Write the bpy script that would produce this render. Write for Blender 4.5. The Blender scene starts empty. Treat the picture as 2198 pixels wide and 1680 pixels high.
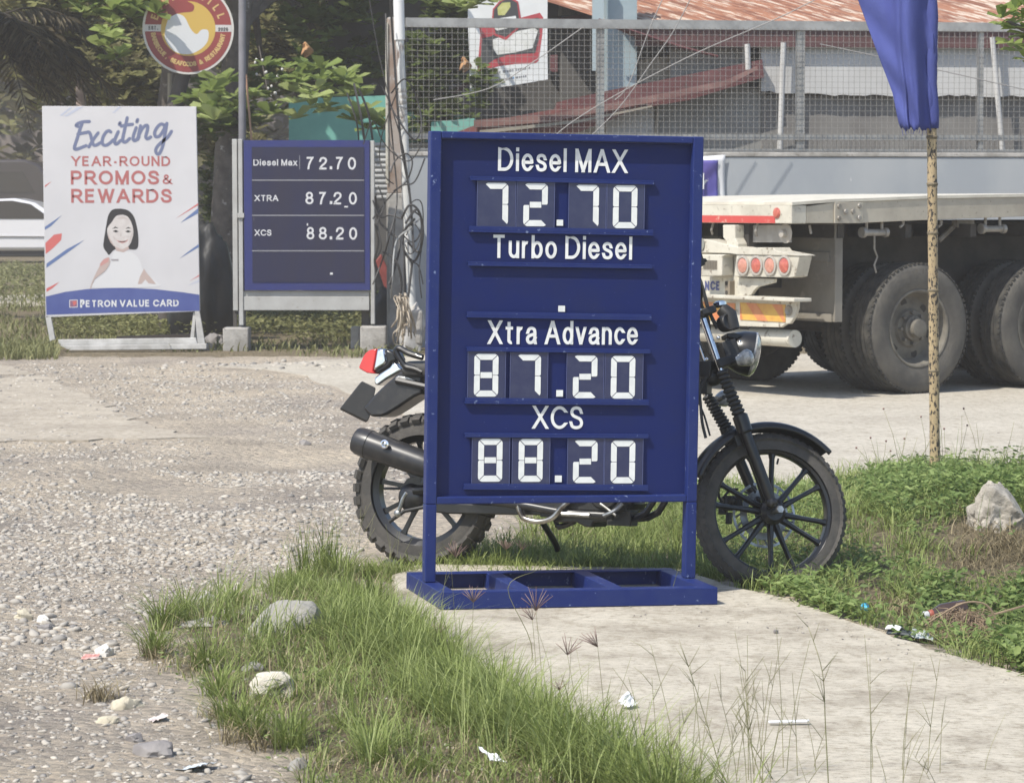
import bpy, bmesh, math, random
import numpy as np
from mathutils import Vector, Matrix, noise as mnoise
R = math.radians
random.seed(11); rng = np.random.default_rng(11)
sc = bpy.context.scene; col = sc.collection
V3 = Vector

# ------------------------------------------------------------ camera
F, PW, PH, HZ, CAMH = 6290.0, 2198.0, 1680.0, 424.0, 1.48   # focal, picture size and horizon (measured), eye height in m
PITCH = math.atan((PH/2-HZ)/F)
cd = bpy.data.cameras.new("camera"); cam = bpy.data.objects.new("camera", cd); col.objects.link(cam)
cam.location = (0, 0, CAMH); cam.rotation_euler = (R(90)-PITCH, 0, 0)
cd.sensor_width = 36; cd.lens = 36*F/PW; cd.clip_start = .1; cd.clip_end = 600
cd.dof.use_dof = True; cd.dof.focus_distance = 11.0; cd.dof.aperture_fstop = 16
sc.camera = cam
# ------------------------------------------------------------ light
SUN = V3((-.42, -.42, .80)).normalized()
w = bpy.data.worlds.new("World"); sc.world = w; w.use_nodes = True
nt = w.node_tree; bg = nt.nodes['Background']
sky = nt.nodes.new('ShaderNodeTexSky'); sky.sky_type = 'NISHITA'; sky.sun_disc = False
sky.sun_elevation = math.asin(SUN.z); sky.sun_rotation = math.atan2(SUN.x, SUN.y); sky.dust_density = 1.0
nt.links.new(sky.outputs[0], bg.inputs[0]); bg.inputs[1].default_value = .15
sl = bpy.data.lights.new("sun", 'SUN'); so = bpy.data.objects.new("sun", sl); col.objects.link(so)
sl.energy = 4.2; sl.angle = R(.5); sl.color = (1, .95, .86)
so.rotation_euler = (-SUN).to_track_quat('-Z', 'Y').to_euler(); so.location = (-20, -17, 40)
sc.view_settings.view_transform = 'Standard'; sc.view_settings.look = 'None'; sc.view_settings.gamma = 1
sc.view_settings.exposure = .50
sc.cycles.max_bounces = 6; sc.cycles.transparent_max_bounces = 8

# ------------------------------------------------------------ measuring: pixels to places
def ray(dx, dy):
    X = (dx-PW/2)/F; Y = (PH/2-dy)/F; c, s = math.cos(PITCH), math.sin(PITCH)
    return V3((X, c+Y*s, -s+Y*c))
EYE = V3((0, 0, CAMH))
def hit(dx, dy, P, n):
    d = ray(dx, dy); t = (V3(P)-EYE).dot(n)/d.dot(n)
    return EYE+d*t
def gp(dx, dy, z=0.0): return hit(dx, dy, (0, 0, z), V3((0, 0, 1)))
def wp(dx, dy, depth): return hit(dx, dy, (0, depth, 0), V3((0, 1, 0)))
MAT = {}
def px(root, dx, dy, pl=0.0, ax=1):
    """local point of root where the sight line meets local plane (axis ax == pl)"""
    M = MAT[root.name]; e = V3((0, 0, 0)); e[ax] = pl
    n = V3((0, 0, 0)); n[ax] = 1
    return M.inverted() @ hit(dx, dy, M @ e, (M.to_3x3() @ n))
def crop(x0, y0, s):
    return lambda cx, cy: ((x0+cx/s)/1.16468, (y0+cy/s)/1.16468)

# ------------------------------------------------------------ mesh helpers
def rotz(a): return Matrix.Rotation(a, 3, 'Z')
def basis(z, up=V3((0, 0, 1))):
    z = V3(z).normalized()
    if abs(z.dot(up)) > .98: up = V3((0, 1, 0))
    x = up.cross(z).normalized(); y = z.cross(x)
    return x, y, z
class MB:
    def __init__(s): s.V = []; s.F = []
    def add(s, V, F):
        o = len(s.V); s.V += [tuple(v) for v in V]; s.F += [tuple(i+o for i in f) for f in F]; return s
    def box(s, c, d, M=None):
        c = V3(c); M = M or Matrix.Identity(3)
        vs = [c+M@V3((x*d[0]/2, y*d[1]/2, z*d[2]/2)) for z in (-1, 1) for x, y in ((-1, -1), (1, -1), (1, 1), (-1, 1))]
        return s.add(vs, [(3, 2, 1, 0), (4, 5, 6, 7), (0, 1, 5, 4), (1, 2, 6, 5), (2, 3, 7, 6), (3, 0, 4, 7)])
    def bb(s, x0, x1, y0, y1, z0, z1): return s.box(((x0+x1)/2, (y0+y1)/2, (z0+z1)/2), (abs(x1-x0), abs(y1-y0), abs(z1-z0)))
    def prism(s, pts, off):
        off = V3(off); n = len(pts); p = [V3(q) for q in pts]
        nn = V3((0, 0, 0))
        for i in range(n): nn += p[i].cross(p[(i+1) % n])
        if nn.dot(off) > 0: p = p[::-1]
        return s.add(p+[q+off for q in p], [tuple(range(n)), tuple(range(2*n-1, n-1, -1))]+[((i+1) % n, i, n+i, n+(i+1) % n) for i in range(n)])
    def poly(s, pts): return s.add(pts, [tuple(range(len(pts)))])
    def tube(s, pts, r, n=8, cap=True):
        p = [V3(q) for q in pts]; m = len(p)
        rs = list(r) if hasattr(r, '__len__') else [r]*m
        t0 = (p[1]-p[0]).normalized(); x, y, _ = basis(t0); V = []; Fs = []
        for i in range(m):
            t = (p[min(i+1, m-1)]-p[max(i-1, 0)]).normalized()
            x = (x-t*x.dot(t)).normalized(); y = t.cross(x)
            V += [p[i]+(x*math.cos(2*math.pi*k/n)+y*math.sin(2*math.pi*k/n))*rs[i] for k in range(n)]
        for i in range(m-1):
            for k in range(n):
                k2 = (k+1) % n; Fs.append((i*n+k, i*n+k2, (i+1)*n+k2, (i+1)*n+k))
        if cap: Fs += [tuple(range(n-1, -1, -1)), tuple((m-1)*n+k for k in range(n))]
        return s.add(V, Fs)
    def cyl(s, a, b, r0, r1=None, n=20): return s.tube([a, b], [r0, r0 if r1 is None else r1], n)
    def lathe(s, prof, o, axis, n=32, a0=0, a1=360, up=V3((0, 0, 1)), closed=False):
        """prof: (radius, height along axis)"""
        x, y, z = basis(axis, up); o = V3(o); full = abs(a1-a0) >= 359.9; m = len(prof); V = []; Fs = []
        steps = n if full else n+1
        for i in range(steps):
            a = R(a0+(a1-a0)*i/n); d = x*math.cos(a)+y*math.sin(a)
            V += [o+d*q[0]+z*q[1] for q in prof]
        for i in range(n):
            j = (i+1) % steps
            for k in range(m if closed else m-1):
                k2 = (k+1) % m; Fs.append((i*m+k, j*m+k, j*m+k2, i*m+k2))
        if not full and closed: Fs += [tuple(range(m)), tuple((steps-1)*m+k for k in range(m-1, -1, -1))]
        return s.add(V, Fs)
    def ball(s, c, r, M=None, nu=16, nv=10):
        c = V3(c); M = M or Matrix.Identity(3); r = r if hasattr(r, '__len__') else (r, r, r); V = []; Fs = []
        for j in range(nv+1):
            p = math.pi*j/nv
            for i in range(nu):
                a = 2*math.pi*i/nu
                V.append(c+M@V3((r[0]*math.sin(p)*math.cos(a), r[1]*math.sin(p)*math.sin(a), r[2]*math.cos(p))))
        for j in range(nv):
            for i in range(nu): Fs.append((j*nu+i, (j+1)*nu+i, (j+1)*nu+(i+1) % nu, j*nu+(i+1) % nu))
        return s.add(V, Fs)
    def surf(s, f, nu, nv):
        V = [f(i/nu, j/nv) for j in range(nv+1) for i in range(nu+1)]
        return s.add(V, [(j*(nu+1)+i, j*(nu+1)+i+1, (j+1)*(nu+1)+i+1, (j+1)*(nu+1)+i) for j in range(nv) for i in range(nu)])
    def loft(s, rings, cap=True):
        n = len(rings[0]); V = [v for r in rings for v in r]; Fs = []
        for i in range(len(rings)-1):
            for k in range(n): Fs.append((i*n+k, i*n+(k+1) % n, (i+1)*n+(k+1) % n, (i+1)*n+k))
        if cap: Fs += [tuple(range(n-1, -1, -1)), tuple((len(rings)-1)*n+k for k in range(n))]
        return s.add(V, Fs)
    def build(s, name, m, parent=None, smooth=False, bevel=0, sub=0, loc=None, label=None, angle=40, solid=0):
        me = bpy.data.meshes.new(name); me.from_pydata(s.V, [], s.F); me.update()
        bm = bmesh.new(); bm.from_mesh(me); bmesh.ops.remove_doubles(bm, verts=bm.verts, dist=1e-5)
        bmesh.ops.recalc_face_normals(bm, faces=bm.faces); bm.to_mesh(me); bm.free()
        o = bpy.data.objects.new(name, me); col.objects.link(o); me.materials.append(m)
        if parent: o.parent = parent
        if loc: o.location = loc
        if smooth:
            for p in me.polygons: p.use_smooth = True
            try: me.set_sharp_from_angle(angle=R(angle))
            except Exception: pass
        if solid:
            b = o.modifiers.new("thickness", 'SOLIDIFY'); b.thickness = solid; b.offset = 0
        if bevel:
            b = o.modifiers.new("bevel", 'BEVEL'); b.width = bevel; b.segments = 2; b.limit_method = 'ANGLE'; b.angle_limit = R(40)
        if sub:
            b = o.modifiers.new("smooth", 'SUBSURF'); b.levels = b.render_levels = sub
        if label: o['label'] = label
        return o
def cr(pts, n=6):
    """smooth curve through points"""
    p = [V3(q) for q in pts]; out = []
    for i in range(len(p)-1):
        a, b, c, d = p[max(i-1, 0)], p[i], p[i+1], p[min(i+2, len(p)-1)]
        for k in range(n):
            t = k/n
            out.append(.5*((2*b)+(c-a)*t+(2*a-5*b+4*c-d)*t*t+(3*b-a-3*c+d)*t**3))
    return out+[p[-1]]
def thing(name, label, cat, loc=(0, 0, 0), rz=0, group=None, M=None):
    o = bpy.data.objects.new(name, None); col.objects.link(o); o.empty_display_size = .1
    M = M or (Matrix.Translation(V3(loc)) @ Matrix.Rotation(rz, 4, 'Z'))
    o.matrix_world = M; MAT[o.name] = M.copy()
    return tag(o, label, cat, group)
def tag(o, label, cat=None, group=None, kind=None):
    o['label'] = label
    if cat: o['category'] = cat
    if group: o['group'] = group
    if kind: o['kind'] = kind
    return o
def mesh_np(name, V, faces, m, tint=None, smooth=False, parent=None):
    me = bpy.data.meshes.new(name); V = np.asarray(V, np.float32); me.vertices.add(len(V)); me.vertices.foreach_set("co", V.ravel())
    faces = [np.asarray(f, np.int32) for f in faces if len(f)]
    tot = sum(f.size for f in faces); nf = sum(len(f) for f in faces)
    me.loops.add(tot); me.loops.foreach_set("vertex_index", np.concatenate([f.ravel() for f in faces]))
    me.polygons.add(nf); st = []; c = 0
    for f in faces: st.append(c+np.arange(len(f))*f.shape[1]); c += f.size
    me.polygons.foreach_set("loop_start", np.concatenate(st).astype(np.int32))
    if smooth: me.polygons.foreach_set("use_smooth", np.ones(nf, bool))
    me.update(calc_edges=True)
    if tint is not None:
        a = me.attributes.new("tint", 'FLOAT', 'POINT'); a.data.foreach_set("value", np.asarray(tint, np.float32))
    me.materials.append(m); o = bpy.data.objects.new(name, me); col.objects.link(o)
    if parent: o.parent = parent
    return o
def rots(yaw, pit, rol):
    cy, sy, cp, sp, cr_, sr = np.cos(yaw), np.sin(yaw), np.cos(pit), np.sin(pit), np.cos(rol), np.sin(rol); n = len(yaw)
    M = np.empty((n, 3, 3))
    M[:, 0, 0] = cy*cp; M[:, 0, 1] = cy*sp*sr-sy*cr_; M[:, 0, 2] = cy*sp*cr_+sy*sr
    M[:, 1, 0] = sy*cp; M[:, 1, 1] = sy*sp*sr+cy*cr_; M[:, 1, 2] = sy*sp*cr_-cy*sr
    M[:, 2, 0] = -sp; M[:, 2, 1] = cp*sr; M[:, 2, 2] = cp*cr_
    return M
def inst(base, F, pos, M, scale):
    """copies of a small shape: returns V, list of faces"""
    base = np.asarray(base, float); n = len(pos); k = len(base)
    s = np.asarray(scale, float); s = s[:, None] if s.ndim == 1 else s
    b = base[None]*s[:, None, :]
    V = np.einsum('nij,nkj->nki', M, b)+pos[:, None, :]
    return V.reshape(-1, 3), [(np.asarray(f)[None]+(np.arange(n)*k)[:, None, None]).reshape(-1, np.asarray(f).shape[1]) for f in F]
def inpoly(P, poly):
    x, y = P[:, 0], P[:, 1]; r = np.zeros(len(P), bool); n = len(poly)
    for i in range(n):
        (x1, y1), (x2, y2) = poly[i][:2], poly[(i+1) % n][:2]
        r ^= ((y1 > y) != (y2 > y)) & (x < (x2-x1)*(y-y1)/((y2-y1) or 1e-9)+x1)
    return r
def edge_dist(P, poly):
    d = np.full(len(P), 1e9)
    for i in range(len(poly)):
        a = np.array(poly[i][:2]); b = np.array(poly[(i+1) % len(poly)][:2]); ab = b-a
        t = np.clip(((P-a)@ab)/(ab@ab+1e-12), 0, 1); d = np.minimum(d, np.linalg.norm(P-(a+t[:, None]*ab), axis=1))
    return d
def sample(poly, n):
    poly = [tuple(p)[:2] for p in poly]; xs = [p[0] for p in poly]; ys = [p[1] for p in poly]; out = np.zeros((0, 2))
    while len(out) < n:
        P = rng.uniform((min(xs), min(ys)), (max(xs), max(ys)), (n*2, 2)); out = np.vstack([out, P[inpoly(P, poly)]])
    return out[:n]
def gpoly(pts, z=0): return [tuple(gp(x, y, z)) for x, y in pts]

# ------------------------------------------------------------ materials
def mat(name, c, rough=.6, metal=0., c2=None, ns=6, lo=.4, hi=.62, c3=None, ns3=30, lo3=.6, hi3=.68, bump=0., bs=60, spec=.5, stretch=None,
        tint=None, trans=0., coat=0., vor=None, alpha=1, texrot=None):
    m = bpy.data.materials.new(name); m.use_nodes = True; t = m.node_tree; N = t.nodes.new; L = t.links.new
    b = t.nodes['Principled BSDF']; b.inputs['Roughness'].default_value = rough; b.inputs['Metallic'].default_value = metal
    b.inputs['Specular IOR Level'].default_value = spec; b.inputs['Coat Weight'].default_value = coat; b.inputs['Alpha'].default_value = alpha
    tc = N('ShaderNodeTexCoord'); src = tc.outputs['Object']
    if stretch:
        mp = N('ShaderNodeMapping'); mp.inputs['Scale'].default_value = stretch; L(src, mp.inputs[0]); src = mp.outputs[0]
    if texrot:
        mp = N('ShaderNodeMapping'); mp.vector_type = 'TEXTURE'; mp.inputs['Rotation'].default_value = (0, 0, texrot[0]); mp.inputs['Scale'].default_value = texrot[1]; L(src, mp.inputs[0]); src = mp.outputs[0]
    def rgb(col_):
        n = N('ShaderNodeRGB'); n.outputs[0].default_value = (*col_, 1); return n.outputs[0]
    def nz(scale, det=6, rg=.6):
        n = N('ShaderNodeTexNoise'); n.inputs['Scale'].default_value = scale; n.inputs['Detail'].default_value = det; n.inputs['Roughness'].default_value = rg
        L(src, n.inputs['Vector']); return n.outputs['Fac']
    def mix(f, a, c_, lo_, hi_):
        mr = N('ShaderNodeMapRange'); mr.inputs[1].default_value = lo_; mr.inputs[2].default_value = hi_; L(f, mr.inputs[0])
        mx = N('ShaderNodeMix'); mx.data_type = 'RGBA'; L(mr.outputs[0], mx.inputs[0]); L(a, mx.inputs[6]); L(c_, mx.inputs[7]); return mx.outputs[2]
    cur = rgb(c)
    if tint:
        at = N('ShaderNodeAttribute'); at.attribute_name = 'tint'; rp = N('ShaderNodeValToRGB'); e = rp.color_ramp.elements
        for i, cc in enumerate(tint):
            q = e[i] if i < 2 else e.new(1)
            q.position = i/(len(tint)-1); q.color = (*cc, 1)
        L(at.outputs['Fac'], rp.inputs[0]); cur = rp.outputs[0]
    if c2: cur = mix(nz(ns), cur, rgb(c2), lo, hi)
    if c3: cur = mix(nz(ns3, 3), cur, rgb(c3), lo3, hi3)
    if vor:
        vo = N('ShaderNodeTexVoronoi'); vo.inputs['Scale'].default_value = vor; L(src, vo.inputs['Vector'])
        cur2 = mix(vo.outputs['Color'], cur, rgb([x*.6 for x in c]), .2, .9); cur = cur2
    L(cur, b.inputs['Base Color'])
    if bump or vor:
        bp = N('ShaderNodeBump'); bp.inputs['Strength'].default_value = bump or .5; bp.inputs['Distance'].default_value = .02
        L(nz(bs, 8, .7) if not vor else vo.outputs['Distance'], bp.inputs['Height']); L(bp.outputs[0], b.inputs['Normal'])
        if vor: bp.invert = True
    if trans:
        tr = N('ShaderNodeBsdfTranslucent'); L(cur, tr.inputs[0]); ms = N('ShaderNodeMixShader'); ms.inputs[0].default_value = trans
        L(b.outputs[0], ms.inputs[1]); L(tr.outputs[0], ms.inputs[2]); L(ms.outputs[0], t.nodes['Material Output'].inputs[0])
    return m
m_blue = mat('blue paint', (.0105, .0225, .122), .45, c2=(.016, .029, .125), ns=14, c3=(.16, .20, .34), ns3=48, lo3=.655, hi3=.73, spec=.25)
m_bluep = mat('blue panel', (.0065, .0150, .096), .5, c2=(.010, .0175, .086), ns=5, c3=(.08, .10, .25), ns3=90, lo3=.71, hi3=.78, spec=.2)
m_white = mat('white lettering', (.80, .80, .78), .45, c2=(.70, .70, .68), ns=20)
m_seg = mat('white segments', (.78, .79, .76), .4, c2=(.70, .71, .69), ns=25)
m_card = mat('clear price card', (.022, .029, .085), .25, c2=(.040, .047, .10), ns=18, lo=.45, hi=.8, spec=.6)
m_cardedge = mat('card edge', (.10, .12, .26), .3)
m_black = mat('black paint', (.012, .012, .013), .28, c2=(.03, .028, .025), ns=16, lo=.55, hi=.8, spec=.5)
m_blackm = mat('matt black plastic', (.018, .018, .018), .5, c2=(.04, .037, .033), ns=22, lo=.5, hi=.8)
m_rubber = mat('tyre rubber', (.062, .059, .055), .8, c2=(.11, .10, .088), ns=12, lo=.4, hi=.75, bump=.25, bs=90, spec=.25)
m_chrome = mat('chrome', (.75, .76, .78), .12, 1., c2=(.6, .6, .6), ns=20)
m_alu = mat('dull aluminium', (.5, .5, .49), .38, .9, c2=(.3, .3, .29), ns=30)
m_pipe = mat('exhaust steel', (.46, .44, .40), .3, .95, c2=(.22, .19, .16), ns=14)
m_muffler = mat('muffler black', (.022, .022, .024), .36, c2=(.05, .047, .043), ns=20, lo=.5, hi=.8)
m_red = mat('red lens', (.62, .035, .03), .18, c2=(.5, .03, .03), coat=.5)
m_glassy = mat('clear lens', (.36, .36, .34), .14, 0, c2=(.16, .16, .16), ns=45, coat=1)
# ------------------------------------------------------------ the ground
SLAB_PX = [(838, 1250), (930, 1226), (1470, 1226), (1560, 1262), (1700, 1290), (1832, 1336), (2000, 1394), (2198, 1444), (2420, 1510), (2600, 1760), (1560, 1760), (1255, 1612), (1110, 1530), (970, 1420), (862, 1330)]
TURF_PX = [(640, 1222), (790, 1240), (842, 1256), (868, 1335), (978, 1425), (1118, 1535), (1265, 1612), (1440, 1690), (1530, 1790), (560, 1790), (600, 1660), (500, 1560), (400, 1500), (330, 1440), (300, 1390), (350, 1310), (480, 1290), (580, 1270)]
BACK_PX = [(905, 1262), (1490, 1252), (1560, 1120), (1480, 1062), (1180, 1085), (1130, 1150), (960, 1200)]
WEED_PX = [(1470, 1240), (1560, 1262), (1700, 1290), (1832, 1336), (2000, 1394), (2198, 1444), (2450, 1520), (2600, 1300), (2450, 1030), (2198, 1012), (1950, 1012), (1840, 1040), (1700, 1062), (1480, 1062)]
SLAB, TURF, BACK, WEED = [gpoly(p) for p in (SLAB_PX, TURF_PX, BACK_PX, WEED_PX)]
ROAD_PX = [(470, 787), (640, 800), (700, 830), (820, 860), (900, 905), (1000, 960), (1150, 1040), (1480, 1050), (1700, 1046), (1850, 1022), (2250, 996), (3600, 996), (3600, 757), (900, 763)]
ROAD = gpoly(ROAD_PX)
def gz(x, y):
    """height of the ground (numpy)"""
    x = np.asarray(x, float); y = np.asarray(y, float)
    z = .012*np.sin(x*3.1+y*1.3)*np.sin(y*2.3-x)+.007*np.sin(x*9+1)*np.sin(y*8)
    z = z-.006
    P = np.stack([x.ravel(), y.ravel()], 1)
    def soft(poly, wdt):
        d = edge_dist(P, poly); s = np.where(inpoly(P, poly), np.clip(d/wdt, 0, 1), 0); return (s*s*(3-2*s)).reshape(x.shape)
    wd = soft(WEED, .5)
    berm = .12*np.exp(-(((x-1.95)/.75)**2+((y-12.9)/1.2)**2))+.07*np.exp(-(((x-2.9)/.8)**2+((y-12.8)/1.5)**2))
    ditch = -.10*np.exp(-(((x-1.45)/.4)**2+((y-10.15)/.55)**2))
    z = z+wd*(berm+ditch)+soft(TURF, .3)*.015
    z = z-.006*soft(ROAD, .6)*(1-wd)
    z = z-.05*soft(SLAB, .06)*(1-wd)
    far = np.clip((y-17)/3, 0, 1); z = z*(1-far)-.002*far
    return z
def G(dx, dy, z=0):
    for _ in range(12):
        p = gp(dx, dy, z); z = .5*z+.5*float(gz(p.x, p.y))
    return V3((p.x, p.y, float(gz(p.x, p.y))))
def axis_lines(segs):
    out = []
    for a, b, st in segs: out += list(np.arange(a, b, st))
    return np.array(out+[segs[-1][1]])
xs = axis_lines([(-72, -12, 6), (-12, -3, .5), (-3, 3.6, .045), (3.6, 12, .5), (12, 72, 6)])
ys = axis_lines([(-15, 5, 2), (5, 18, .05), (18, 40, .5), (40, 120, 8)])
XX, YY = np.meshgrid(xs, ys); ZZ = gz(XX, YY); nx_, ny_ = len(xs), len(ys)
Vg = np.stack([XX, YY, ZZ], 2).reshape(-1, 3)
ii, jj = np.meshgrid(np.arange(nx_-1), np.arange(ny_-1)); q = (jj*nx_+ii).ravel()
P2 = Vg[:, :2]; soil = np.zeros(len(P2))
near = (P2[:, 1] < 20)
for pg, wdt in ((TURF, .22), (BACK, .3), (WEED, .2)):
    s = np.zeros(len(P2)); s[near] = np.where(inpoly(P2[near], pg), np.clip(edge_dist(P2[near], pg)/wdt, 0, 1), 0); soil = np.maximum(soil, s)
soil = np.maximum(soil, np.where(P2[:, 1] > 27, 1, 0))
m_ground = mat('dusty gravel ground', (.42, .37, .30), .95, ns=3, spec=.15)
t = m_ground.node_tree; N = t.nodes.new; L = t.links.new; b = t.nodes['Principled BSDF']
tc = N('ShaderNodeTexCoord')
def gnode(kind, scale, **k):
    n = N(kind); n.inputs['Scale'].default_value = scale
    for a, v in k.items(): n.inputs[a].default_value = v
    L(tc.outputs['Object'], n.inputs['Vector']); return n
def rampn(src, stops):
    r = N('ShaderNodeValToRGB'); e = r.color_ramp.elements
    for i, (p, c) in enumerate(stops):
        x = e[i] if i < 2 else e.new(p)
        x.position = p; x.color = (*c, 1)
    L(src, r.inputs[0]); return r.outputs[0]
def mixn(f, a, c, mode='MIX'):
    m = N('ShaderNodeMix'); m.data_type = 'RGBA'; m.blend_type = mode
    if hasattr(f, 'type'): L(f, m.inputs[0])
    else: m.inputs[0].default_value = f
    L(a, m.inputs[6]); L(c, m.inputs[7]); return m.outputs[2]
base = rampn(gnode('ShaderNodeTexNoise', 1.6, Detail=9, Roughness=.65).outputs['Fac'], [(.3, (.375, .335, .28)), (.5, (.49, .435, .36)), (.68, (.58, .52, .43))])
peb = rampn(gnode('ShaderNodeTexVoronoi', 26).outputs['Color'], [(.1, (.62, .61, .61)), (.5, (.95, .93, .90)), (.9, (1.18, 1.12, 1.03))])
fine = rampn(gnode('ShaderNodeTexNoise', 60, Detail=8, Roughness=.8).outputs['Fac'], [(.35, (.72, .72, .74)), (.62, (1.15, 1.13, 1.1))])
big = rampn(gnode('ShaderNodeTexNoise', .55, Detail=5, Roughness=.6).outputs['Fac'], [(.36, (.80, .80, .83)), (.5, (.94, .93, .92)), (.64, (1.06, 1.04, 1.0))])
c_ = mixn(1.0, mixn(1.0, mixn(.55, base, peb, 'MULTIPLY'), fine, 'MULTIPLY'), big, 'MULTIPLY')
dirt = rampn(gnode('ShaderNodeTexNoise', 14, Detail=8, Roughness=.7).outputs['Fac'], [(.35, (.12, .10, .065)), (.6, (.25, .205, .135))])
at = N('ShaderNodeAttribute'); at.attribute_name = 'tint'
ad = N('ShaderNodeMath'); ad.operation = 'ADD'; L(at.outputs['Fac'], ad.inputs[0])
nn = gnode('ShaderNodeTexNoise', 5, Detail=6); mr = N('ShaderNodeMapRange'); mr.inputs[1].default_value = .3; mr.inputs[2].default_value = .7; mr.inputs[3].default_value = -.5; mr.inputs[4].default_value = .3
L(nn.outputs['Fac'], mr.inputs[0]); L(mr.outputs[0], ad.inputs[1])
m3 = N('ShaderNodeMapRange'); m3.inputs[1].default_value = .35; m3.inputs[2].default_value = .65; L(ad.outputs[0], m3.inputs[0])
L(mixn(m3.outputs[0], c_, dirt), b.inputs['Base Color'])
bp = N('ShaderNodeBump'); bp.inputs['Strength'].default_value = .9; bp.inputs['Distance'].default_value = .03
va = gnode('ShaderNodeTexVoronoi', 26); nb = gnode('ShaderNodeTexNoise', 40, Detail=8, Roughness=.75)
mm = N('ShaderNodeMath'); mm.operation = 'SUBTRACT'; L(nb.outputs['Fac'], mm.inputs[0]); L(va.outputs['Distance'], mm.inputs[1]); L(mm.outputs[0], bp.inputs['Height'])
L(bp.outputs[0], b.inputs['Normal'])
g_ = mesh_np('ground', Vg, [np.stack([q, q+1, q+nx_+1, q+nx_], 1)], m_ground, soil, True)
tag(g_, 'dusty gravel yard and earth under everything', kind='structure')

def concrete(name, c1, c2, c3, ns=2.5, streak=True):
    m = bpy.data.materials.new(name); m.use_nodes = True; t = m.node_tree; N = t.nodes.new; L = t.links.new; b = t.nodes['Principled BSDF']
    b.inputs['Roughness'].default_value = .92; b.inputs['Specular IOR Level'].default_value = .2
    tc = N('ShaderNodeTexCoord')
    def nz(s, det, rg=.6, st=None):
        n = N('ShaderNodeTexNoise'); n.inputs['Scale'].default_value = s; n.inputs['Detail'].default_value = det; n.inputs['Roughness'].default_value = rg
        if st:
            mp = N('ShaderNodeMapping'); mp.inputs['Scale'].default_value = st; L(tc.outputs['Object'], mp.inputs[0]); L(mp.outputs[0], n.inputs['Vector'])
        else: L(tc.outputs['Object'], n.inputs['Vector'])
        return n.outputs['Fac']
    def rp(src, st):
        r = N('ShaderNodeValToRGB'); e = r.color_ramp.elements
        for i, (p, c) in enumerate(st):
            x = e[i] if i < 2 else e.new(p)
            x.position = p; x.color = (*c, 1)
        L(src, r.inputs[0]); return r.outputs[0]
    def mx(a, c, f=1.):
        k = N('ShaderNodeMix'); k.data_type = 'RGBA'; k.blend_type = 'MULTIPLY'; k.inputs[0].default_value = f; L(a, k.inputs[6]); L(c, k.inputs[7]); return k.outputs[2]
    col_ = rp(nz(ns, 10, .68), [(.32, c3), (.5, c1), (.66, c2)])
    sp = rp(nz(60, 7, .85, (.45, 1, 1)), [(.37, (.50, .48, .45)), (.48, (.93, .92, .90)), (.66, (1.12, 1.105, 1.08))])
    st = rp(nz(16, 8, .75, (1, .45, 1)), [(.38, (.74, .72, .685)), (.5, (1, 1, 1))])
    L(mx(mx(col_, sp), st, .8), b.inputs['Base Color'])
    bp = N('ShaderNodeBump'); bp.inputs['Strength'].default_value = .55; bp.inputs['Distance'].default_value = .012; L(nz(38, 10, .8, (.6, 1, 1)), bp.inputs['Height']); L(bp.outputs[0], b.inputs['Normal'])
    return m
m_slab = concrete('worn concrete slab', (.485, .445, .37), (.54, .50, .42), (.33, .295, .24))
m_road = concrete('road concrete', (.47, .435, .37), (.52, .485, .42), (.41, .375, .32), 1.1)
# foreground slab: 10 cm of real thickness, tipped a little to the right
def jag(poly, step, amp):
    out = []
    for i in range(len(poly)):
        a, c = V3((*poly[i][:2], 0)), V3((*poly[(i+1) % len(poly)][:2], 0)); n = max(1, int((c-a).length/step))
        for k in range(n):
            p = a+(c-a)*(k/n)
            out.append(p+V3((mnoise.noise(p*7)*amp, mnoise.noise(p*7+V3((9, 0, 0)))*amp, 0)))
    return out
def slab_z(x, y): return .030-.0157*(x+.25)-max(0, 9.2-y)*.0
sp_ = jag(SLAB, .06, .03)
mb = MB(); top = [V3((p.x, p.y, slab_z(p.x, p.y))) for p in sp_]; mb.prism(top, (0, 0, -.14))
tag(mb.build('slab', m_slab, bevel=.012), 'worn concrete slab in the foreground with a ragged edge', kind='structure')
mb = MB(); rp_ = jag(ROAD, .25, .14)
mb.prism([V3((p.x, p.y, .004)) for p in rp_], (0, 0, -.05))
tag(mb.build('road', m_road), 'pale dusty concrete road crossing behind the motorcycle', kind='structure')
mb = MB()
for pl, z in (([(-420, 812), (0, 812), (90, 806), (190, 850), (300, 905), (360, 925), (440, 938), (300, 942), (0, 948), (-420, 950)], .004), ([(-420, 778), (-60, 778), (20, 786), (75, 804), (-420, 808)], .004)):
    mb.prism([V3((p.x, p.y, z)) for p in jag(gpoly(pl), .15, .12)], (0, 0, -.05))
tag(mb.build('path', concrete('worn yard concrete', (.42, .375, .31), (.49, .44, .365), (.34, .30, .25), 2.2)), 'smooth worn concrete patches in the gravel yard', kind='structure')

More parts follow.
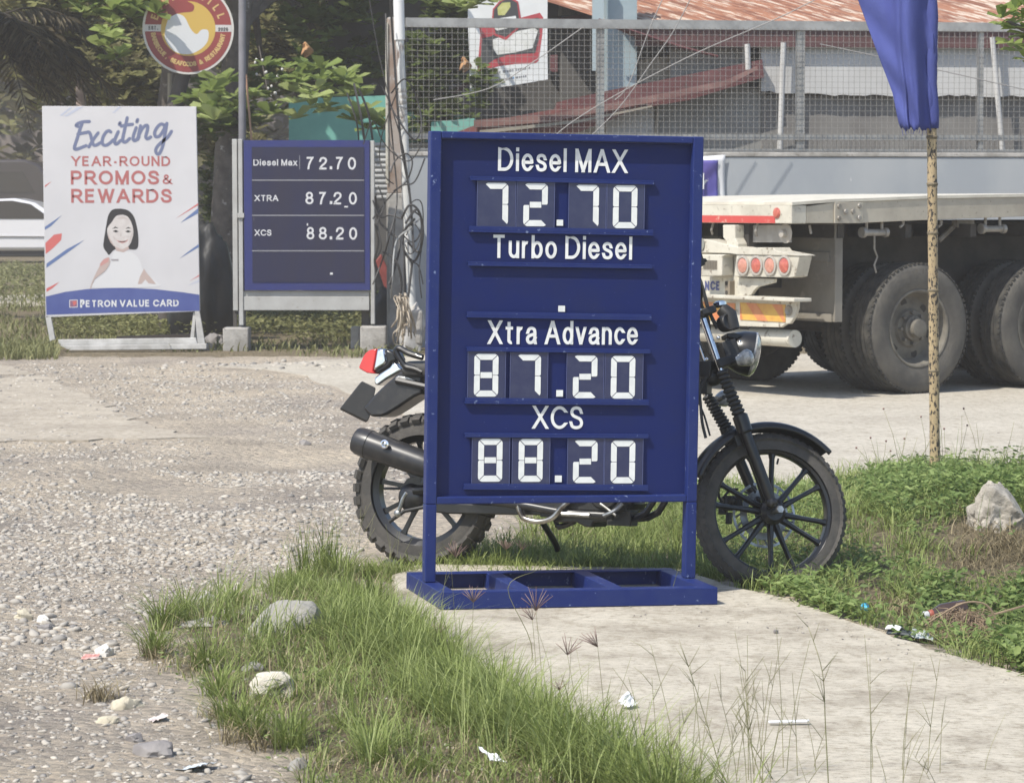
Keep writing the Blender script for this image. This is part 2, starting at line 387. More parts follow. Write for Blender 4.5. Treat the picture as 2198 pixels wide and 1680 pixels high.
# ------------------------------------------------------------ lettering
def A(cx, cy, rx, ry, a0, a1, n=12): return [(cx+rx*math.cos(R(a0+(a1-a0)*i/n)), cy+ry*math.sin(R(a0+(a1-a0)*i/n))) for i in range(n+1)]
def sm(p, n=4): return [(v.x, v.y) for v in cr([(x, y, 0) for x, y in p], n)]
S_ = [(.56, .78), (.48, .94), (.29, 1), (.1, .94), (.03, .77), (.12, .61), (.31, .52), (.50, .43), (.59, .25), (.52, .07), (.30, 0), (.08, .06), (0, .24)]
x_ = .71
GL = {
 'A': (.76, [[(0, 0), (.36, 1)], [(.76, 0), (.40, 1)], [(.12, .33), (.64, .33)]]),
 'B': (.62, [[(0, 0), (0, 1), (.33, 1)]+A(.33, .76, .24, .24, 90, -90)+[(0, .52)], [(.33, .52)]+A(.35, .26, .27, .26, 90, -90)+[(0, 0)]]),
 'C': (.74, [A(.41, .5, .41, .5, 42, 318, 22)]), 'D': (.70, [[(0, 0), (0, 1), (.3, 1)]+A(.28, .5, .42, .5, 90, -90, 16)+[(0, 0)]]),
 'E': (.56, [[(.55, 1), (0, 1), (0, 0), (.56, 0)], [(0, .53), (.5, .53)]]), 'F': (.5, [[(.5, 1), (0, 1), (0, 0)], [(0, .52), (.45, .52)]]),
 'G': (.80, [A(.42, .5, .42, .5, 48, 325, 22)+[(.80, .22), (.80, .45), (.46, .45)]]), 'I': (0, [[(0, 0), (0, 1)]]), 'K': (.6, [[(0, 0), (0, 1)], [(.6, 1), (0, .36)], [(.2, .55), (.62, 0)]]),
 'H': (.62, [[(0, 0), (0, 1)], [(0, .52), (.62, .52)], [(.62, 0), (.62, 1)]]), 'L': (.5, [[(0, 1), (0, 0), (.5, 0)]]), 'M': (.76, [[(0, 0), (0, 1)], [(.02, 1), (.38, .0)], [(.74, 1), (.38, .0)], [(.76, 0), (.76, 1)]]),
 'N': (.62, [[(0, 0), (0, 1)], [(.02, 1), (.60, 0)], [(.62, 0), (.62, 1)]]), 'O': (.82, [A(.41, .5, .41, .5, 0, 360, 28)]),
 'P': (.6, [[(0, 0), (0, 1), (.33, 1)]+A(.33, .72, .26, .28, 90, -90)+[(0, .44)]]), 'Q': (.82, [A(.41, .5, .41, .5, 0, 360, 28)]),
 'R': (.64, [[(0, 0), (0, 1), (.35, 1)]+A(.35, .73, .26, .27, 90, -90)+[(0, .46)], [(.32, .46), (.64, 0)]]),
 'S': (.59, [sm(S_)]), 'T': (.66, [[(0, 1), (.66, 1)], [(.33, 1), (.33, 0)]]), 'U': (.62, [[(0, 1), (0, .31)]+A(.31, .31, .31, .31, 180, 360)+[(.62, 1)]]),
 'V': (.72, [[(0, 1), (.34, 0)], [(.72, 1), (.38, 0)]]), 'W': (1.0, [[(0, 1), (.25, 0)], [(.5, 1), (.25, 0)], [(.5, 1), (.75, 0)], [(1, 1), (.75, 0)]]),
 'X': (.68, [[(0, 0), (.66, 1)], [(.02, 1), (.68, 0)]]), 'Y': (.7, [[(0, 1), (.35, .45)], [(.7, 1), (.35, .45), (.35, 0)]]),
 'a': (.49, [sm([(.02, .51), (.10, .66), (.25, .71), (.41, .65), (.46, .5)])+[(.46, .12), (.49, 0)], sm([(.46, .42), (.22, .37), (.05, .29), (0, .17), (.06, .04), (.19, 0), (.36, .06), (.46, .2)])]),
 'b': (.48, [[(0, 1), (0, 0)], A(.24, .355, .24, .355, 0, 360, 22)]), 'c': (.46, [A(.25, .355, .25, .355, 40, 320, 18)]), 'd': (.48, [A(.24, .355, .24, .355, 0, 360, 22), [(.48, 0), (.48, 1)]]),
 'e': (.5, [[(.02, .36), (.49, .36)]+A(.25, .355, .25, .355, 2, 318, 20)]), 'i': (0, [[(0, 0), (0, x_)], [(0, .965), (0, 1)]]), 'l': (0, [[(0, 0), (0, 1)]]),
 'n': (.44, [[(0, 0), (0, x_)], [(0, .42)]+A(.22, .46, .22, .25, 180, 0)+[(.44, 0)]]), 'o': (.5, [A(.25, .355, .25, .355, 0, 360, 22)]),
 'r': (.24, [[(0, 0), (0, x_)], [(0, .38)]+A(.2, .44, .2, .26, 180, 75)]), 's': (.44, [[(x*.75, y*.71) for x, y in sm(S_)]]),
 't': (.40, [[(.17, .93), (.17, .14)]+A(.31, .13, .14, .13, 180, 290), [(-.04, x_), (.42, x_)]]), 'u': (.44, [[(0, x_), (0, .25)]+A(.22, .25, .22, .25, 180, 360)+[(.44, .3)], [(.44, x_), (.44, 0)]]),
 'v': (.47, [[(0, x_), (.22, 0)], [(.47, x_), (.25, 0)]]), 'x': (.45, [[(0, 0), (.43, x_)], [(.02, x_), (.45, 0)]]),
 '0': (.5, [A(.25, .5, .25, .5, 0, 360, 26)]), '2': (.5, [sm([(.0, .72), (.07, .93), (.25, 1), (.43, .93), (.49, .74), (.40, .53), (.18, .3), (.03, .10), (0, 0)])+[(.52, 0)]]),
 '5': (.5, [[(.46, 1), (.1, 1), (.04, .52)]+sm([(.04, .50), (.15, .6), (.3, .62), (.46, .52), (.5, .32), (.44, .1), (.25, 0), (.07, .06), (0, .22)])]),
 '7': (.5, [[(0, 1), (.5, 1)], sm([(.48, 1), (.32, .68), (.2, .34), (.15, 0)])]), '8': (.5, [A(.25, .76, .21, .24, 0, 360, 22), A(.25, .26, .25, .26, 0, 360, 22)]),
 '.': (0, [[(0, -.0), (0, .05)]]), ',': (.04, [[(.04, .05), (.0, -.13)]]), '-': (.26, [[(0, .36), (.26, .36)]]), '!': (0, [[(0, .3), (0, 1)], [(0, 0), (0, .06)]]),
 '&': (.7, [sm([(.70, 0), (.4, .36), (.15, .68), (.14, .9), (.28, 1), (.42, .9), (.40, .72), (.2, .53), (.03, .34), (.03, .12), (.2, 0), (.42, .04), (.58, .2), (.66, .42)])]),
}
def ribbon(pts, t, cut=True):
    """a flat stroke of width t along 2-D points"""
    pts = [q for i, q in enumerate(pts) if i == 0 or abs(q[0]-pts[i-1][0])+abs(q[1]-pts[i-1][1]) > 1e-4]
    n = len(pts); p = np.array(pts, float); out = []
    closed = n > 3 and np.allclose(p[0], p[-1], atol=1e-6)
    Lf, Rt = [], []
    for i in range(n):
        if closed and i in (0, n-1): d0, d1 = p[-1]-p[-2], p[1]-p[0]
        else: d0 = p[i]-p[i-1] if i else p[1]-p[0]; d1 = p[i+1]-p[i] if i < n-1 else p[i]-p[i-1]
        d0 = d0/(np.linalg.norm(d0) or 1); d1 = d1/(np.linalg.norm(d1) or 1)
        n0, n1 = np.array([-d0[1], d0[0]]), np.array([-d1[1], d1[0]]); mm_ = n0+n1; mm_ = mm_/(np.linalg.norm(mm_) or 1); k = 1/max(.35, mm_@n1)
        a, b_ = p[i]+mm_*k*t/2, p[i]-mm_*k*t/2
        if cut and not closed and i in (0, n-1):
            d = d1 if i == 0 else d0
            if abs(d[1]) > .5:
                yy = p[i][1]; e = -t/2 if d[1]*(1 if i == 0 else -1) > 0 else t/2
                a = a+d*((yy+e-a[1])/d[1]); b_ = b_+d*((yy+e-b_[1])/d[1])
        Lf.append(a); Rt.append(b_)
    return Lf, Rt
def text_quads(s, t=.14, width=None, gap=.10):
    """strokes of a line of text; cap height 1; returns list of (left, right) chains and the total width"""
    gs = [(c, GL.get(c)) for c in s]; fix = 0; nat = 0
    for c, g in gs:
        if c == ' ': nat += .30
        else: fix += t; nat += g[0]*(1-t)+gap
    nat -= gap; k = 1. if width is None or nat < .01 else (width-fix)/nat
    x = 0; out = []
    for c, g in gs:
        if c == ' ': x += .30*k; continue
        for st in g[1]:
            out.append(ribbon([(x+t/2+px_*(1-t)*k, t/2+py*(1-t)) for px_, py in st], t))
        x += g[0]*(1-t)*k+t+gap*k
    return out, x-gap*k
def put_text(mb, s, f, t=.14, width=None, gap=.10, layer=.00025):
    """f(x, y, lift) -> 3-D point"""
    ch, wd = text_quads(s, t, width, gap)
    for i, (Lf, Rt) in enumerate(ch):
        n = len(Lf); lift = (i % 6)*layer
        mb.add([f(a[0], a[1], lift) for a in Lf]+[f(a[0], a[1], lift) for a in Rt], [(k, n+k, n+k+1, k+1) for k in range(n-1)])
    return wd
def text_on(root, s, x0, y0, x1, y1, cap, pl, ax=1, m=None, t=.14, gap=.10, parent=None, lift=.002, up=None, name='lettering'):
    """writes s between two measured baseline ends on a plane of root; cap = cap height in pixels"""
    O, E_, U_ = px(root, x0, y0, pl, ax), px(root, x1, y1, pl, ax), px(root, x0, y0-cap, pl, ax)
    h = (U_-O).length; X = (E_-O)/h; Y = up.normalized()*1.0 if up else V3((0, 0, 1)); Y = Y*h
    nrm = V3((0, 0, 0)); nrm[ax] = -1
    wdt = X.length; xd = X.normalized()*h
    mb = MB(); put_text(mb, s, lambda x, y, l: O+xd*x+Y*y+nrm*(lift+l), t, wdt, gap)
    return mb.build(name, m, parent or root)

# ------------------------------------------------------------ the big price sign
cA, cB = crop(1040, 310, 2.9703), crop(1040, 780, 2.9703)
p0 = gp(945, 1308, .032)
Ms = Matrix.Translation(p0) @ Matrix.Rotation(R(14), 4, 'Z') @ Matrix.Rotation(R(.9), 4, 'Y')
sg = thing('price_sign', 'large blue price board with white digits standing on an open base frame on the slab', 'price sign', M=Ms)
SW, SD, PL = 1.02, .58, .262           # width, depth of the base, front plane of the panel frame
SW = px(sg, 1540, 1303, 0).x
ztop = px(sg, 917, 281, PL).z; zb0 = px(sg, 1200, 1080, PL).z; zb1 = px(sg, 1200, 1064, PL).z
T = .040
mb = MB()
mb.bb(0, SW, 0, .058, 0, .062); mb.bb(0, SW, SD-.058, SD, .0565, .0617); mb.bb(0, SW, SD-.005, SD, 0, .0562)
for x0, x1 in ((0, .058), (.285*SW, .285*SW+.055), (.615*SW, .615*SW+.055), (SW-.058, SW)): mb.bb(x0+.0004, x1-.0004, .0585, SD-.0585, 0, .0613); mb.bb(x0+.0004, x1-.0004, SD-.0584, SD-.0052, 0, .0561)
mb.build('base', m_blue, sg, bevel=.004)
for x0 in (.001, SW-T-.001): MB().bb(x0, x0+T, PL, PL+T+.012, .0622, zb0).build('post', m_blue, sg, bevel=.004)
mb = MB(); fd = PL+.052
for x0 in (.001, SW-T-.001): mb.bb(x0, x0+T, PL, fd, zb0+.0002, ztop)
mb.bb(T+.0012, SW-T-.0012, PL+.001, fd, ztop-.026, ztop-.0005); mb.bb(T+.0012, SW-T-.0012, PL+.001, fd, zb0+.0005, zb1)
mb.build('frame', m_blue, sg, bevel=.004)
MB().bb(T+.0015, SW-T-.0015, PL+.032, PL+.044, zb1+.0005, ztop-.0265).build('panel', m_bluep, sg)
PP = PL+.032                            # face of the recessed panel
for cc, a, d, hgt, lip in ((cA, (405, 388), (1768, 422), .019, 1), (cA, (397, 758), (1762, 786), .021, 0), (cA, (388, 1022), (1755, 1045), .019, 1), (cA, (380, 1392), (1750, 1414), .021, 0),
                      (cB, (377, 260), (1742, 279), .019, 1), (cB, (366, 636), (1731, 648), .021, 0), (cB, (364, 898), (1728, 908), .019, 1), (cB, (357, 1272), (1725, 1283), .021, 0)):
    q0, q1 = px(sg, *cc(*a), PP-.016), px(sg, *cc(*d), PP-.016); mb = MB()
    D = V3((0, 0, -hgt)); f_ = V3((0, .004, 0)); back = V3((0, .0156, 0))
    if lip: mb.prism([q0, q1, q1+V3((0, 0, -.005)), q0+V3((0, 0, -.005))], back); mb.prism([q0+V3((0, 0, -.0051)), q1+V3((0, 0, -.0051)), q1+D*.8, q0+D*.8], f_)
    else: mb.prism([q0, q1, q1+D*.7, q0+D*.7], f_); mb.prism([q0+D*.705, q1+D*.705, q1+D*1.05, q0+D*1.05], back)
    mb.build('rail', m_blue, sg, bevel=.001)
for s, cc, b0, b1, cap in (('Diesel MAX', cA, (607, 348), (1566, 366), 176), ('Turbo Diesel', cA, (560, 994), (1602, 1008), 173), ('Xtra Advance', cB, (533, 237), (1645, 243), 176), ('XCS', cB, (865, 864), (1238, 869), 170)):
    x0, y0 = cc(*b0); x1, y1 = cc(*b1)
    text_on(sg, s, x0, y0, x1, y1, cap/2.9703/1.16468, PP, m=m_white, t=.135, gap=.13)
SEG = {'a': [(28, 318), (157, 318), (172, 309), (136, 273), (47, 273), (11, 309)], 'b': [(176, 305), (183, 290), (183, 168), (176, 161), (140, 161), (140, 269)],
       'g': [(48, 138), (135, 138), (135, 181), (48, 181)]}
SEG['f'] = [(183-x, y) for x, y in SEG['b']]; SEG['c'] = [(x, 318-y) for x, y in SEG['b']]; SEG['e'] = [(x, 318-y) for x, y in SEG['f']]; SEG['d'] = [(x, 318-y) for x, y in SEG['a']]
DIG = {'7': 'abc', '2': 'abged', '0': 'abcdef', '8': 'abcdefg'}
rows = [(cA, '7270', [(455, 420, 742, 765), (750, 425, 1030, 770), (1135, 434, 1413, 778), (1420, 442, 1697, 785)], [(510, 437), (803, 441), (1183, 452), (1468, 456)]),
        (cB, '8720', [(385, 292, 666, 640), (700, 298, 980, 643), (1120, 304, 1396, 646), (1405, 308, 1686, 648)], [(437, 309), (752, 314), (1171, 321), (1452, 324)]),
        (cB, '8820', [(416, 932, 697, 1275), (715, 935, 995, 1277), (1126, 937, 1396, 1280), (1402, 940, 1686, 1282)], [(467, 940), (767, 941), (1172, 950), (1452, 952)])]
for cc, ds, cards, boxes in rows:
    for dgt, (x0, y0, x1, y1), (bx, by) in zip(ds, cards, boxes):
        pl = PP-.010
        a, b_ = px(sg, *cc(x0, y0+318*.0), pl), px(sg, *cc(x1, y1), pl)
        mb = MB(); lo_, hi_ = min(a.z, b_.z)-.004, max(a.z, b_.z)
        mb.prism([V3((a.x, pl, lo_)), V3((b_.x-.0015, pl, lo_)), V3((b_.x-.0015, pl, hi_)), V3((a.x, pl, hi_))], (0, .004, 0))
        card = mb.build('digit_card', m_card, sg)
        for xx in (a.x, b_.x-.0030): MB().bb(xx, xx+.0014, pl-.0008, pl-.0001, lo_, hi_).build('edge', m_cardedge, card)
        O = px(sg, *cc(bx-8, by+318), pl); U_ = px(sg, *cc(bx-8+183, by+318), pl)-O; h = (px(sg, *cc(bx, by), pl)-px(sg, *cc(bx, by+318), pl)).z
        mb = MB(); U_.z *= .6
        for sgm in DIG[dgt]:
            pts = [O+U_*(x/183*.98)+V3((0, -.0012, h*y/318)) for x, y in SEG[sgm]]
            mb.prism(pts, (0, .0008, 0))
        mb.build('digit', m_seg, card)
for cc, (x0, y0, x1, y1) in ((cA, (1045, 711, 1092, 756)), (cA, (1058, 1349, 1106, 1394)), (cB, (1043, 579, 1091, 627)), (cB, (1033, 1213, 1082, 1261))):
    a, b_ = px(sg, *cc(x0, y0), PP-.006), px(sg, *cc(x1, y1), PP-.006)
    MB().prism([a, V3((b_.x, a.y, a.z)), b_, V3((a.x, a.y, b_.z))], (0, .003, 0)).build('decimal_point', m_seg, sg)
# ------------------------------------------------------------ the motorcycle
RW, FW = V3((-.346, 11.70, 0)), V3((.980, 11.13, 0))
byaw = math.atan2(FW.y-RW.y, FW.x-RW.x)
Mb = Matrix.Translation(RW) @ Matrix.Rotation(byaw, 4, 'Z') @ Matrix.Rotation(R(-5), 4, 'X')
bk = thing('motorcycle', 'black scrambler motorcycle parked behind the blue price sign with its front wheel turned', 'motorcycle', M=Mb)
Mbi = Mb.inverted()
def bl(dx, dy, off=0.0): return px(bk, dx, dy, -off, 1)       # off = distance towards the camera side (right of the bike)
c7, c8, cb, c5, c4 = crop(840, 820, 2.626), crop(1680, 640, 2.0), crop(960, 1220, 2.4977), crop(840, 850, 6.0), crop(1730, 740, 4.94)
def wheel(name, C, ax, Ro, wd, rim, ri, spokes, hub, knob, parent):
    ax = ax.normalized(); x, y, z = basis(ax)
    mb = MB()                                              # rim, hub and spokes
    mb.lathe([(rim, -wd*.36), (rim+.012, -wd*.40), (rim+.012, -wd*.30), (rim-.012, -wd*.22), (ri, -wd*.18), (ri, wd*.18), (rim-.012, wd*.22), (rim+.012, wd*.30), (rim+.012, wd*.40), (rim, wd*.36), (rim-.004, 0)], C, ax, 64, closed=True)
    mb.lathe([(.0, -.052), (hub*.55, -.052), (hub*.6, -.045), (hub, -.035), (hub*.92, 0), (hub, .035), (hub*.7, .050), (.0, .052)], C, ax, 28)
    for a, wa in spokes:
        d = x*math.cos(a)+y*math.sin(a); tn = ax.cross(d)
        p0, p1 = C+d*hub*.8, C+d*(ri+.004)
        if wa: p0 = p0+tn*wa; p1 = p1+tn*wa*2.6
        u = (p1-p0).normalized(); v = ax.cross(u)
        rings = []
        for p, tw, td in ((p0, .013, .016), (p0+(p1-p0)*.5, .0085, .012), (p1-(p1-p0)*.12, .009, .012), (p1, .015, .014)):
            rings.append([p+v*tw+ax*td*.4, p+v*tw*.5+ax*td, p-v*tw*.5+ax*td, p-v*tw+ax*td*.4, p-v*tw-ax*td*.6, p+v*tw-ax*td*.6])
        mb.loft(rings)
    w_ = mb.build(name, m_black, parent, True)
    mb = MB(); h = (Ro-rim); n = 16; prof = []
    for i in range(n+1):
        a = math.pi*(i/n); s_ = math.cos(a); prof.append((rim+.004+h*(math.sin(a)**.72)-.004, -wd/2*math.copysign(abs(s_)**.8, s_)*(1 if .15 < i/n < .85 else .82)))
    mb.lathe(prof+[(rim+.002, wd*.3), (rim+.002, -wd*.3)], C, ax, 72, closed=True)
    k = knob
    for i in range(k):
        for s_, r0 in ((-1, .0), (1, .5)):
            a = 2*math.pi*(i+r0)/k; d = x*math.cos(a)+y*math.sin(a); tn = ax.cross(d); Mx = Matrix((tn, ax, d)).transposed()
            th = 2*math.pi*Ro/k
            hk = .009 if knob < 50 else .0022
            mb.box(C+d*(Ro-.002)+ax*s_*wd*.14, (th*.58, wd*.22, hk*2), Mx)
            tilt = (d*.80+ax*s_*.60).normalized(); Mt = Matrix((tn, d.cross(tn).normalized(), tilt)).transposed(); Mt = Matrix((tn, tilt.cross(tn), tilt)).transposed()
            mb.box(C+d*(Ro-.018)+ax*s_*wd*.40, (th*.62, wd*.26, hk*2), Mt)
    mb.build('tyre', m_rubber, w_, True, angle=30)
    return w_
RC = bl(913, 1052); RR = .303
wheel('rear_wheel', RC, V3((0, 1, 0)), RR, .118, .222, .196, [(i*math.pi/5+.15, s*.006) for i in range(10) for s in (0,)], .062, 34, bk)
# steered front assembly: its own axes, in the bike's frame
FC = bl(1653, 1100)
aw = V3((.27, -.93, .22)).normalized()                      # axle, towards the camera
ua = (Mbi.to_3x3() @ aw).normalized()
def fl(dx, dy, off=0.0):
    P = Mb @ (FC+ua*off); return Mbi @ hit(dx, dy, P, aw)
fx, fy, fz = basis(ua)
sp = []
for a in (39, -21, -78, -138, 161, 99):
    for d in (-11, 11):
        q = fl(1653+100*math.cos(R(a+d)), 1100-100*math.sin(R(a+d)))-FC; sp.append((math.atan2(q.dot(fy), q.dot(fx)), 0))
wheel('front_wheel', FC, ua, .305, .094, .240, .226, sp, .05, 60, bk)
mb = MB()
xx_ = basis(ua)[0]
for i in range(10):                                          # brake disc with openings, far side
    mb.lathe([(.118, .001), (.128, .001), (.128, -.003), (.118, -.003)], FC-ua*.066, ua, 4, i*36, i*36+36, closed=True)
mb.lathe([(.070, .001), (.098, .001), (.098, -.003), (.070, -.003)], FC-ua*.066, ua, 40, closed=True)
for i in range(20):
    a = i*math.pi/10; d = fx*math.cos(a)+fy*math.sin(a); d2 = fx*math.cos(a+.1)+fy*math.sin(a+.1); mb.tube([FC-ua*.067+d*.096, FC-ua*.067+d2*.12], .004, 4)
mb.build('brake_disc', m_alu, bk)
mb = MB(); p = fl(*c8(300, 1235), -.08)
mb.box(p, (.075, .04, .055), Matrix((fx, ua, fy)).transposed()); mb.box(p+V3((-.035, 0, -.02)), (.03, .035, .05)); mb.ball(p+V3((.01, -.02, .01)), .018); mb.box(fl(*c8(285, 1310), -.08), (.02, .03, .045))
mb.build('brake_caliper', m_blackm, bk, True, .004)
# fork legs, gaiters and tubes
up_ = (fl(1531, 700, .0)-fl(1649, 1060, .0)).normalized()
fwd = up_.cross(ua).normalized()
if fwd.x < 0: fwd = -fwd
for s, top, g0, g1, bot in ((1, (1509, 684), (1548, 795), (1590, 898), (1656, 1078)), (-1, (1478, 690), (1517, 848), (1563, 925), (1622, 1073))):
    off = .085*s
    q = [fl(*p, off) for p in (top, g0, g1, bot)]
    ln = MB(); ln.tube([q[3]-up_*.006, q[3]+up_*.03, q[2]-up_*.06, q[2]-up_*.052, q[2]+up_*.012, q[2]+up_*.012], [.016, .021, .022, .030, .030, .018], 18)
    ln.ball(q[3], (.024, .024, .024)); fk = ln.build('fork_leg', m_black, bk, True)
    n = 11; L_ = (q[1]-q[2]).length; d = (q[1]-q[2]).normalized(); pts = []; rs = []
    for i in range(n*4+1):
        pts.append(q[2]+d*(L_*i/(n*4))); rs.append((.0245 if i % 4 == 2 else .023 if i % 2 else .0175)*(1.14-.20*i/(n*4)))
    MB().tube(pts, rs, 20).build('gaiter', m_blackm, fk, True, angle=80)
    MB().tube([q[1], q[1]+(q[0]-q[1])*.4, q[0]], .0135, 16).build('tube', m_chrome, fk, True)
# triple clamps, steering head, bars
hd = fl(1520, 790, 0); ht = fl(1490, 670, 0)
mb = MB()
for c, dd in ((fl(1540, 785, 0), (.075, .215, .036)), (fl(1503, 676, 0), (.065, .20, .028))):
    mb.box(c, dd, Matrix((fwd, ua, up_)).transposed())
mb.tube([fl(1528, 800, 0)-fwd*.035, fl(1488, 665, 0)-fwd*.035], .026, 14)
mb.build('triple_clamp', m_blackm, bk, True, .006)
gr = fl(1486, 566, .34); cl = fl(1496, 655, .05); cl2 = fl(1496, 655, -.05)
gl_ = gr-ua*.70
mb = MB(); mb.tube(cr([gr+up_*.0-fwd*.10, gr-fwd*.02, cl+ua*.09+up_*.05, cl, cl2, cl2-ua*.09+up_*.05, gl_-fwd*.02, gl_-fwd*.10], 5), .011, 10)
hb = mb.build('handlebar', m_blackm, bk, True)
for g in (gr, gl_):
    MB().tube([g-fwd*.115, g+fwd*.01], [.017, .016], 14).build('grip', m_rubber, hb, True)
    mb = MB(); mb.box(g+fwd*.024+up_*.006, (.030, .05, .05), Matrix((fwd, ua, up_)).transposed()); mb.tube(cr([g+fwd*.045+up_*.004, g+fwd*.05-up_*.004, g-fwd*.10+up_*.002+fwd*.03], 4), .006, 6)
    mb.build('lever', m_blackm, hb, True, .004)
for pts, r in (([(1500, 592), (1503, 640), (1514, 700), (1528, 752)], .0075), ([(1492, 618), (1508, 660), (1521, 690), (1525, 760)], .006), ([(1493, 575), (1508, 618), (1522, 668), (1540, 705)], .0075),
               ([(1498, 800), (1503, 860), (1507, 905), (1515, 940)], .006), ([(1490, 770), (1497, 850), (1512, 893), (1524, 935)], .004), ([(1490, 860), (1520, 805), (1543, 795)], .006)):
    MB().tube(cr([fl(*p, .06) for p in pts], 5), r, 7).build('cable', m_blackm, bk, True)
cab = [c8(250, 1070), c8(240, 1130), c8(232, 1190), c8(250, 1230)]
MB().tube(cr([fl(*p, -.07) for p in cab], 5), .006, 7).build('cable', m_blackm, bk, True); MB().tube(cr([fl(*p, -.07) for p in (c8(330, 1165), c8(290, 1170), c8(255, 1210))], 5), .005, 7).build('cable', m_blackm, bk, True)
# head lamp, gauges, indicators
hl = fl(1598, 757, 0); hdir = (fwd*.96-up_*.20).normalized()
hdir = (Mbi.to_3x3() @ V3((.97, -.02, -.20))).normalized()
mb = MB(); mb.lathe([(0, -.085), (.035, -.082), (.066, -.058), (.082, -.015), (.086, .012), (.088, .028), (.080, .030), (.0, .02)], hl, hdir, 32)
hlm = mb.build('headlight', m_black, bk, True)
MB().lathe([(.085, .0285), (.087, .036), (.070, .050), (.04, .058), (0, .060)], hl, hdir, 32).build('lens', m_glassy, hlm, True)
for s, pt, bulb in ((.17, (1590, 785), c4(650, 770)), (-.17, (1545, 870), c4(375, 1270))):
    b_ = fl(*bulb, s) if s > 0 else fl(*bulb, s)
    mb = MB(); mb.tube([b_-ua*s*.55-fwd*.03, b_-fwd*.018], .008, 10); ind = mb.build('indicator', m_blackm, bk, True)
    MB().lathe([(0, -.035), (.017, -.032), (.026, -.015), (.033, .008), (.031, .022), (.018, .033), (0, .036)], b_, fwd*.8+ua*.35*(1 if s > 0 else -1), 22).build('bulb_cover', m_glassy, ind, True)
mb = MB(); g0 = fl(*c4(430, 330), .07); ga = (ua*.9+fwd*.45).normalized()
mb.lathe([(0, -.03), (.030, -.028), (.034, -.01), (.033, .012), (.0275, .014), (.026, .006), (0, .006)], g0, ga, 26)
mb.tube([fl(*c4(360, 150), .04), fl(*c4(450, 230), .05), fl(*c4(500, 420), .05)], [.026, .033, .030], 14)
mb.prism([fl(*c4(*p), .05) for p in ((430, 460), (520, 450), (650, 490), (610, 540), (440, 505))], ua*-.07)
mb.tube([fl(*c4(420, 560), .03), fl(*c4(600, 600), .03), fl(*c4(640, 560), .03)], .016, 8)
mb.box(fl(*c4(430, 680), .02), (.06, .10, .07), Matrix((fwd, ua, up_)).transposed()); mb.box(fl(*c4(200, 900), .03), (.05, .09, .06)); mb.ball(fl(*c4(240, 1000), .02), (.045, .05, .035)); mb.box(fl(*c4(140, 1130), .02), (.05, .06, .05))
mb.build('gauge_housing', m_blackm, bk, True, .003)
mb = MB(); mb.lathe([(.020, -.008), (.026, -.004), (.027, .008), (.018, .014), (0, .015)], fl(*c4(345, 110), .04), up_+fwd*.2, 22); mb.build('gauge_cap', m_chrome, bk, True)
mb = MB()
for q, r in ((c4(182, 780), .0075), (c4(325, 515), .008), (c4(590, 560), .006), (c4(100, 170), .007)): mb.ball(fl(*q, .10), r, nu=10, nv=6)
mb.tube([fl(*c4(50, 500), .05), fl(*c4(130, 720), .05), fl(*c4(200, 940), .05)], .004, 6)
mb.build('bolts', m_chrome, bk, True)
# front mudguard
q0 = fl(1655, 1093, 0); fo = FC
a0, a1 = 159, 33
mb = MB(); prof = [(.316, -.056), (.334, -.051), (.346, -.026), (.348, 0), (.346, .026), (.334, .051), (.316, .056)]
def ang(dx, dy): q = fl(dx, dy)-FC; return math.degrees(math.atan2(q.dot(fy), q.dot(fx)))
A0, A1 = ang(1487, 1028), ang(1768, 980)
if A1-A0 > 180: A0 += 360
if A0-A1 > 180: A1 += 360
mb.lathe(prof, FC, ua, 40, A0, A1); mg = mb.build('front_mudguard', m_black, bk, True, solid=.004, angle=80)
mb = MB()
for s in (1, -1): mb.box(fl(1588, 945, .062*s), (.035, .010, .045), Matrix((fwd, ua, up_)).transposed())
mb.build('mudguard_bracket', m_blackm, bk, bevel=.003)
mb = MB(); mb.tube([fl(*c8(525, 1040), .0), fl(*c8(532, 1012), .0)], .004, 8); mb.build('valve', m_blackm, bk, True)
mb = MB(); mb.tube([FC+ua*.05, FC+ua*.105], .012, 12); mb.lathe([(0, .112), (.014, .112), (.016, .104), (.016, .098), (0, .098)], FC, ua, 6); mb.build('axle', m_alu, bk, True)
# rear end
mb = MB(); pts = [(395, 1020), (450, 960), (560, 830), (660, 730), (760, 640), (900, 520), (1000, 440), (1130, 440), (1290, 470), (1290, 800), (1170, 850), (1050, 930), (900, 1030), (760, 1115), (680, 1145), (520, 1150)]
mb.prism([bl(*c5(*p), .068) for p in pts], (0, .136, 0)); fe = mb.build('rear_mudguard', m_muffler, bk, True, .010)
mb = MB(); mb.prism([bl(*c5(*p), .072) for p in ((890, 560), (930, 535), (1080, 555), (1195, 605), (1190, 660), (1080, 670), (900, 625))], (0, .004, 0)); mb.build('trim', m_alu, fe, True, .003)
mb = MB(); mb.prism([bl(*c5(*p), .05) for p in ((72, 1025), (80, 1000), (385, 615), (405, 612), (590, 705), (600, 730), (510, 1150), (478, 1215), (455, 1215))], (-.012, .012, -.006)); mb.build('number_plate_holder', m_blackm, bk, True, .004)
tl = MB(); tl.prism([bl(*c5(*p), .05) for p in ((605, 128), (500, 150), (440, 195), (400, 258), (340, 400), (350, 430), (460, 492), (580, 505), (548, 462), (560, 400))], (0, .10, 0))
tlm = tl.build('tail_light', m_red, bk, True, .012)
MB().prism([bl(*c5(*p), .052) for p in ((608, 128), (720, 130), (760, 320), (720, 370), (600, 440), (552, 462), (563, 400))], (0, .104, 0)).build('chrome_shell', m_chrome, tlm, True, .010)
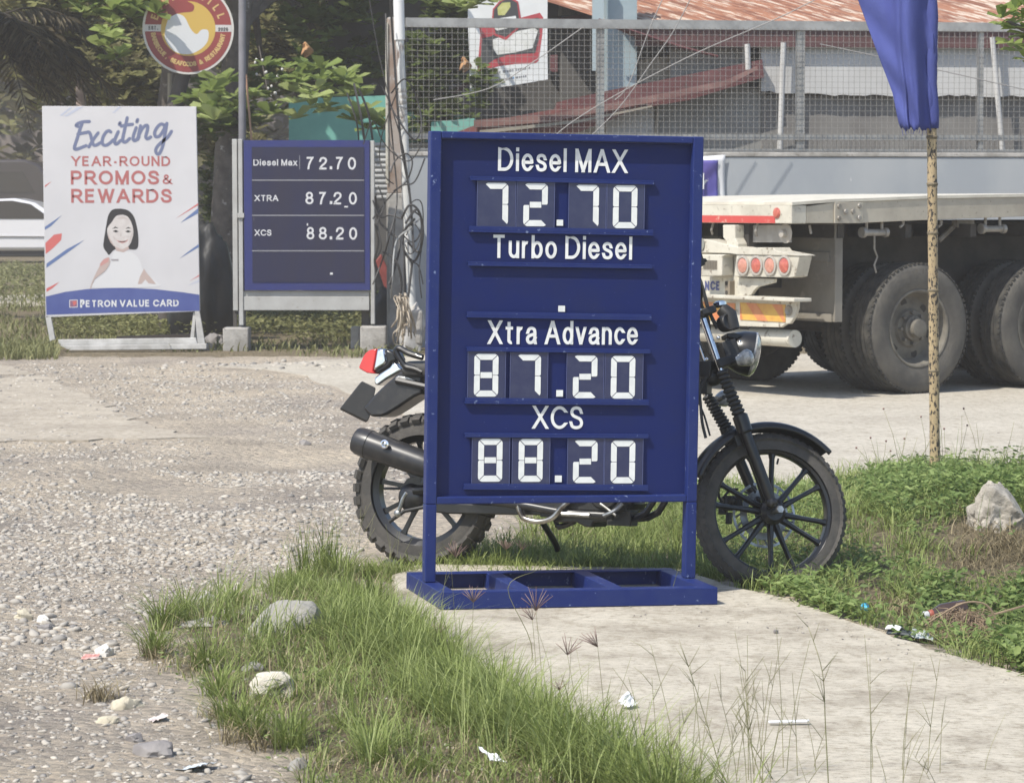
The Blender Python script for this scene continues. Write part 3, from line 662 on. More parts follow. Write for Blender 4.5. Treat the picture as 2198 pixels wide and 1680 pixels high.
MB().prism([bl(*c5(*p), .047) for p in ((722, 131), (780, 140), (860, 180), (915, 300), (830, 335), (790, 400), (640, 495), (560, 465), (720, 372), (758, 320))], (0, .094, 0)).build('cap', m_black, tlm, True, .008)
MB().prism([bl(*c5(*p), .05) for p in ((565, 640), (580, 560), (640, 505), (800, 400), (840, 340), (890, 335), (950, 390), (1000, 440), (900, 500), (760, 580), (620, 680), (590, 672))], (0, .10, 0)).build('tail_bracket', m_chrome, bk, True, .008)
mb = MB()
for s in (.10, -.10):
    mb.tube(cr([bl(*c5(*p), s) for p in ((1300, 480), (1180, 430), (1060, 400), (1000, 340), (910, 190), (910, 140), (960, 125), (1100, 200), (1300, 260))], 5), .0125, 9)
mb.tube([bl(*c5(925, 130), .10), bl(*c5(925, 130), -.10)], .0125, 9)
mb.build('grab_rail', m_black, bk, True)
def oval(x, yc, z0, z1, hw, n=14, tp=.7):
    out = []
    for i in range(n):
        a = 2*math.pi*i/n; c, s_ = math.cos(a), math.sin(a)
        out.append(V3((x, yc+hw*math.copysign(abs(c)**tp, c), (z0+z1)/2+(z1-z0)/2*math.copysign(abs(s_)**tp, s_))))
    return out
sx0 = bl(*c5(1100, 330)).x
mb = MB(); mb.loft([oval(x, 0, z0, z1, hw) for x, z0, z1, hw in ((sx0, .765, .80, .07), (sx0+.02, .755, .825, .10), (sx0+.2, .75, .835, .125), (sx0+.42, .73, .815, .12), (sx0+.62, .715, .795, .09), (sx0+.66, .72, .77, .07))])
mb.build('seat', mat('seat vinyl', (.02, .02, .02), .55, c2=(.035, .033, .03), bump=.15, bs=150), bk, True)
tx = sx0+.58
mb = MB(); mb.loft([oval(tx+x, 0, z0, z1, hw, 18, .8) for x, z0, z1, hw in ((0, .76, .83, .06), (.05, .73, .87, .11), (.18, .71, .925, .15), (.34, .70, .945, .155), (.45, .72, .92, .12), (.50, .76, .88, .06))])
tk = mb.build('fuel_tank', m_black, bk, True); MB().lathe([(0, .02), (.03, .018), (.034, .0), (.034, -.02)], V3((tx+.28, 0, .945)), V3((0, 0, 1)), 20).build('cap', m_chrome, tk, True)
MB().prism([V3((sx0+.26, -.115, .70)), V3((sx0+.48, -.125, .70)), V3((sx0+.46, -.13, .48)), V3((sx0+.30, -.125, .50))], (0, .25, 0)).build('side_cover', m_black, bk, True, .02)
# frame, engine, exhaust
mb = MB()
hz = Mbi @ (Mb @ fl(1500, 720, 0)); hx = hz-fwd*.04
for s in (.07, -.07):
    mb.tube(cr([V3((hx.x-.04, s*.3, hx.z)), V3((tx+.2, s, .69)), V3((sx0+.3, s, .70)), V3((sx0-.02, s, .745))], 4), .015, 8)
    mb.tube(cr([V3((hx.x-.06, s*.3, hx.z-.06)), V3((1.02, s*.8, .50)), V3((.96, s, .26)), V3((.74, s, .235)), V3((.5, s, .28)), V3((.42, s, .6))], 4), .014, 8)
    mb.tube([RC+V3((0, -s*1.5, 0)), V3((.5, -s*1.4, .36))], .021, 10); mb.tube([RC+V3((.05, s*1.75, .03)), V3((sx0+.24, s*1.6, .70))], .017, 10)
mb.build('frame', m_black, bk, True)
mb = MB()
for s in (1, -1):
    n = 36; pts = [RC+V3((.05, s*.125, .04)).lerp(V3((.05, s*.125, .04)), 0)]; a_, b_ = RC+V3((.06, s*.13, .06)), V3((sx0+.23, s*.12, .68)); d = (b_-a_)
    x_1, y_1, _ = basis(d)
    mb.tube([a_+d*(.12+.7*i/120)+(x_1*math.cos(i*.62)+y_1*math.sin(i*.62))*.026 for i in range(121)], .0045, 5)
mb.build('rear_shock', m_alu, bk, True)
mb = MB(); mb.box((.74, 0, .36), (.30, .22, .20)); mb.lathe([(0, .135), (.075, .13), (.085, .11), (.085, 0)], (.68, 0, .37), (0, -1, 0), 26); mb.lathe([(0, .125), (.06, .12), (.07, .1), (.07, 0)], (.80, 0, .33), (0, -1, 0), 26); mb.lathe([(0, .13), (.09, .125), (.1, .1), (.1, 0)], (.68, 0, .37), (0, 1, 0), 26)
for i in range(8): mb.box((.86+.017*i, 0, .48+.020*i), (.15, .15, .006), Matrix.Rotation(R(-40), 3, 'Y'))
mb.box((.92, 0, .55), (.11, .11, .16), Matrix.Rotation(R(40), 3, 'Y')); mb.box((.70, -.02, .255), (.34, .16, .06)); mb.box((.86, -.06, .235), (.10, .08, .06)); mb.box((.60, .05, .26), (.12, .10, .06))
mb.build('engine', m_blackm, bk, True, .012)
mb = MB(); mp0, mp1 = bl(*c7(165, 745), .16), bl(*c7(555, 885), .15); d = (mp1-mp0); far_ = V3((.52, -.145, .34))
mb.tube([mp0-d*.10, mp0-d*.085, mp0-d*.02, mp0+d*.14, mp0+d*.141, mp0+d*.15, mp1, mp1+d*.35, mp1+d*.55], [.030, .050, .056, .060, .060, .0575, .054, .046, .026], 28)
mf = mb.build('muffler', m_muffler, bk, True)
bp_ = bl(*c7(320, 762), .222)
MB().lathe([(.017, -.004), (.018, .003), (.013, .004), (.011, -.002), (.006, .001), (0, .003)], bp_, (0, -1, 0), 20).build('bolt', m_chrome, mf, True)
hp = [mp1+d*.5]+[bl(*cb(*p), .13) for p in ((835, 95), (850, 150), (880, 190), (970, 208), (1050, 185), (1110, 120), (1180, 60))]
mb = MB(); mb.tube(cr([mp1+d*.55, bl(*cb(640, 60), .13), bl(*cb(760, 90), .13), bl(*cb(900, 110), .12), bl(*cb(1120, 150), .11), bl(*cb(1300, 165), .10), bl(*cb(1450, 140), .09), V3((1.02, -.06, .42)), V3((1.0, -.04, .54))], 6), .0175, 12)
mb.build('exhaust_pipe', m_muffler, bk, True)
mb = MB(); mb.tube(cr(hp[1:], 6), .011, 10); mb.build('crash_bar', m_pipe, bk, True)
mb = MB(); mb.tube([bl(*cb(1110, 158), .14), bl(*cb(1285, 168), .14)], .009, 8); mb.tube(cr([bl(*cb(1490, 95), .12), bl(*cb(1440, 140), .13), bl(*cb(1370, 170), .13)], 4), .008, 8); mb.tube([bl(*cb(1350, 95), .13), bl(*cb(1450, 170), .13)], .005, 6)
mb.build('brake_pedal', m_alu, bk, True)
mb = MB(); mb.tube(cr([bl(*cb(985, 205), -.06), bl(*cb(1020, 260), -.12), bl(*cb(1072, 345), -.2), bl(*cb(1085, 390), -.22)], 4), [.013]*13, 8); mb.tube([bl(*cb(1085, 242), .06), bl(*cb(1120, 235), .06), bl(*cb(1190, 205), .06)], .012, 8); mb.tube([bl(*cb(1060, 170), .06), bl(*cb(1085, 242), .06)], .01, 8)
mb.build('side_stand', m_black, bk, True)
mb = MB(); mb.prism([bl(*cb(*p), .09) for p in ((250, 90), (560, 95), (1080, 110), (1560, 95), (1500, 150), (1460, 190), (1470, 212), (1420, 205), (1310, 212), (1290, 245), (1250, 240), (1200, 212), (1070, 215), (1060, 170), (700, 165), (400, 160), (300, 150))], (0, .17, 0)); mb.build('chassis', m_black, bk, True, .008)
mb = MB(); mb.prism([bl(*c7(*p), .10) for p in ((410, 1060), (470, 985), (560, 960), (640, 1100), (620, 1160), (560, 1170), (500, 1170), (420, 1060))], (0, .03, 0)); mb.ball(bl(*c7(500, 1110), .09), (.06, .03, .06)); mb.tube([bl(*c7(315, 1052), .09), bl(*c7(420, 1052), .09)], .006, 8)
mb.build('rear_hub_cover', m_black, bk, True, .006)
mb = MB(); mb.tube(cr([bl(*c7(*p), .115) for p in ((465, 1080), (440, 1120), (425, 1165), (405, 1215))], 4), .0085, 8); mb.ball(bl(*c7(405, 1215), .115), (.016, .012, .016)); mb.build('brake_arm', m_alu, bk, True)
mb = MB(); mb.tube([bl(*c7(350, 1270), .11), bl(*c7(450, 1200), .11), bl(*c7(640, 1160), .10)], .008, 8); mb.build('brake_rod', m_blackm, bk, True)
# ------------------------------------------------------------ the flatbed trailer
m_cream = mat('dirty cream paint', (.53, .50, .42), .55, c2=(.37, .34, .28), ns=3.5, lo=.42, hi=.70, c3=(.19, .155, .115), ns3=22, lo3=.60, hi3=.70)
m_side = mat('road grey side rail', (.45, .41, .33), .7, c2=(.34, .305, .245), ns=2.5, c3=(.15, .13, .10), ns3=34, lo3=.62, hi3=.74)
m_under = mat('dark underframe', (.030, .028, .025), .85, c2=(.055, .048, .04), ns=5)
m_flap = mat('dusty mudguard plate', (.23, .21, .175), .75, c2=(.16, .145, .12), ns=2.2, c3=(.30, .27, .22), ns3=9, lo3=.6, hi3=.8)
m_ttyre = mat('dusty truck tyre', (.085, .080, .072), .9, c2=(.125, .115, .098), ns=5, bump=.3, bs=60, spec=.2)
m_tread = mat('tyre tread', (.038, .037, .035), .85, c2=(.075, .07, .06), ns=14, bump=.4, bs=60, spec=.2)
m_rim = mat('dusty steel rim', (.17, .155, .125), .75, c2=(.10, .09, .075), ns=8, lo=.4, hi=.65)
m_lamp = mat('red tail lamp', (.50, .13, .09), .3, c2=(.35, .08, .06), ns=30, coat=.4)
m_lampo = mat('pale tail lamp', (.55, .26, .19), .3, c2=(.42, .18, .13), ns=30, coat=.4)
m_lamprim = mat('lamp rim', (.36, .33, .29), .5)
m_yellow = mat('reflective yellow', (.60, .36, .07), .45, c2=(.52, .27, .06), ns=12)
m_orange = mat('reflective orange', (.54, .22, .09), .45, c2=(.50, .16, .06), ns=12)
m_redp = mat('faded red stripe', (.48, .065, .055), .5, c2=(.55, .30, .24), ns=18, lo=.58, hi=.7)
m_navy = mat('navy print', (.05, .06, .17), .5)
m_steel = mat('grey steel', (.30, .28, .25), .5, .3, c2=(.20, .18, .15), ns=12)
tp = thing('flatbed_trailer', 'long cream flatbed trailer with dusty double tyres standing across the road', 'trailer', (2.03, 21.32, 0), R(34))
k6, k3 = crop(1720, 360, 2.585), crop(1700, 560, 5.25)
def ts(cx, cy, pl=0): return px(tp, *k6(cx, cy), pl, 1)      # on the near side plane
def tr(cx, cy, pl=0): return px(tp, *k3(cx, cy), pl, 0)      # on the rear plane
bots = [ts(*p) for p in ((680, 515), (950, 512), (1130, 510), (1530, 492), (2171, 468))]; tops = [ts(*p) for p in ((680, 386), (950, 376), (1130, 371), (1530, 354), (2171, 342))]
zb_, zt_ = bots[0].z, tops[0].z
Wt, Lt = 2.5, 8.2
mb = MB(); mb.bb(0, .14, 0, Wt, zb_, zt_-.012); rear = mb.build('rear_beam', m_cream, tp, bevel=.006)
sidep = [V3((.142, 0, zb_+.002))]+bots[1:]+[V3((Lt, 0, bots[-1].z+.02)), V3((Lt, 0, tops[-1].z+.02))]+tops[:0:-1]+[V3((.142, 0, zt_-.02))]
for y0 in (0, Wt-.06): MB().prism([p+V3((0, y0, 0)) for p in sidep], (0, .06, 0)).build('side_rail', m_side if y0 == 0 else m_side, tp, bevel=.004)
dk = [V3((.0, 0, zt_-.0115))]+[p+V3((0, 0, .0005)) for p in tops[1:]]+[V3((Lt, 0, tops[-1].z+.0205))]
mb = MB(); mb.prism([p+V3((0, -.008, 0)) for p in dk]+[p+V3((0, -.008, .022)) for p in dk[::-1]], (0, Wt+.016, 0)); mb.build('deck', mat('deck plate', (.62, .58, .48), .6, c2=(.5, .46, .38), ns=4), tp)
a, b_ = ts(950, 378, -.012), ts(1132, 512, -.012)
mb = MB(); mb.bb(a.x, b_.x, -.012, -.0005, b_.z, a.z); gs = mb.build('gusset_plate', m_side, tp, bevel=.003)
mb = MB()
for p in ((976, 402), (1108, 400), (1019, 438), (1066, 436), (976, 480), (1106, 478)): mb.lathe([(0, .012), (.016, .011), (.020, .004), (.02, 0)], ts(*p, -.012), (0, -1, 0), 12)
mb.build('bolts', m_steel, gs, True)
a, b_ = tr(215, -25), tr(1250, 8)
mb = MB(); mb.bb(-.003, -.0005, b_.y, Wt, zb_+.002, zb_+.055); mb.build('red_stripe', m_redp, rear)
k6r = lambda cx, cy, pl=0: px(tp, *k6(cx, cy), pl, 0)
mb = MB(); mb.lathe([(0, .018), (.028, .016), (.033, .008), (.04, .006), (.04, 0)], k6r(575, 447), (-1, 0, 0), 18); mb.build('marker_lamp', m_lamp, rear, True)
mb = MB()
for p in ((165, 540), (450, 550)): q = k6r(*p, .05); MB().tube([q+V3((0, 0, .04)), q+V3((-.02, 0, -.02)), q+V3((.0, .01, -.05))], .01, 6).build('hook', m_steel, tp)
MB().tube([ts(785, 525, .05), ts(795, 580, .05)], .01, 6).build('hook', m_steel, tp)
def rprism(name, pts, x0, dep, m, bevel=.006, mirror=True, parent=None):
    P = [tr(*p, x0) for p in pts]; mb = MB(); mb.prism(P, (dep, 0, 0)); o = mb.build(name, m, parent or tp, bevel=bevel)
    if mirror: MB().prism([V3((p.x, Wt-p.y, p.z)) for p in P], (dep, 0, 0)).build(name, m, parent or tp, bevel=bevel)
    return o
yl = lambda cx, cy, pl: tr(cx, cy, pl).y
full = Wt
# back plate, upper arch, lamp clusters
z0, z1 = tr(400, 960, .02).z, tr(400, 372, .02).z; ye = yl(760, 700, .02)
MB().bb(.02, .05, ye, Wt-ye, z0, z1).build('back_plate', m_cream, tp, bevel=.004)
rprism('light_arch', [(120, 200), (310, 198), (430, 222), (600, 272), (780, 310), (1220, 310), (1252, 352), (1520, 402), (1565, 418), (740, 400), (640, 385), (120, 372)], -.06, .16, m_cream)
for mir in (0, 1):
    P = [tr(*p, -.05) for p in ((742, 402), (1528, 412), (1568, 424), (1508, 690), (1440, 704), (708, 690))]
    fl2 = (lambda p: V3((p.x, Wt-p.y, p.z))) if mir else (lambda p: p)
    box = MB().prism([fl2(p) for p in P], (.12, 0, 0)).build('lamp_box', m_cream, tp, bevel=.006)
    for i, (cx, cy) in enumerate(((835, 545), (1012, 545), (1190, 545), (1380, 545))):
        c = fl2(tr(cx, cy, -.05)); r = .074
        lm = MB().lathe([(0, .022), (r*.35, .022), (r*.70, .014), (r*.72, .009), (r*.72, .002)], c, (-1, 0, 0), 24).build('tail_lamp', m_lampo if i % 2 == 0 else m_lamp, box, True)
    for i, (cx, cy) in enumerate(((835, 545), (1012, 545), (1190, 545), (1380, 545))):
        c = fl2(tr(cx, cy, -.05)); MB().lathe([(r*.72, .004), (r*.80, .016), (r, .014), (r*1.02, 0)], c, (-1, 0, 0), 24).build('lamp_rim', m_lamprim, box, True)
rprism('gusset', [(750, 702), (1235, 722), (1228, 770), (1110, 800), (1010, 828), (970, 870), (930, 932), (750, 970)], .0, .03, m_cream, .003)
rprism('heater_box', [(250, 400), (600, 400), (550, 430), (545, 680), (250, 690)], -.10, .11, m_cream, .01, False)
a, b_ = tr(300, 475, -.105), tr(485, 597, -.105); mb = MB()
for i in range(9): y = a.y+(b_.y-a.y)*(i+.5)/9; mb.bb(-.107, -.1005, y-.006, y+.006, b_.z, a.z)
mb.build('grille', mat('grille', (.16, .14, .11), .6), tp)
mb = MB(); c = tr(270, 265, -.065); mb.lathe([(0, .005), (.05, .004), (.05, 0)], c, (-1, 0, 0), 18); mb.build('vent', mat('vent grey', (.22, .22, .19), .6), tp, True)
mb = MB(); mb.prism([tr(*p, -.03) for p in ((585, 748), (650, 745), (650, 955), (590, 950))], (.10, 0, 0)); br = mb.build('bracket', mat('rusty bracket', (.20, .165, .12), .7), tp, bevel=.004)
mb = MB()
for p in ((610, 778), (612, 900)): mb.lathe([(0, .003), (.016, .003), (.016, 0)], tr(*p, -.03), (-1, 0, 0), 12)
mb.build('hole', m_under, br)
text_on(tp, 'ANCE', *k3(255, 866), *k3(528, 872), 122/5.25/1.16468, .02, ax=0, m=m_navy, t=.24, gap=.16, lift=.003)
# rear bumper with striped plates
z0, z1, z2 = tr(800, 1340, -.02).z, tr(800, 985, -.02).z, tr(800, 938, -.02).z
P = [tr(*p, -.02) for p in ((1540, 990), (1535, 1100), (1515, 1180), (1480, 1250), (1440, 1308), (1390, 1312), (1320, 1358), (800, 1342))]
outl = P+[V3((P[0].x, Wt-p.y, p.z)) for p in P[::-1]]
bm_ = MB().prism(outl, (.03, 0, 0)).build('bumper', m_cream, tp, bevel=.006)
P2_ = [tr(*p, -.12) for p in ((1480, 945), (1488, 988))]
mb = MB(); ya = P2_[0].y; mb.bb(-.11, .06, ya, Wt-ya, z1+.001, z2); mb.build('bumper_lip', m_cream, tp, bevel=.006)
def striped(x0, y0, x1, y1, xs_=None):
    a, b_ = tr(x0, y0, -.022), tr(x1, y1, -.022); mb = MB(); mb.bb(-.026, -.0205, a.y, b_.y, b_.z, a.z); pl = mb.build('reflector_plate', m_yellow, bm_)
    h = a.z-b_.z; n = int(abs(a.y-b_.y)/.30)+1; mb = MB()
    for i in range(-1, n+1):
        q = []
        for dz, dy in ((0, 0), (0, .075), (1, .075+.10), (1, .10)): q.append((a.y-(.06+i*.19+dy-.03)*1.0, b_.z+h*dz))
        lo_, hi_ = min(a.y, b_.y), max(a.y, b_.y)
        q = [(a.y-(i*.30+yy), zz) for yy, zz in ((.07, a.z), (.19, a.z), (.33, b_.z), (.21, b_.z))]
        q = [(min(max(yy, lo_), hi_), zz) for yy, zz in q]
        if max(v[0] for v in q)-min(v[0] for v in q) > .02: mb.prism([V3((-.0275, yy, zz)) for yy, zz in q], (.001, 0, 0))
    mb.build('stripe', m_orange, pl)
striped(795, 1030, 1385, 1288); striped(225, 1015, 725, 1275)
mb = MB(); mb.lathe([(0, .0), (.022, .006), (.034, .012), (.040, .006), (.040, 0)], tr(1430, 1135, -.02), (-1, 0, 0), 20); mb.build('grommet', m_steel, bm_, True)
c = tr(1510, 1505, .10); MB().tube([V3((.10, c.y, c.z)), V3((.10, Wt-c.y, c.z))], .064, 24).build('underrun_tube', m_cream, tp, True)
mb = MB()
for yy in (.62, 1.88): mb.bb(.06, .14, yy-.05, yy+.05, c.z+.03, zb_-.001)
mb.build('hanger', m_under, tp)
P = [tr(*p, -.03) for p in ((560, 12), (720, 12), (722, 190), (760, 260), (760, 305), (610, 300), (610, 230), (565, 180))]
MB().prism(P, (.09, 0, 0)).build('light_post', m_cream, tp, bevel=.006)
P = [tr(*p, .10) for p in ((735, 15), (1425, 12), (1438, 242), (800, 238), (735, 180))]
ip = MB().prism(P, (.02, 0, 0)).build('back_panel', mat('bare grey panel', (.36, .34, .31), .55, c2=(.28, .26, .23), ns=8), tp)
for p in ((830, 120), (1388, 125)): MB().lathe([(0, .05), (.028, .045), (.03, .01), (.072, .004), (.074, 0)], tr(*p, .10), (-1, 0, 0), 18).build('rubber_buffer', m_lamprim, ip, True)
# mudguard plate
xg = .50
P = [px(tp, *k6(*p), xg, 0) for p in ((640, 518), (948, 518), (948, 1152), (640, 1145))]
gy0, gy1 = px(tp, *k6(948, 800), xg, 0).y, 1.0
gz0 = px(tp, *k6(940, 1150), xg, 0).z
mb = MB(); mb.bb(xg, xg+.035, gy0, gy1, gz0, zb_-.004); gp_ = mb.build('mudguard_plate', m_flap, tp, bevel=.004)
mb = MB(); q = px(tp, *k6(840, 728), xg, 0); mb.bb(xg-.02, xg-.0005, gy0+.05, gy1-.02, q.z-.035, q.z+.035); q = px(tp, *k6(840, 1120), xg, 0); mb.bb(xg-.012, xg-.0005, gy0+.02, gy1-.02, q.z-.03, q.z+.03); mb.bb(xg-.012, xg+.06, gy0-.02, gy0-.0005, gz0, zb_-.005)
mb.build('stiffener', m_flap, gp_, bevel=.003)
MB().bb(xg, xg+.035, Wt-gy1, Wt-gy0, gz0, zb_-.004).build('mudguard_plate', m_flap, tp, bevel=.004)
# underframe, axles, wheels
mb = MB()
for yy in (.72, 1.70): mb.bb(.16, Lt, yy, yy+.10, .80, zb_-.01)
for i in range(12): mb.bb(.5+i*.66, .56+i*.66, .07, Wt-.07, zb_-.11, zb_-.012)
mb.bb(.2, Lt, .3, 2.2, zb_-.006, zb_-.002)
mb.build('chassis', m_under, tp)
wc = ts(1500, 1197, .02); Rt_ = .495; wz = .497
mb = MB()
m1, m2 = ts(1120, 575, .1), ts(1280, 575, .1)
for (x0, x1, z) in ((1120, 1285, 572), (1890, 2045, 548)):
    a, b_ = ts(x0, z, .05), ts(x1, z, .05); mb.tube([a, b_], .026, 12); mb.tube([a, a+V3((.03, 0, 0))], .04, 12); mb.tube([b_, b_-V3((.03, 0, 0))], .036, 12)
    for k in (.2, .8): q = a.lerp(b_, k); mb.tube([q, q+V3((0, 0, .13))], .012, 6)
    mb.build('winch', m_steel, tp, True); mb = MB()
q = ts(1205, 590, .05); mb.tube([q, q+V3((.0, 0, -.10)), q+V3((.03, 0, -.16)), q+V3((0, 0, -.22)), q+V3((.02, 0, -.28))], .008, 6); mb.build('chain', m_steel, tp, True)
for xq in (1390, 1635): q = ts(xq, 520, .05); MB().tube([q+V3((0, 0, .03)), q, q+V3((-.03, 0, -.02))], .012, 6).build('hook', m_steel, tp, True)
mb = MB(); mb.tube([ts(1620, 625, .25), ts(1735, 515, .25)], .02, 6).build('strut', m_steel, tp, True); mb = MB(); a, b_ = ts(1740, 490, .2), ts(1850, 540, .2); mb.bb(a.x, b_.x, .2, .26, b_.z, a.z).build('stowage_box', m_steel, tp)
def tyre_mesh():
    mb = MB(); h = Rt_-.29; prof = [(.292, .03), (.30, .012), (.34, -.003), (.40, -.008), (.45, -.002), (.478, .012), (.490, .026)]
    mb.lathe(prof+[(r, .24-y) for r, y in prof[::-1]], (0, 0, 0), (0, 1, 0), 64, closed=True); return mb
def tread_mesh():
    mb = MB(); pr = [(.489, .022)]
    for k in range(4):
        y0 = .026+k*.049; pr += [(.4955, y0), (.4955, y0+.040), (.487, y0+.042), (.487, y0+.047)]
    pr += [(.489, .222)]
    mb.lathe(pr, (0, 0, 0), (0, 1, 0), 90)
    for i in range(70):
        a = 2*math.pi*i/70; d = V3((math.cos(a), 0, math.sin(a))); t_ = V3((-math.sin(a), 0, math.cos(a)))
        for y in (.018, .222): mb.box(d*.4885+V3((0, y, 0)), (.026, .022, .014), Matrix((t_, V3((0, 1, 0)), d)).transposed())
    return mb
def rim_mesh():
    mb = MB(); mb.lathe([(.292, .02), (.298, .012), (.290, .006), (.278, .010), (.268, .05), (.262, .10), (.235, .135), (.150, .120), (.135, .10), (.10, .098), (.0, .098), (0, .13), (.262, .15), (.285, .22)], (0, 0, 0), (0, 1, 0), 48)
    mb.lathe([(.0, -.005), (.055, -.004), (.066, .0), (.07, .02), (.072, .055), (.092, .06), (.095, .10)], (0, 0, 0), (0, 1, 0), 26)
    for i in range(8): a = 2*math.pi*(i+.5)/8; mb.tube([V3((.118*math.cos(a), .10, .118*math.sin(a))), V3((.118*math.cos(a), .068, .118*math.sin(a)))], .014, 8)
    return mb
def holes_mesh():
    mb = MB()
    for i in range(6):
        a = 2*math.pi*(i+.35)/6; d = V3((math.cos(a), 0, math.sin(a))); t_ = V3((-math.sin(a), 0, math.cos(a)))
        c = d*.197+V3((0, .1262, 0)); mb.prism([c+d*(.030*math.cos(k*.5236))*1.2+t_*(.030*math.sin(k*.5236)) for k in range(12)], (0, .003, 0))
    return mb
MB0 = None
tyre0 = trd0 = rim0 = hol0 = None
def wheel_at(x, y, flip):
    global tyre0, trd0, rim0, hol0
    if tyre0 is None:
        tyre0 = tyre_mesh().build('wheel', m_ttyre, tp, True, angle=35); trd0 = tread_mesh().build('tread', m_tread, tyre0, True, angle=25); rim0 = rim_mesh().build('rim', m_rim, tyre0, True, angle=35); hol0 = holes_mesh().build('hand_hole', m_under, tyre0)
        objs = [tyre0]
        o = tyre0
    else:
        o = tyre0.copy(); col.objects.link(o); o.parent = tp
        for ch in (trd0, rim0, hol0): c = ch.copy(); col.objects.link(c); c.parent = o
    o.location = (x, y, wz); o.rotation_euler = (0, random.uniform(0, 6), math.pi if flip else 0)
for i in range(4):
    X = wc.x+i*1.31
    wheel_at(X, .02, 0); wheel_at(X, .60-.005, 1); wheel_at(X, Wt-.02, 1); wheel_at(X, Wt-.595, 0)
mb = MB()
for i in range(4):
    X = wc.x+i*1.31; mb.tube([V3((X, .15, wz)), V3((X, Wt-.15, wz))], .07, 12); mb.bb(X-.5, X+.5, .74, .82, wz+.10, wz+.20); mb.bb(X-.5, X+.5, 1.70, 1.78, wz+.10, wz+.20); mb.bb(X-.08, X+.08, .70, .86, wz-.08, wz+.28)
mb.build('axle', m_under, tp)
# raised maker's letters on the near tyre
mb = MB(); o3 = V3((wc.x, .02, wz))
for i, ch in enumerate('CHA'):
    a0 = R(98-i*13)
    def fmap(x, y, l, a0=a0):
        a = a0-(x-.3)*.055/.42; r = .405+y*.045; return o3+V3((r*math.cos(a), -.0125-l, r*math.sin(a)))
    put_text(mb, ch, fmap, .2)
mb.build('raised_letters', mat('tyre letters', (.12, .11, .095), .9), tp)
# ------------------------------------------------------------ walls, mesh fence, buildings behind the road
DW, YW = 29.0, R(8)
m_wall = mat('blue grey painted wall', (.285, .305, .325), .75, c2=(.335, .35, .36), ns=1.3, c3=(.55, .55, .52), ns3=11, lo3=.70, hi3=.76, stretch=(1, 1, .45))
m_galv = mat('galvanised steel', (.34, .34, .33), .5, .3, c2=(.24, .24, .235), ns=6)
m_wire = mat('mesh wire', (.27, .26, .24), .7, spec=.2)
m_conc = mat('raw concrete', (.40, .38, .35), .9, c2=(.26, .245, .22), ns=5, c3=(.15, .13, .11), ns3=16, lo3=.62, hi3=.74, bump=.4, bs=30)
m_rusty = mat('rust stained concrete', (.34, .29, .25), .85, c2=(.22, .14, .095), ns=3.5, c3=(.40, .38, .36), ns3=9)
Mw = Matrix.Translation((wp(836, 424, DW).x, DW, 0)) @ Matrix.Rotation(YW, 4, 'Z')
wl = thing('boundary_wall', 'long blue grey wall with scuffed paint behind the trailer', 'wall', M=Mw)
ws = lambda dx, dy, pl=0: px(wl, dx, dy, pl, 1)
zt = ws(1700, 337).z
MB().bb(0.16, 16, 0, .18, -.05, zt).build('wall_face', m_wall, wl, bevel=.01)
MB().bb(.15, 16.02, -.012, .195, zt+.001, zt+.045).build('coping', m_conc, wl, bevel=.008)
px0, px1 = ws(832, 300).x, ws(864, 300).x
pc = thing('end_pillar', 'rust stained concrete pillar at the left end of the wall', 'pillar', M=Mw)
MB().bb(px0, px1-.002, -.06, .14, 0, ws(845, 415).z).build('lower_block', m_conc, pc, bevel=.01)
MB().bb(px0+.005, px1-.012, -.04, .12, ws(845, 415).z+.001, ws(845, 38).z).build('shaft', m_rusty, pc, bevel=.008)
MB().bb(px0-.022, px0+.003, -.055, -.02, ws(840, 395).z, ws(840, 50).z).build('conduit', m_cream, pc, bevel=.005)
# mesh fence on top of the wall
fn = thing('mesh_fence', 'grey welded wire mesh fence in a steel frame on top of the wall', 'fence', M=Mw)
ztop_ = ws(1000, 52).z; zb = zt+.05
mb = MB(); x0_, x1_ = ws(872, 50).x, 15.8
mb.bb(x0_, x1_, .04, .12, ztop_-.03, ztop_+.06); mb.bb(x0_, x1_, .045, .10, zt+.17, zt+.225); mb.bb(x0_, x1_, .05, .10, zb, zb+.03)
mb.build('rail', m_galv, fn)
for dx, wd in ((1292, .07), (1722, .085), (2110, .05), (2440, .08)):
    x = ws(dx, 200).x; MB().bb(x-wd/2, x+wd/2, .065, .13, zb+.031, ztop_-.031).build('post', m_galv, fn)
mb = MB(); r = .0015; st = .0575
for i in range(int((x1_-x0_)/st)):
    x = x0_+i*st+random.uniform(-.003, .003); mb.bb(x-r, x+r, .028, .0336, zb+.002, ztop_-.005)
for i in range(int((ztop_-zb)/st)+1):
    z = zb+.01+i*st+random.uniform(-.003, .003); mb.bb(x0_, x1_, .0225, .0278, z-r, z+r)
mb.build('mesh', m_wire, fn)
mb = MB()
for i in range(int((x1_-ws(1500, 300).x)/.05)):
    x = ws(1500, 300).x+i*.05; mb.bb(x-r, x+r, .135, .14, zb+.002, zt+.24)
for i in range(4): mb.bb(ws(1500, 300).x, x1_, .141, .146, zb+.02+i*.05-r, zb+.02+i*.05+r)
mb.build('second_mesh', m_wire, fn)
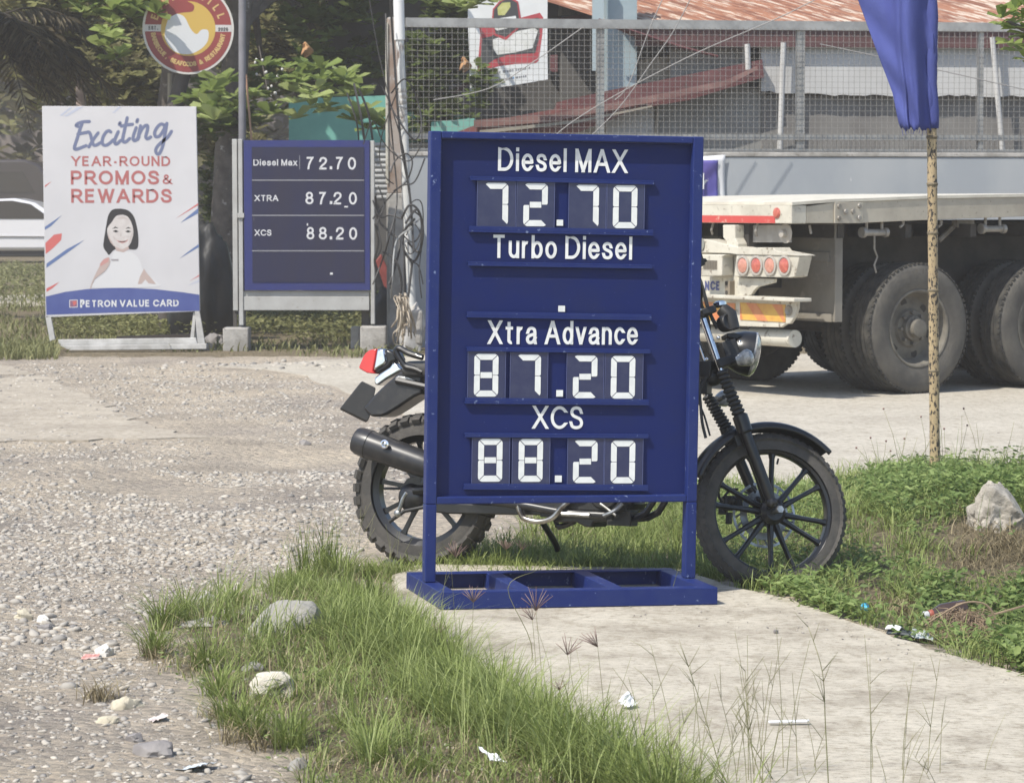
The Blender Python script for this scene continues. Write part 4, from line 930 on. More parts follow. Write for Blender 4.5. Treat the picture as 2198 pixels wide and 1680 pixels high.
# blue banner on the wall
m_ban = mat('blue banner cloth', (.055, .05, .24), .5, c2=(.10, .08, .30), ns=6, stretch=(1, 1, .3))
bn = thing('banner', 'navy banner with white edge and white lettering tied to the blue grey wall', 'banner', M=Mw)
a, b_ = ws(1380, 332, -.03), ws(1556, 470, -.03)
mb = MB(); mb.surf(lambda u, v: V3((a.x+(b_.x-a.x)*u, -.03-.012*math.sin(u*9+v*5), a.z+.0+(b_.z-a.z)*v-.02*math.sin(u*math.pi))), 24, 10); mb.build('cloth', mat('white banner edge', (.66, .66, .66), .5), bn, True, solid=.002)
a2, b2 = ws(1386, 344, -.05), ws(1541, 432, -.05)
mb = MB(); mb.surf(lambda u, v: V3((a2.x+(b2.x-a2.x)*u, -.046-.012*math.sin(u*9+v*5)-.004*math.sin(v*14+u*20), a2.z+(b2.z-a2.z)*v)), 30, 12); mb.build('print', m_ban, bn, True, solid=.002)
text_on(bn, 'o!', *(1488, 407), *(1511, 406), 34, -.066, m=m_white, t=.22, gap=.1)
text_on(bn, 'o', *(1503, 441), *(1520, 441), 14, -.066, m=m_white, t=.25, gap=.1)

# building under the rusty roof
Mh = Matrix.Translation((wp(1700, 424, 33.2).x, 33.2, 0)) @ Matrix.Rotation(R(6), 4, 'Z')
hs = thing('roadside_building', 'low grey building with rusty corrugated roof behind the mesh fence', 'building', M=Mh)
hq = lambda dx, dy, pl=0: px(hs, dx, dy, pl, 1)
m_roof = mat('rusty roof sheet', (.27, .12, .068), .75, c2=(.46, .38, .31), ns=3, lo=.50, hi=.57, c3=(.16, .062, .035), ns3=2.2, lo3=.48, hi3=.6, texrot=(R(27.6), (.09, 1.6, 1)))
m_maroon = mat('maroon timber', (.10, .038, .036), .7, c2=(.07, .027, .027), ns=5, stretch=(.3, 1, 2))
m_gwall = mat('grey plaster wall', (.27, .265, .25), .9, c2=(.21, .205, .19), ns=1.5)
m_pale = mat('pale painted wall', (.52, .51, .49), .85, c2=(.45, .44, .42), ns=1.2)
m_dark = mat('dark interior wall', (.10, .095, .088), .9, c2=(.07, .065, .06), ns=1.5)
m_dwall = mat('grey block wall', (.20, .19, .175), .9, c2=(.15, .14, .13), ns=1.5)
m_tan = mat('tan board', (.33, .29, .23), .85, c2=(.26, .23, .18), ns=2)
m_bluep2 = mat('pale blue post', (.25, .33, .36), .7, c2=(.32, .39, .41), ns=3)
m_redsh = mat('faded red sheet', (.11, .034, .034), .6, c2=(.18, .075, .07), ns=3, lo=.5, hi=.7, c3=(.08, .045, .04), ns3=12)
def hbox(name, x0, y0, x1, y1, d0, d1, m, **k):
    a, b_ = hq(x0, y0, d0), hq(x1, y1, d0); return MB().bb(a.x, b_.x, d0, d1, b_.z, a.z).build(name, m, hs, **k)
ev = hq(1400, 58, -.30); XL, XR = hq(1352, 50, -.5).x, 12
def rib(x): return .022*abs((x/.19) % 2-1)**.6
mb = MB(); nr = 420
skew, rise, dep = -1.7, 1.35, 5.2
mb.surf(lambda u, v: V3((XL+(XR-XL)*u+skew*v*1.6, -.30+dep*v, ev.z+rise*v+.016*math.sin(u*(XR-XL)*2*math.pi/.085))), 980, 4)
mb.build('roof', m_roof, hs, solid=.006)
m_fas = m_maroon
a = hq(1440, 64, -.6); MB().bb(XL+.1, XR, -.26, -.20, hq(1500, 100, -.26).z, ev.z-.02).build('fascia', m_maroon, hs)
for i in range(7):
    x = hq(1362, 40, -.4).x+i*.07; MB().tube([V3((x-.4, -.40+i*.02, ev.z+.07-i*.03)), V3((x+.55, -.33+i*.02, ev.z-.23-i*.015))], .016, 6).build('rafter', m_redsh, hs)
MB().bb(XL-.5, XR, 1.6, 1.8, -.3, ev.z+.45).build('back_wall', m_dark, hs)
hbox('lower_wall', 1636, 205, 2900, 500, -.05, .1, m_dwall)
# plaster panel with a broken lower edge
a, b_ = hq(1634, 92, -.16), hq(2900, 205, -.16); pts = []; x = a.x; i = 0
while x < b_.x: pts.append(V3((x, -.16, hq(1634, 196, -.16).z-.12*(x-a.x)/3*0-.045*min(1, (x-a.x)/1.0)+random.uniform(-.015, .015)))); x += random.uniform(.03, .11)
mb = MB(); mb.prism([V3((a.x, -.16, a.z))]+pts+[V3((b_.x, -.16, a.z))], (0, .08, 0)); mb.build('plaster_panel', m_pale, hs)
hbox('grey_panel', 1440, 96, 1606, 195, .0, .1, m_gwall)
hbox('grey_wall', 1408, 190, 1638, 500, -.02, .1, m_gwall)
for p, q in (((1682, 92), (1674, 325)), ((2130, 80), (2152, 325)), ((1604, 95), (1606, 150))):
    MB().tube([hq(*p, -.3), hq((p[0]+q[0])/2, (p[1]+q[1])/2, -.3), hq(*q, -.3)], .032, 10).build('pole', m_pale, hs, True)
hbox('pipe', 1600, 330, 3000, 336, .0, .05, m_conc)
# lean-to in front with red sheets
lt = thing('lean_to', 'lean-to shelter with sloping faded red sheets beside the menu banner', 'shelter', M=Mh)
def quad(name, pts, d0, th, m, par=lt, **k): return MB().prism([hq(*p, d0) for p in pts], (0, th, 0)).build(name, m, par, **k)
quad('red_sheet', [(1215, 215), (1300, 196), (1480, 160), (1636, 128), (1640, 166), (1480, 215), (1300, 245), (1200, 262)], -.30, .9, m_redsh)
quad('red_sheet', [(960, 292), (1040, 262), (1215, 230), (1300, 226), (1390, 222), (1300, 262), (1200, 300), (1080, 312), (960, 330)], -.42, .3, mat('dull maroon sheet', (.14, .05, .045), .7, c2=(.23, .08, .07), ns=4))
quad('roof_edge', [(1018, 258), (1180, 246), (1400, 205), (1560, 172), (1626, 142), (1626, 150), (1560, 184), (1400, 220), (1180, 262), (1018, 274)], -.50, .05, mat('sun bleached pink batten', (.24, .13, .11), .7, c2=(.16, .075, .065), ns=4))
quad('roof_edge', [(1030, 280), (1240, 258), (1400, 226), (1400, 230), (1240, 264), (1030, 288)], -.55, .03, m_tan)
quad('tan_board', [(1370, 130), (1500, 110), (1500, 232), (1215, 240), (1375, 195)], .15, .05, m_tan)
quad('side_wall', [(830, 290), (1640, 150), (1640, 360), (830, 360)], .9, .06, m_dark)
quad('white_door', [(1302, 230), (1404, 218), (1404, 340), (1302, 340)], -.12, .05, m_pale)
quad('white_box', [(1085, 312), (1200, 302), (1200, 345), (1085, 345)], -.2, .2, m_pale)
MB().tube([hq(1404, 217, -.15), hq(1411, 222, -.15), hq(1412, 245, -.15), hq(1405, 300, -.15)], .018, 6).build('pipe', m_tan, lt, True)
quad('ridge', [(870, 255), (1060, 140), (1060, 152), (870, 268)], .5, .1, m_maroon)
bp2 = thing('blue_column', 'pale blue column with a narrow board between banner and rusty roof', 'column', M=Mh)
quad('shaft', [(1302, -70), (1368, -70), (1366, 240), (1302, 240)], -.1, .3, m_bluep2, bp2)
quad('board', [(1272, -70), (1296, -70), (1296, 152), (1272, 152)], -.3, .04, mat('bluish board', (.36, .43, .45), .7), bp2)
uw = thing('upper_house', 'dark two storey house wall seen above the mesh fence', 'house', M=Mh)
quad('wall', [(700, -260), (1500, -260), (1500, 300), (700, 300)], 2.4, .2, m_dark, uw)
quad('window_board', [(1204, -30), (1278, -30), (1278, 30), (1200, 34)], 1.6, .1, m_tan, uw)
quad('shade', [(1195, 40), (1275, 26), (1275, 52), (1195, 62)], 1.4, .3, m_maroon, uw)
# menu tarpaulin
tb = thing('menu_banner', 'white hanging menu tarpaulin with red border and food picture', 'banner', M=Mh)
c6 = crop(1150, 0, 6.4615)
tq = lambda cx, cy, d: hq(*c6(cx, cy), d)
D0 = -1.2
def tpoly(name, pts, lift, m): return MB().prism([tq(*p, D0-lift) for p in pts], (0, .0012, 0)).build(name, m, tbc)
tbc = MB().prism([tq(*p, D0) for p in ((120, -420), (1415, -420), (1412, 800), (1420, 1285), (800, 1390), (165, 1478), (150, 900), (130, 400))], (0, .004, 0)).build('sheet', mat('white tarpaulin', (.72, .72, .70), .5, c2=(.66, .66, .64), ns=3), tb)
m_ink = mat('dark print', (.055, .055, .055), .5); m_rink = mat('red print', (.45, .06, .07), .5, c2=(.36, .05, .06), ns=9); m_fish = mat('pale print', (.62, .61, .56), .5, c2=(.72, .71, .68), ns=12, c3=(.45, .44, .38), ns3=20)
tpoly('border', [(950, 300), (1290, 210), (1345, 290), (1330, 560), (1270, 980), (1225, 1025), (900, 1035), (620, 1075), (300, 1165), (280, 1130), (330, 560), (310, 420), (950, 330)], .0014, m_rink)
tpoly('picture', [(980, 330), (1270, 290), (1290, 560), (1215, 860), (760, 890), (560, 960), (420, 1060), (320, 1080), (360, 620), (500, 590)], .0028, m_ink)
tpoly('food', [(530, 640), (800, 560), (960, 500), (1200, 455), (1260, 500), (1170, 780), (900, 850), (600, 890), (540, 800)], .0042, m_fish)
tpoly('badge', [(640, 20), (780, -60), (940, 30), (985, 300), (940, 470), (740, 655), (560, 580), (510, 380), (530, 150)], .0056, m_rink)
tpoly('badge_field', [(655, 40), (780, -30), (920, 50), (955, 300), (920, 450), (740, 600), (575, 550), (535, 370), (550, 160)], .0070, m_ink)
tpoly('badge_dish', [(605, 130), (680, 50), (810, 40), (815, 120), (720, 250), (615, 250)], .0084, mat('yellow green print', (.46, .45, .14), .5, c2=(.55, .54, .24), ns=20))
tpoly('badge_dish', [(640, 300), (900, 260), (910, 300), (640, 330)], .0084, m_white); tpoly('badge_dish', [(560, 420), (890, 380), (895, 430), (600, 500), (560, 470)], .0084, m_fish)
for i in range(26):
    x = 360+i*30+random.uniform(-4, 4); y = 1230-(x-360)*.145
    if i % 7 == 3: continue
    tpoly('small_print', [(x, y), (x+20, y-4), (x+20, y-42), (x, y-38)], .0014, mat('grey print', (.20, .20, .21), .6) if i == 0 else bpy.data.materials['grey print'])
for i in range(20):
    x = 440+i*32+random.uniform(-4, 4); y = 1335-(x-440)*.135
    tpoly('small_print', [(x, y), (x+22, y-4), (x+22, y-36), (x, y-32)], .0014, bpy.data.materials['grey print'] if i not in (0, 13) else mat('blue print', (.12, .26, .45), .6))
mb = MB().prism([tq(*p, D0) for p in ((1452, 895), (1575, 885), (1575, 1160), (1500, 1165), (1452, 1140))], (0, .06, 0)).build('side_tag', m_redsh, tb)
# teal wall left of the pillar and grey shutters
Mt_ = Matrix.Translation((wp(740, 424, 33).x, 33, 0)); tw = thing('teal_shop', 'teal painted shop wall with grey corrugated shutter behind leaves', 'shop', M=Mt_)
tt = lambda dx, dy, pl=0: px(tw, dx, dy, pl, 1)
m_teal = mat('teal paint', (.16, .40, .33), .8, c2=(.13, .33, .28), ns=2)
MB().prism([tt(*p) for p in ((620, 212), (838, 205), (1025, 258), (1025, 440), (620, 440))], (0, .15, 0)).build('wall', m_teal, tw)
mb = MB(); a, b_ = tt(796, 306, -.05), tt(960, 430, -.05)
mb.surf(lambda u, v: V3((a.x+(b_.x-a.x)*u, -.05-.015*abs(math.sin(v*11*math.pi)), a.z+(b_.z-a.z)*v)), 1, 90); mb.build('shutter', m_galv, tw)
MB().prism([tt(*p, -.08) for p in ((804, 430), (900, 430), (900, 900), (804, 900))], (0, .05, 0)).build('doorway', m_dark, tw)
mb = MB(); mb.prism([tt(*p, -.3) for p in ((925, 262), (1018, 254), (1022, 284), (925, 290))], (0, .05, 0)); mb.build('board', m_teal, tw)

# leaning white pole with its concrete foot, wires and cable bundle
lp = thing('leaning_pole', 'leaning white painted pipe pole wrapped in loose black wires', 'pole', loc=wp(882, 735, 28.4))
L2 = lambda dx, dy, d=28.4: wp(dx, dy, d)-V3(MAT[lp.name].translation)
m_wpole = mat('chipped white pipe', (.60, .60, .58), .6, c2=(.46, .46, .44), ns=5, c3=(.16, .12, .10), ns3=9, lo3=.62, hi3=.70, stretch=(1, 1, .3))
MB().tube([L2(851, -150), L2(858, 86)], .052, 14).build('sleeve', mat('white sleeve', (.66, .66, .65), .5), lp, True)
MB().tube([L2(857, 60), L2(868, 300), L2(877, 520), L2(887, 700)], .040, 14).build('shaft', m_wpole, lp, True)
mb = MB()
for k in range(7): y = 240+k*6; mb.lathe([(.041, -.02), (.046, 0), (.041, .02)], L2(864+random.uniform(-1, 1), 195+k*13), (0, 0, 1), 12)
mb.build('wraps', m_conc, lp, True)
m_wireb = mat('black cable', (.03, .028, .027), .6); m_wiret = mat('tan cable', (.42, .36, .28), .7, c2=(.30, .25, .19), ns=9)
wr = thing('black_wires', 'tangle of black wires looped round the leaning white pole', 'wires', loc=wp(870, 560, 28.2))
wo = V3(MAT[wr.name].translation)
def wire(pts, d=28.2, r=.009, m=None, nm='wire', par=None, jit=.02):
    q = [wp(x, y, d+random.uniform(-jit*6, jit*6))-(wo if par is None else V3(MAT[par.name].translation)) for x, y in pts]
    return MB().tube(cr(q, 7), r, 5).build(nm, m or m_wireb, par or wr, True)
W0 = [[(838, 0), (846, 120), (860, 300), (880, 420), (888, 540)], [(790, -20), (812, 110), (838, 220), (868, 330), (884, 470)], [(828, 30), (832, 180), (845, 330), (852, 430), (838, 500), (820, 560), (800, 610)], [(800, 180), (822, 190), (850, 250), (890, 300), (905, 260), (890, 200), (868, 170), (840, 200)],
      [(780, 310), (800, 260), (820, 300), (845, 330), (880, 345), (905, 300), (898, 220), (880, 180)], [(838, 370), (848, 345), (872, 330), (885, 350), (872, 390), (845, 410)], [(806, 420), (812, 470), (838, 500), (858, 520), (846, 580), (835, 610)], [(800, 470), (830, 430), (860, 400), (890, 390), (912, 340)],
      [(862, 470), (880, 440), (902, 460), (905, 520), (890, 560), (868, 540), (866, 500), (890, 470)], [(870, 480), (895, 450), (908, 490), (900, 540), (876, 520)], [(868, 455), (890, 430), (906, 440), (908, 500), (900, 580), (905, 640)], [(860, 500), (884, 520), (900, 505), (905, 470), (886, 452)], [(866, 530), (880, 560), (898, 570), (908, 610)],
      [(872, 505), (886, 480), (902, 500), (896, 530), (880, 545), (870, 525)], [(805, 480), (812, 520), (804, 560), (812, 600)], [(812, 400), (824, 440), (810, 480), (818, 530), (806, 555)], [(800, 430), (815, 465), (838, 462), (862, 470)], [(836, 240), (820, 290), (815, 340), (828, 380), (845, 395)],
      [(885, 560), (876, 640), (868, 700)], [(855, 190), (835, 250), (838, 310), (858, 340)], [(770, 190), (790, 240), (800, 300)], [(760, 180), (775, 250), (782, 300)], [(745, 200), (765, 260), (770, 300)], [(820, 540), (850, 560), (862, 610), (850, 660)], [(848, 470), (842, 560), (838, 620)]]
for pts in W0: wire(pts, r=random.choice([.006, .008, .012]))
wire([(900, 470), (880, 490), (850, 520), (842, 600), (840, 640)], m=m_galv, r=.01)
cbn = thing('cable_bundle', 'frayed bundle of tan cables hanging at the foot of the leaning pole', 'cables', loc=wp(868, 690, 27.9))
for i in range(24):
    x = random.uniform(852, 880); s = random.uniform(-14, 16)
    wire([(x-6, 632+random.uniform(-5, 20)), (x+random.uniform(-14, 4), 640), (x+s*.3, 660+random.uniform(-6, 10)), (x+s*.8+4, 690+random.uniform(-10, 10)), (x+s+random.uniform(-6, 8), 712+random.uniform(-16, 26))], 27.9, random.choice([.006, .009]), m_wiret, 'strand', cbn)
wire([(862, 700), (845, 715), (846, 735), (858, 742), (866, 735)], 27.9, .007, m_wiret, 'strand', cbn)
for pts, nm in (([(1860, -60), (1690, 30), (1500, 112), (1330, 200), (1220, 268), (1150, 330)], 0), ([(1510, -60), (1450, 60), (1395, 140), (1330, 230), (1260, 300), (1225, 330)], 0), ([(1440, -40), (1395, 60), (1350, 180), (1320, 215)], 0), ([(1760, 95), (1900, 125), (2100, 170), (2210, 195)], 0), ([(1250, 60), (1150, 130), (1050, 190), (930, 215)], 0)):
    t_ = MB().tube(cr([wp(x, y, 28.6) for x, y in pts], 6), .0055, 6).build('overhead_wire', mat('grey wire', (.24, .23, .22), .6) if 'grey wire' not in bpy.data.materials else bpy.data.materials['grey wire'], None, True)
    tag(t_, {1860: 'longest grey wire slanting from the rusty roof down past the banner', 1510: 'steep grey wire running past the right edge of the menu banner', 1440: 'short grey wire crossing the corner of the menu banner', 1760: 'thin wire sagging across the pale plaster panel', 1250: 'grey wire crossing in front of the menu banner picture'}[pts[0][0]], 'wire', 'overhead wires')
ft = thing('pole_footing', 'lumpy white concrete footing under the leaning pole', 'footing', loc=gp(884, 752))
def rock(name, c, r, m, seed=0, parent=None, sub=3, rough=.35, flat=.0, cut=True):
    bm = bmesh.new(); bmesh.ops.create_icosphere(bm, subdivisions=sub, radius=1)
    rr = random.Random(seed*31+5); planes = [(V3((rr.gauss(0, 1), rr.gauss(0, 1), rr.gauss(.15, .8))).normalized(), rr.uniform(.62, .86)) for _ in range(9)] if cut else []
    for v in bm.verts:
        p = v.co.copy(); n = mnoise.noise(p*1.1+V3((seed*7.1, 3, 1)))*rough+mnoise.noise(p*2.7+V3((seed, 9, 4)))*rough*.5+mnoise.noise(p*6+V3((seed, 2, 8)))*rough*.22
        q = p*(1+n)
        for pn, pd in planes:
            e = q.dot(pn)-pd
            if e > 0: q = q-pn*e*.92
        v.co = q; v.co = V3((v.co.x*r[0], v.co.y*r[1], max(v.co.z, -.6+flat)*r[2]))
    me = bpy.data.meshes.new(name); bm.to_mesh(me); bm.free(); me.materials.append(m)
    for p in me.polygons: p.use_smooth = True
    if cut: me.set_sharp_from_angle(angle=R(24))
    o = bpy.data.objects.new(name, me); col.objects.link(o)
    if parent: o.parent = parent
    o.location = c; o.rotation_euler = (0, 0, seed*1.7); return o
rock('base_block', (0, 0, .16), (.13, .13, .34), mat('white lumpy concrete', (.52, .51, .49), .9, c2=(.36, .34, .31), ns=9, c3=(.08, .07, .06), ns3=14, lo3=.64, hi3=.7), 3, ft)
MB().bb(-.11, .11, -.1, .1, .05, .40).build('upper_block', m_conc, ft, bevel=.03)

# ------------------------------------------------------------ promo board on its stand
DB = 28.3
pb = thing('promo_board', 'white poster stand with script heading and picture of a smiling woman', 'poster stand', loc=wp(263, 752, DB))
po = V3(MAT[pb.name].translation)
P_ = lambda dx, dy, d=0: wp(dx, dy, DB+d)-po
k2 = crop(0, 250, 2.585)
bq = lambda cx, cy, lift: P_(*k2(cx, cy), -lift*.25)
m_bw = mat('white poster', (.50, .49, .50), .5, c2=(.53, .52, .53), ns=2)
MB().prism([P_(*p) for p in ((90, 228), (421, 229), (429, 668), (98, 681))], (0, .05, 0)).build('board', m_bw, pb, bevel=.003)
m_pink = mat('brick red print', (.36, .115, .11), .5); m_script = mat('slate blue print', (.13, .15, .245), .5); m_bprint = mat('blue print band', (.055, .075, .24), .45, c2=(.075, .10, .27), ns=2); m_rprint = mat('red stripe print', (.50, .12, .11), .5); m_bstr = mat('blue stripe print', (.10, .15, .30), .5); m_ltstr = mat('pale stripe print', (.42, .44, .52), .5)
m_hair = mat('black hair print', (.022, .02, .022), .5); m_skin = mat('pale skin print', (.54, .505, .485), .5, c2=(.48, .44, .42), ns=14); m_skind = mat('skin shade print', (.42, .33, .30), .5); m_lip = mat('lip print', (.46, .24, .22), .5); m_skinm = mat('mid skin print', (.44, .39, .37), .5); m_wprint = mat('white print', (.60, .60, .60), .5)
def bpoly(name, pts, lift, m, n=0):
    q = [bq(*p, lift) for p in pts]
    if n: q = [v for v in cr(q+[q[0]], n)][:-1]
    return MB().poly(q).build(name, m, pb)
LFT = .004
for pts, m in (([(300, 1085), (300, 1058), (430, 965), (545, 905), (480, 955)], m_bstr), ([(295, 995), (293, 925), (350, 870), (400, 862), (395, 905), (340, 960)], m_rprint), ([(290, 840), (290, 820), (400, 745), (330, 815)], m_bstr), ([(300, 1240), (300, 1218), (385, 1175), (340, 1215)], m_rprint), ([(290, 565), (290, 553), (335, 525)], m_rprint),
               ([(385, 100), (450, 50), (470, 48), (400, 105)], m_ltstr), ([(410, 108), (500, 46), (538, 45), (440, 105)], m_ltstr), ([(725, 85), (765, 45), (785, 45), (740, 85)], m_ltstr), ([(1130, 770), (1280, 668), (1280, 680)], m_rprint), ([(1165, 795), (1200, 765), (1280, 700), (1282, 732)], m_bstr), ([(1160, 1025), (1210, 985), (1285, 930), (1286, 950)], m_bstr), ([(1225, 1170), (1287, 1130), (1287, 1138)], m_rprint), ([(1210, 1200), (1287, 1160), (1287, 1175)], m_ltstr)):
    bpoly('stripe', pts, LFT, m)
bpoly('blue_band', [(296, 1270), (420, 1240), (560, 1222), (780, 1212), (1000, 1222), (1180, 1242), (1288, 1258), (1290, 1362), (800, 1372), (300, 1388)], LFT, m_bprint)
E_ = dict()
def wline(s, x0, x1, yb, cap, m, t=.2, lift=.006, yb2=None, gap=.12):
    O = bq(x0, yb, lift); X = (bq(x1, yb2 or yb, lift)-O); h = cap/2.585/1.16468*DB/F; wd = X.length/h; xd = X.normalized()*h
    mb = MB(); put_text(mb, s, lambda x, y, l: O+xd*x+V3((0, -l*.4, h*y)), t, wd, gap); return mb.build('lettering', m, pb)
wline('YEAR-ROUND', 462, 1100, 428, 64, m_pink, .185, gap=.16); wline('PROMOS', 458, 1028, 547, 90, m_pink, .19, gap=.14); wline('&', 1050, 1110, 544, 62, m_pink, .17); wline('REWARDS', 460, 1110, 665, 90, m_pink, .19, gap=.14)
wline('P', 518, 548, 1341, 52, m_wprint, .24); wline('ETRON VALUE CARD', 554, 1155, 1338, 44, m_wprint, .2, gap=.16, yb2=1333)
bpoly('logo_square', [(448, 1292), (502, 1290), (502, 1340), (448, 1341)], .006, m_wprint); bpoly('logo_mark', [(452, 1296), (498, 1294), (498, 1336), (452, 1337)], .0075, mat('plum print', (.22, .10, .16), .5)); bpoly('logo_mark', [(468, 1300), (494, 1298), (494, 1316), (476, 1330)], .009, m_rprint)
SC = [[(577, 140), (540, 142), (505, 152), (492, 166), (503, 172)], [(532, 146), (515, 195), (497, 255), (482, 300), (484, 318), (505, 316), (556, 296)], [(503, 222), (530, 216), (556, 211)], [(556, 212), (572, 208), (584, 222), (594, 262), (604, 290), (622, 292), (650, 276)], [(634, 214), (610, 246), (574, 304)],
      [(716, 208), (704, 200), (684, 210), (664, 246), (662, 282), (680, 294), (704, 284), (732, 258)], [(764, 206), (744, 252), (742, 280), (756, 284), (780, 262)], [(776, 148), (771, 160)], [(822, 116), (808, 180), (794, 244), (796, 268), (812, 272), (838, 250)], [(784, 170), (820, 162), (856, 158)],
      [(880, 180), (862, 232), (862, 258), (876, 262), (898, 240)], [(889, 128), (884, 142)], [(908, 168), (900, 206), (890, 256)], [(896, 232), (916, 190), (940, 166), (954, 170), (952, 196), (942, 236), (952, 252), (974, 240)],
      [(1064, 168), (1044, 156), (1020, 172), (1000, 208), (1004, 236), (1026, 236), (1050, 208), (1072, 160)], [(1078, 152), (1066, 220), (1052, 296), (1030, 346), (1010, 344), (1008, 316), (1034, 282), (1080, 244), (1108, 204)]]
mb = MB(); s_ = 1/2.585/1.16468*DB/F
for i, st in enumerate(SC):
    p2 = [(v.x, v.y) for v in cr([(x, -y, 0) for x, y in st], 6)] if len(st) > 2 else [(x, -y) for x, y in st]
    Lf, Rt = ribbon(p2, 21, False); n = len(Lf); lift = .006+(i % 4)*.0006
    mb.add([bq(q[0], -q[1], lift) for q in Lf]+[bq(q[0], -q[1], lift) for q in Rt], [(k, n+k, n+k+1, k+1) for k in range(n-1)])
    for e in (p2[0], p2[-1]): q = [bq(e[0]+10.5*math.cos(a*.628), -e[1]+10.5*math.sin(a*.628), lift+.0002) for a in range(10)]; mb.poly(q)
mb.build('script_lettering', m_script, pb)
# printed woman
bpoly('print_hair', [(780, 702), (730, 708), (700, 745), (685, 820), (672, 900), (668, 950), (690, 985), (706, 1000), (745, 965), (830, 965), (880, 965), (894, 930), (890, 850), (868, 760), (830, 715)], .006, m_hair, 4)
bpoly('print_shirt', [(585, 1215), (620, 1160), (690, 1110), (720, 1040), (745, 975), (850, 985), (905, 1040), (930, 1110), (1005, 1170), (1010, 1208)], .0065, mat('white shirt print', (.56, .555, .56), .5), 3)
bpoly('print_face', [(795, 742), (752, 750), (722, 790), (694, 830), (698, 880), (722, 915), (740, 945), (790, 968), (830, 945), (852, 905), (862, 850), (850, 795), (826, 755)], .0075, m_skin, 4)
for pts, m in (([(722, 835), (745, 818), (768, 830), (745, 828)], m_hair), ([(808, 835), (828, 820), (850, 832), (828, 830)], m_hair), ([(728, 848), (748, 840), (768, 850), (748, 856)], m_hair), ([(808, 850), (828, 842), (848, 850), (828, 857)], m_hair), ([(786, 880), (800, 892), (808, 880), (800, 896)], m_skind), ([(750, 904), (772, 911), (790, 912), (808, 910), (831, 901), (818, 917), (792, 926), (766, 919)], m_lip), ([(762, 910), (790, 915), (820, 907), (808, 916), (790, 920), (772, 917)], m_wprint), ([(698, 850), (703, 880), (720, 914), (740, 944), (734, 944), (714, 920), (700, 890)], m_skind), ([(742, 946), (790, 966), (828, 946), (836, 962), (800, 985), (752, 975)], m_skind), ([(782, 850), (786, 880), (780, 886), (776, 876)], m_skinm), ([(842, 880), (858, 850), (850, 905), (830, 940), (834, 915)], m_skinm), ([(728, 880), (744, 890), (748, 905), (736, 900)], m_skinm), ([(745, 770), (795, 750), (840, 775), (800, 768)], m_skinm), ([(742, 842), (752, 842), (752, 853), (743, 853)], m_hair), ([(822, 843), (833, 843), (833, 854), (823, 854)], m_hair)):
    bpoly('print_feature', pts, .009, m)
bpoly('print_hand', [(640, 1080), (660, 1040), (700, 1015), (712, 1045), (690, 1090), (660, 1120), (610, 1160), (590, 1215), (582, 1215), (605, 1150)], .009, m_skind, 2); bpoly('print_hand', [(645, 1060), (668, 1030), (705, 1018), (700, 1045), (650, 1075)], .0105, m_lip)
bpoly('print_hand', [(890, 1190), (905, 1140), (930, 1090), (950, 1120), (985, 1160), (1008, 1190), (960, 1185), (940, 1160), (915, 1188)], .009, m_skind)
bpoly('print_card', [(716, 1028), (766, 1028), (766, 1040), (722, 1040)], .0105, mat('card print', (.28, .26, .27), .5))
m_stand = mat('weathered white stand', (.52, .51, .49), .7, c2=(.36, .35, .33), ns=6)
for p in (((97, 678), (109, 680), (118, 728), (107, 732)), ((418, 668), (428, 668), (440, 738), (424, 738))): MB().prism([P_(*q) for q in p], (0, .05, 0)).build('leg', m_stand, pb)
MB().prism([P_(*q, .02) for q in ((415, 670), (420, 672), (416, 728), (408, 728))], (0, .4, 0)).build('leg', m_stand, pb)
MB().prism([P_(*q, -.10) for q in ((124, 729), (420, 725), (424, 738), (128, 742))], (0, .05, 0)).build('foot_board', m_stand, pb, bevel=.004)
MB().prism([P_(*q, -.16) for q in ((128, 742), (443, 738), (443, 749), (150, 752))], (0, .05, 0)).build('foot_board', m_stand, pb, bevel=.004)
MB().prism([P_(*q, .3) for q in ((250, 722), (424, 716), (424, 724), (250, 730))], (0, .05, 0)).build('back_foot', mat('brown board', (.20, .15, .12), .8), pb)

# ------------------------------------------------------------ far price totem
DT = 28.5
tm = thing('price_totem', 'smaller grey framed price board with dark blue screen beside the poster stand', 'price sign', loc=wp(650, 745, DT))
to = V3(MAT[tm.name].translation); k33 = crop(550, 330, 2.8)
tq2 = lambda cx, cy, d=0.: wp(*k33(cx, cy), DT+d)-to
m_frame = mat('grey painted frame', (.40, .40, .385), .6, c2=(.34, .335, .32), ns=5, c3=(.25, .23, .2), ns3=30, lo3=.66, hi3=.74)
def tbox(name, x0, y0, x1, y1, d0, d1, m, **k): a, b_ = tq2(x0, y0, d0), tq2(x1, y1, d0); return MB().bb(a.x, b_.x, d0, d1, b_.z, a.z).build(name, m, tm, **k)
tbox('post', 84, 50, 126, 1250, .0, .14, m_frame, bevel=.005); tbox('post', 126.5, 50, 164, 1352, -.03, .10, m_frame, bevel=.005); tbox('post', 1052, 62, 1083, 1345, -.03, .10, m_frame, bevel=.005)
tbox('beam', 165, 1150, 1045, 1248, -.02, .10, m_frame, bevel=.004); tbox('beam', 165, 1112, 1045, 1147, .0, .10, m_frame)
tbox('leg', 92, 1251, 118, 1365, .06, .12, mat('dark steel', (.06, .055, .05), .7)); tbox('leg', 990, 1250, 1042, 1365, .12, .20, m_dark)
tbox('clip', 122, 568, 168, 600, -.05, .0, m_frame)
tbox('cabinet', 165.5, 58, 1050, 1108, -.04, .10, mat('indigo cabinet', (.014, .021, .135), .45, c2=(.018, .024, .12), ns=4))
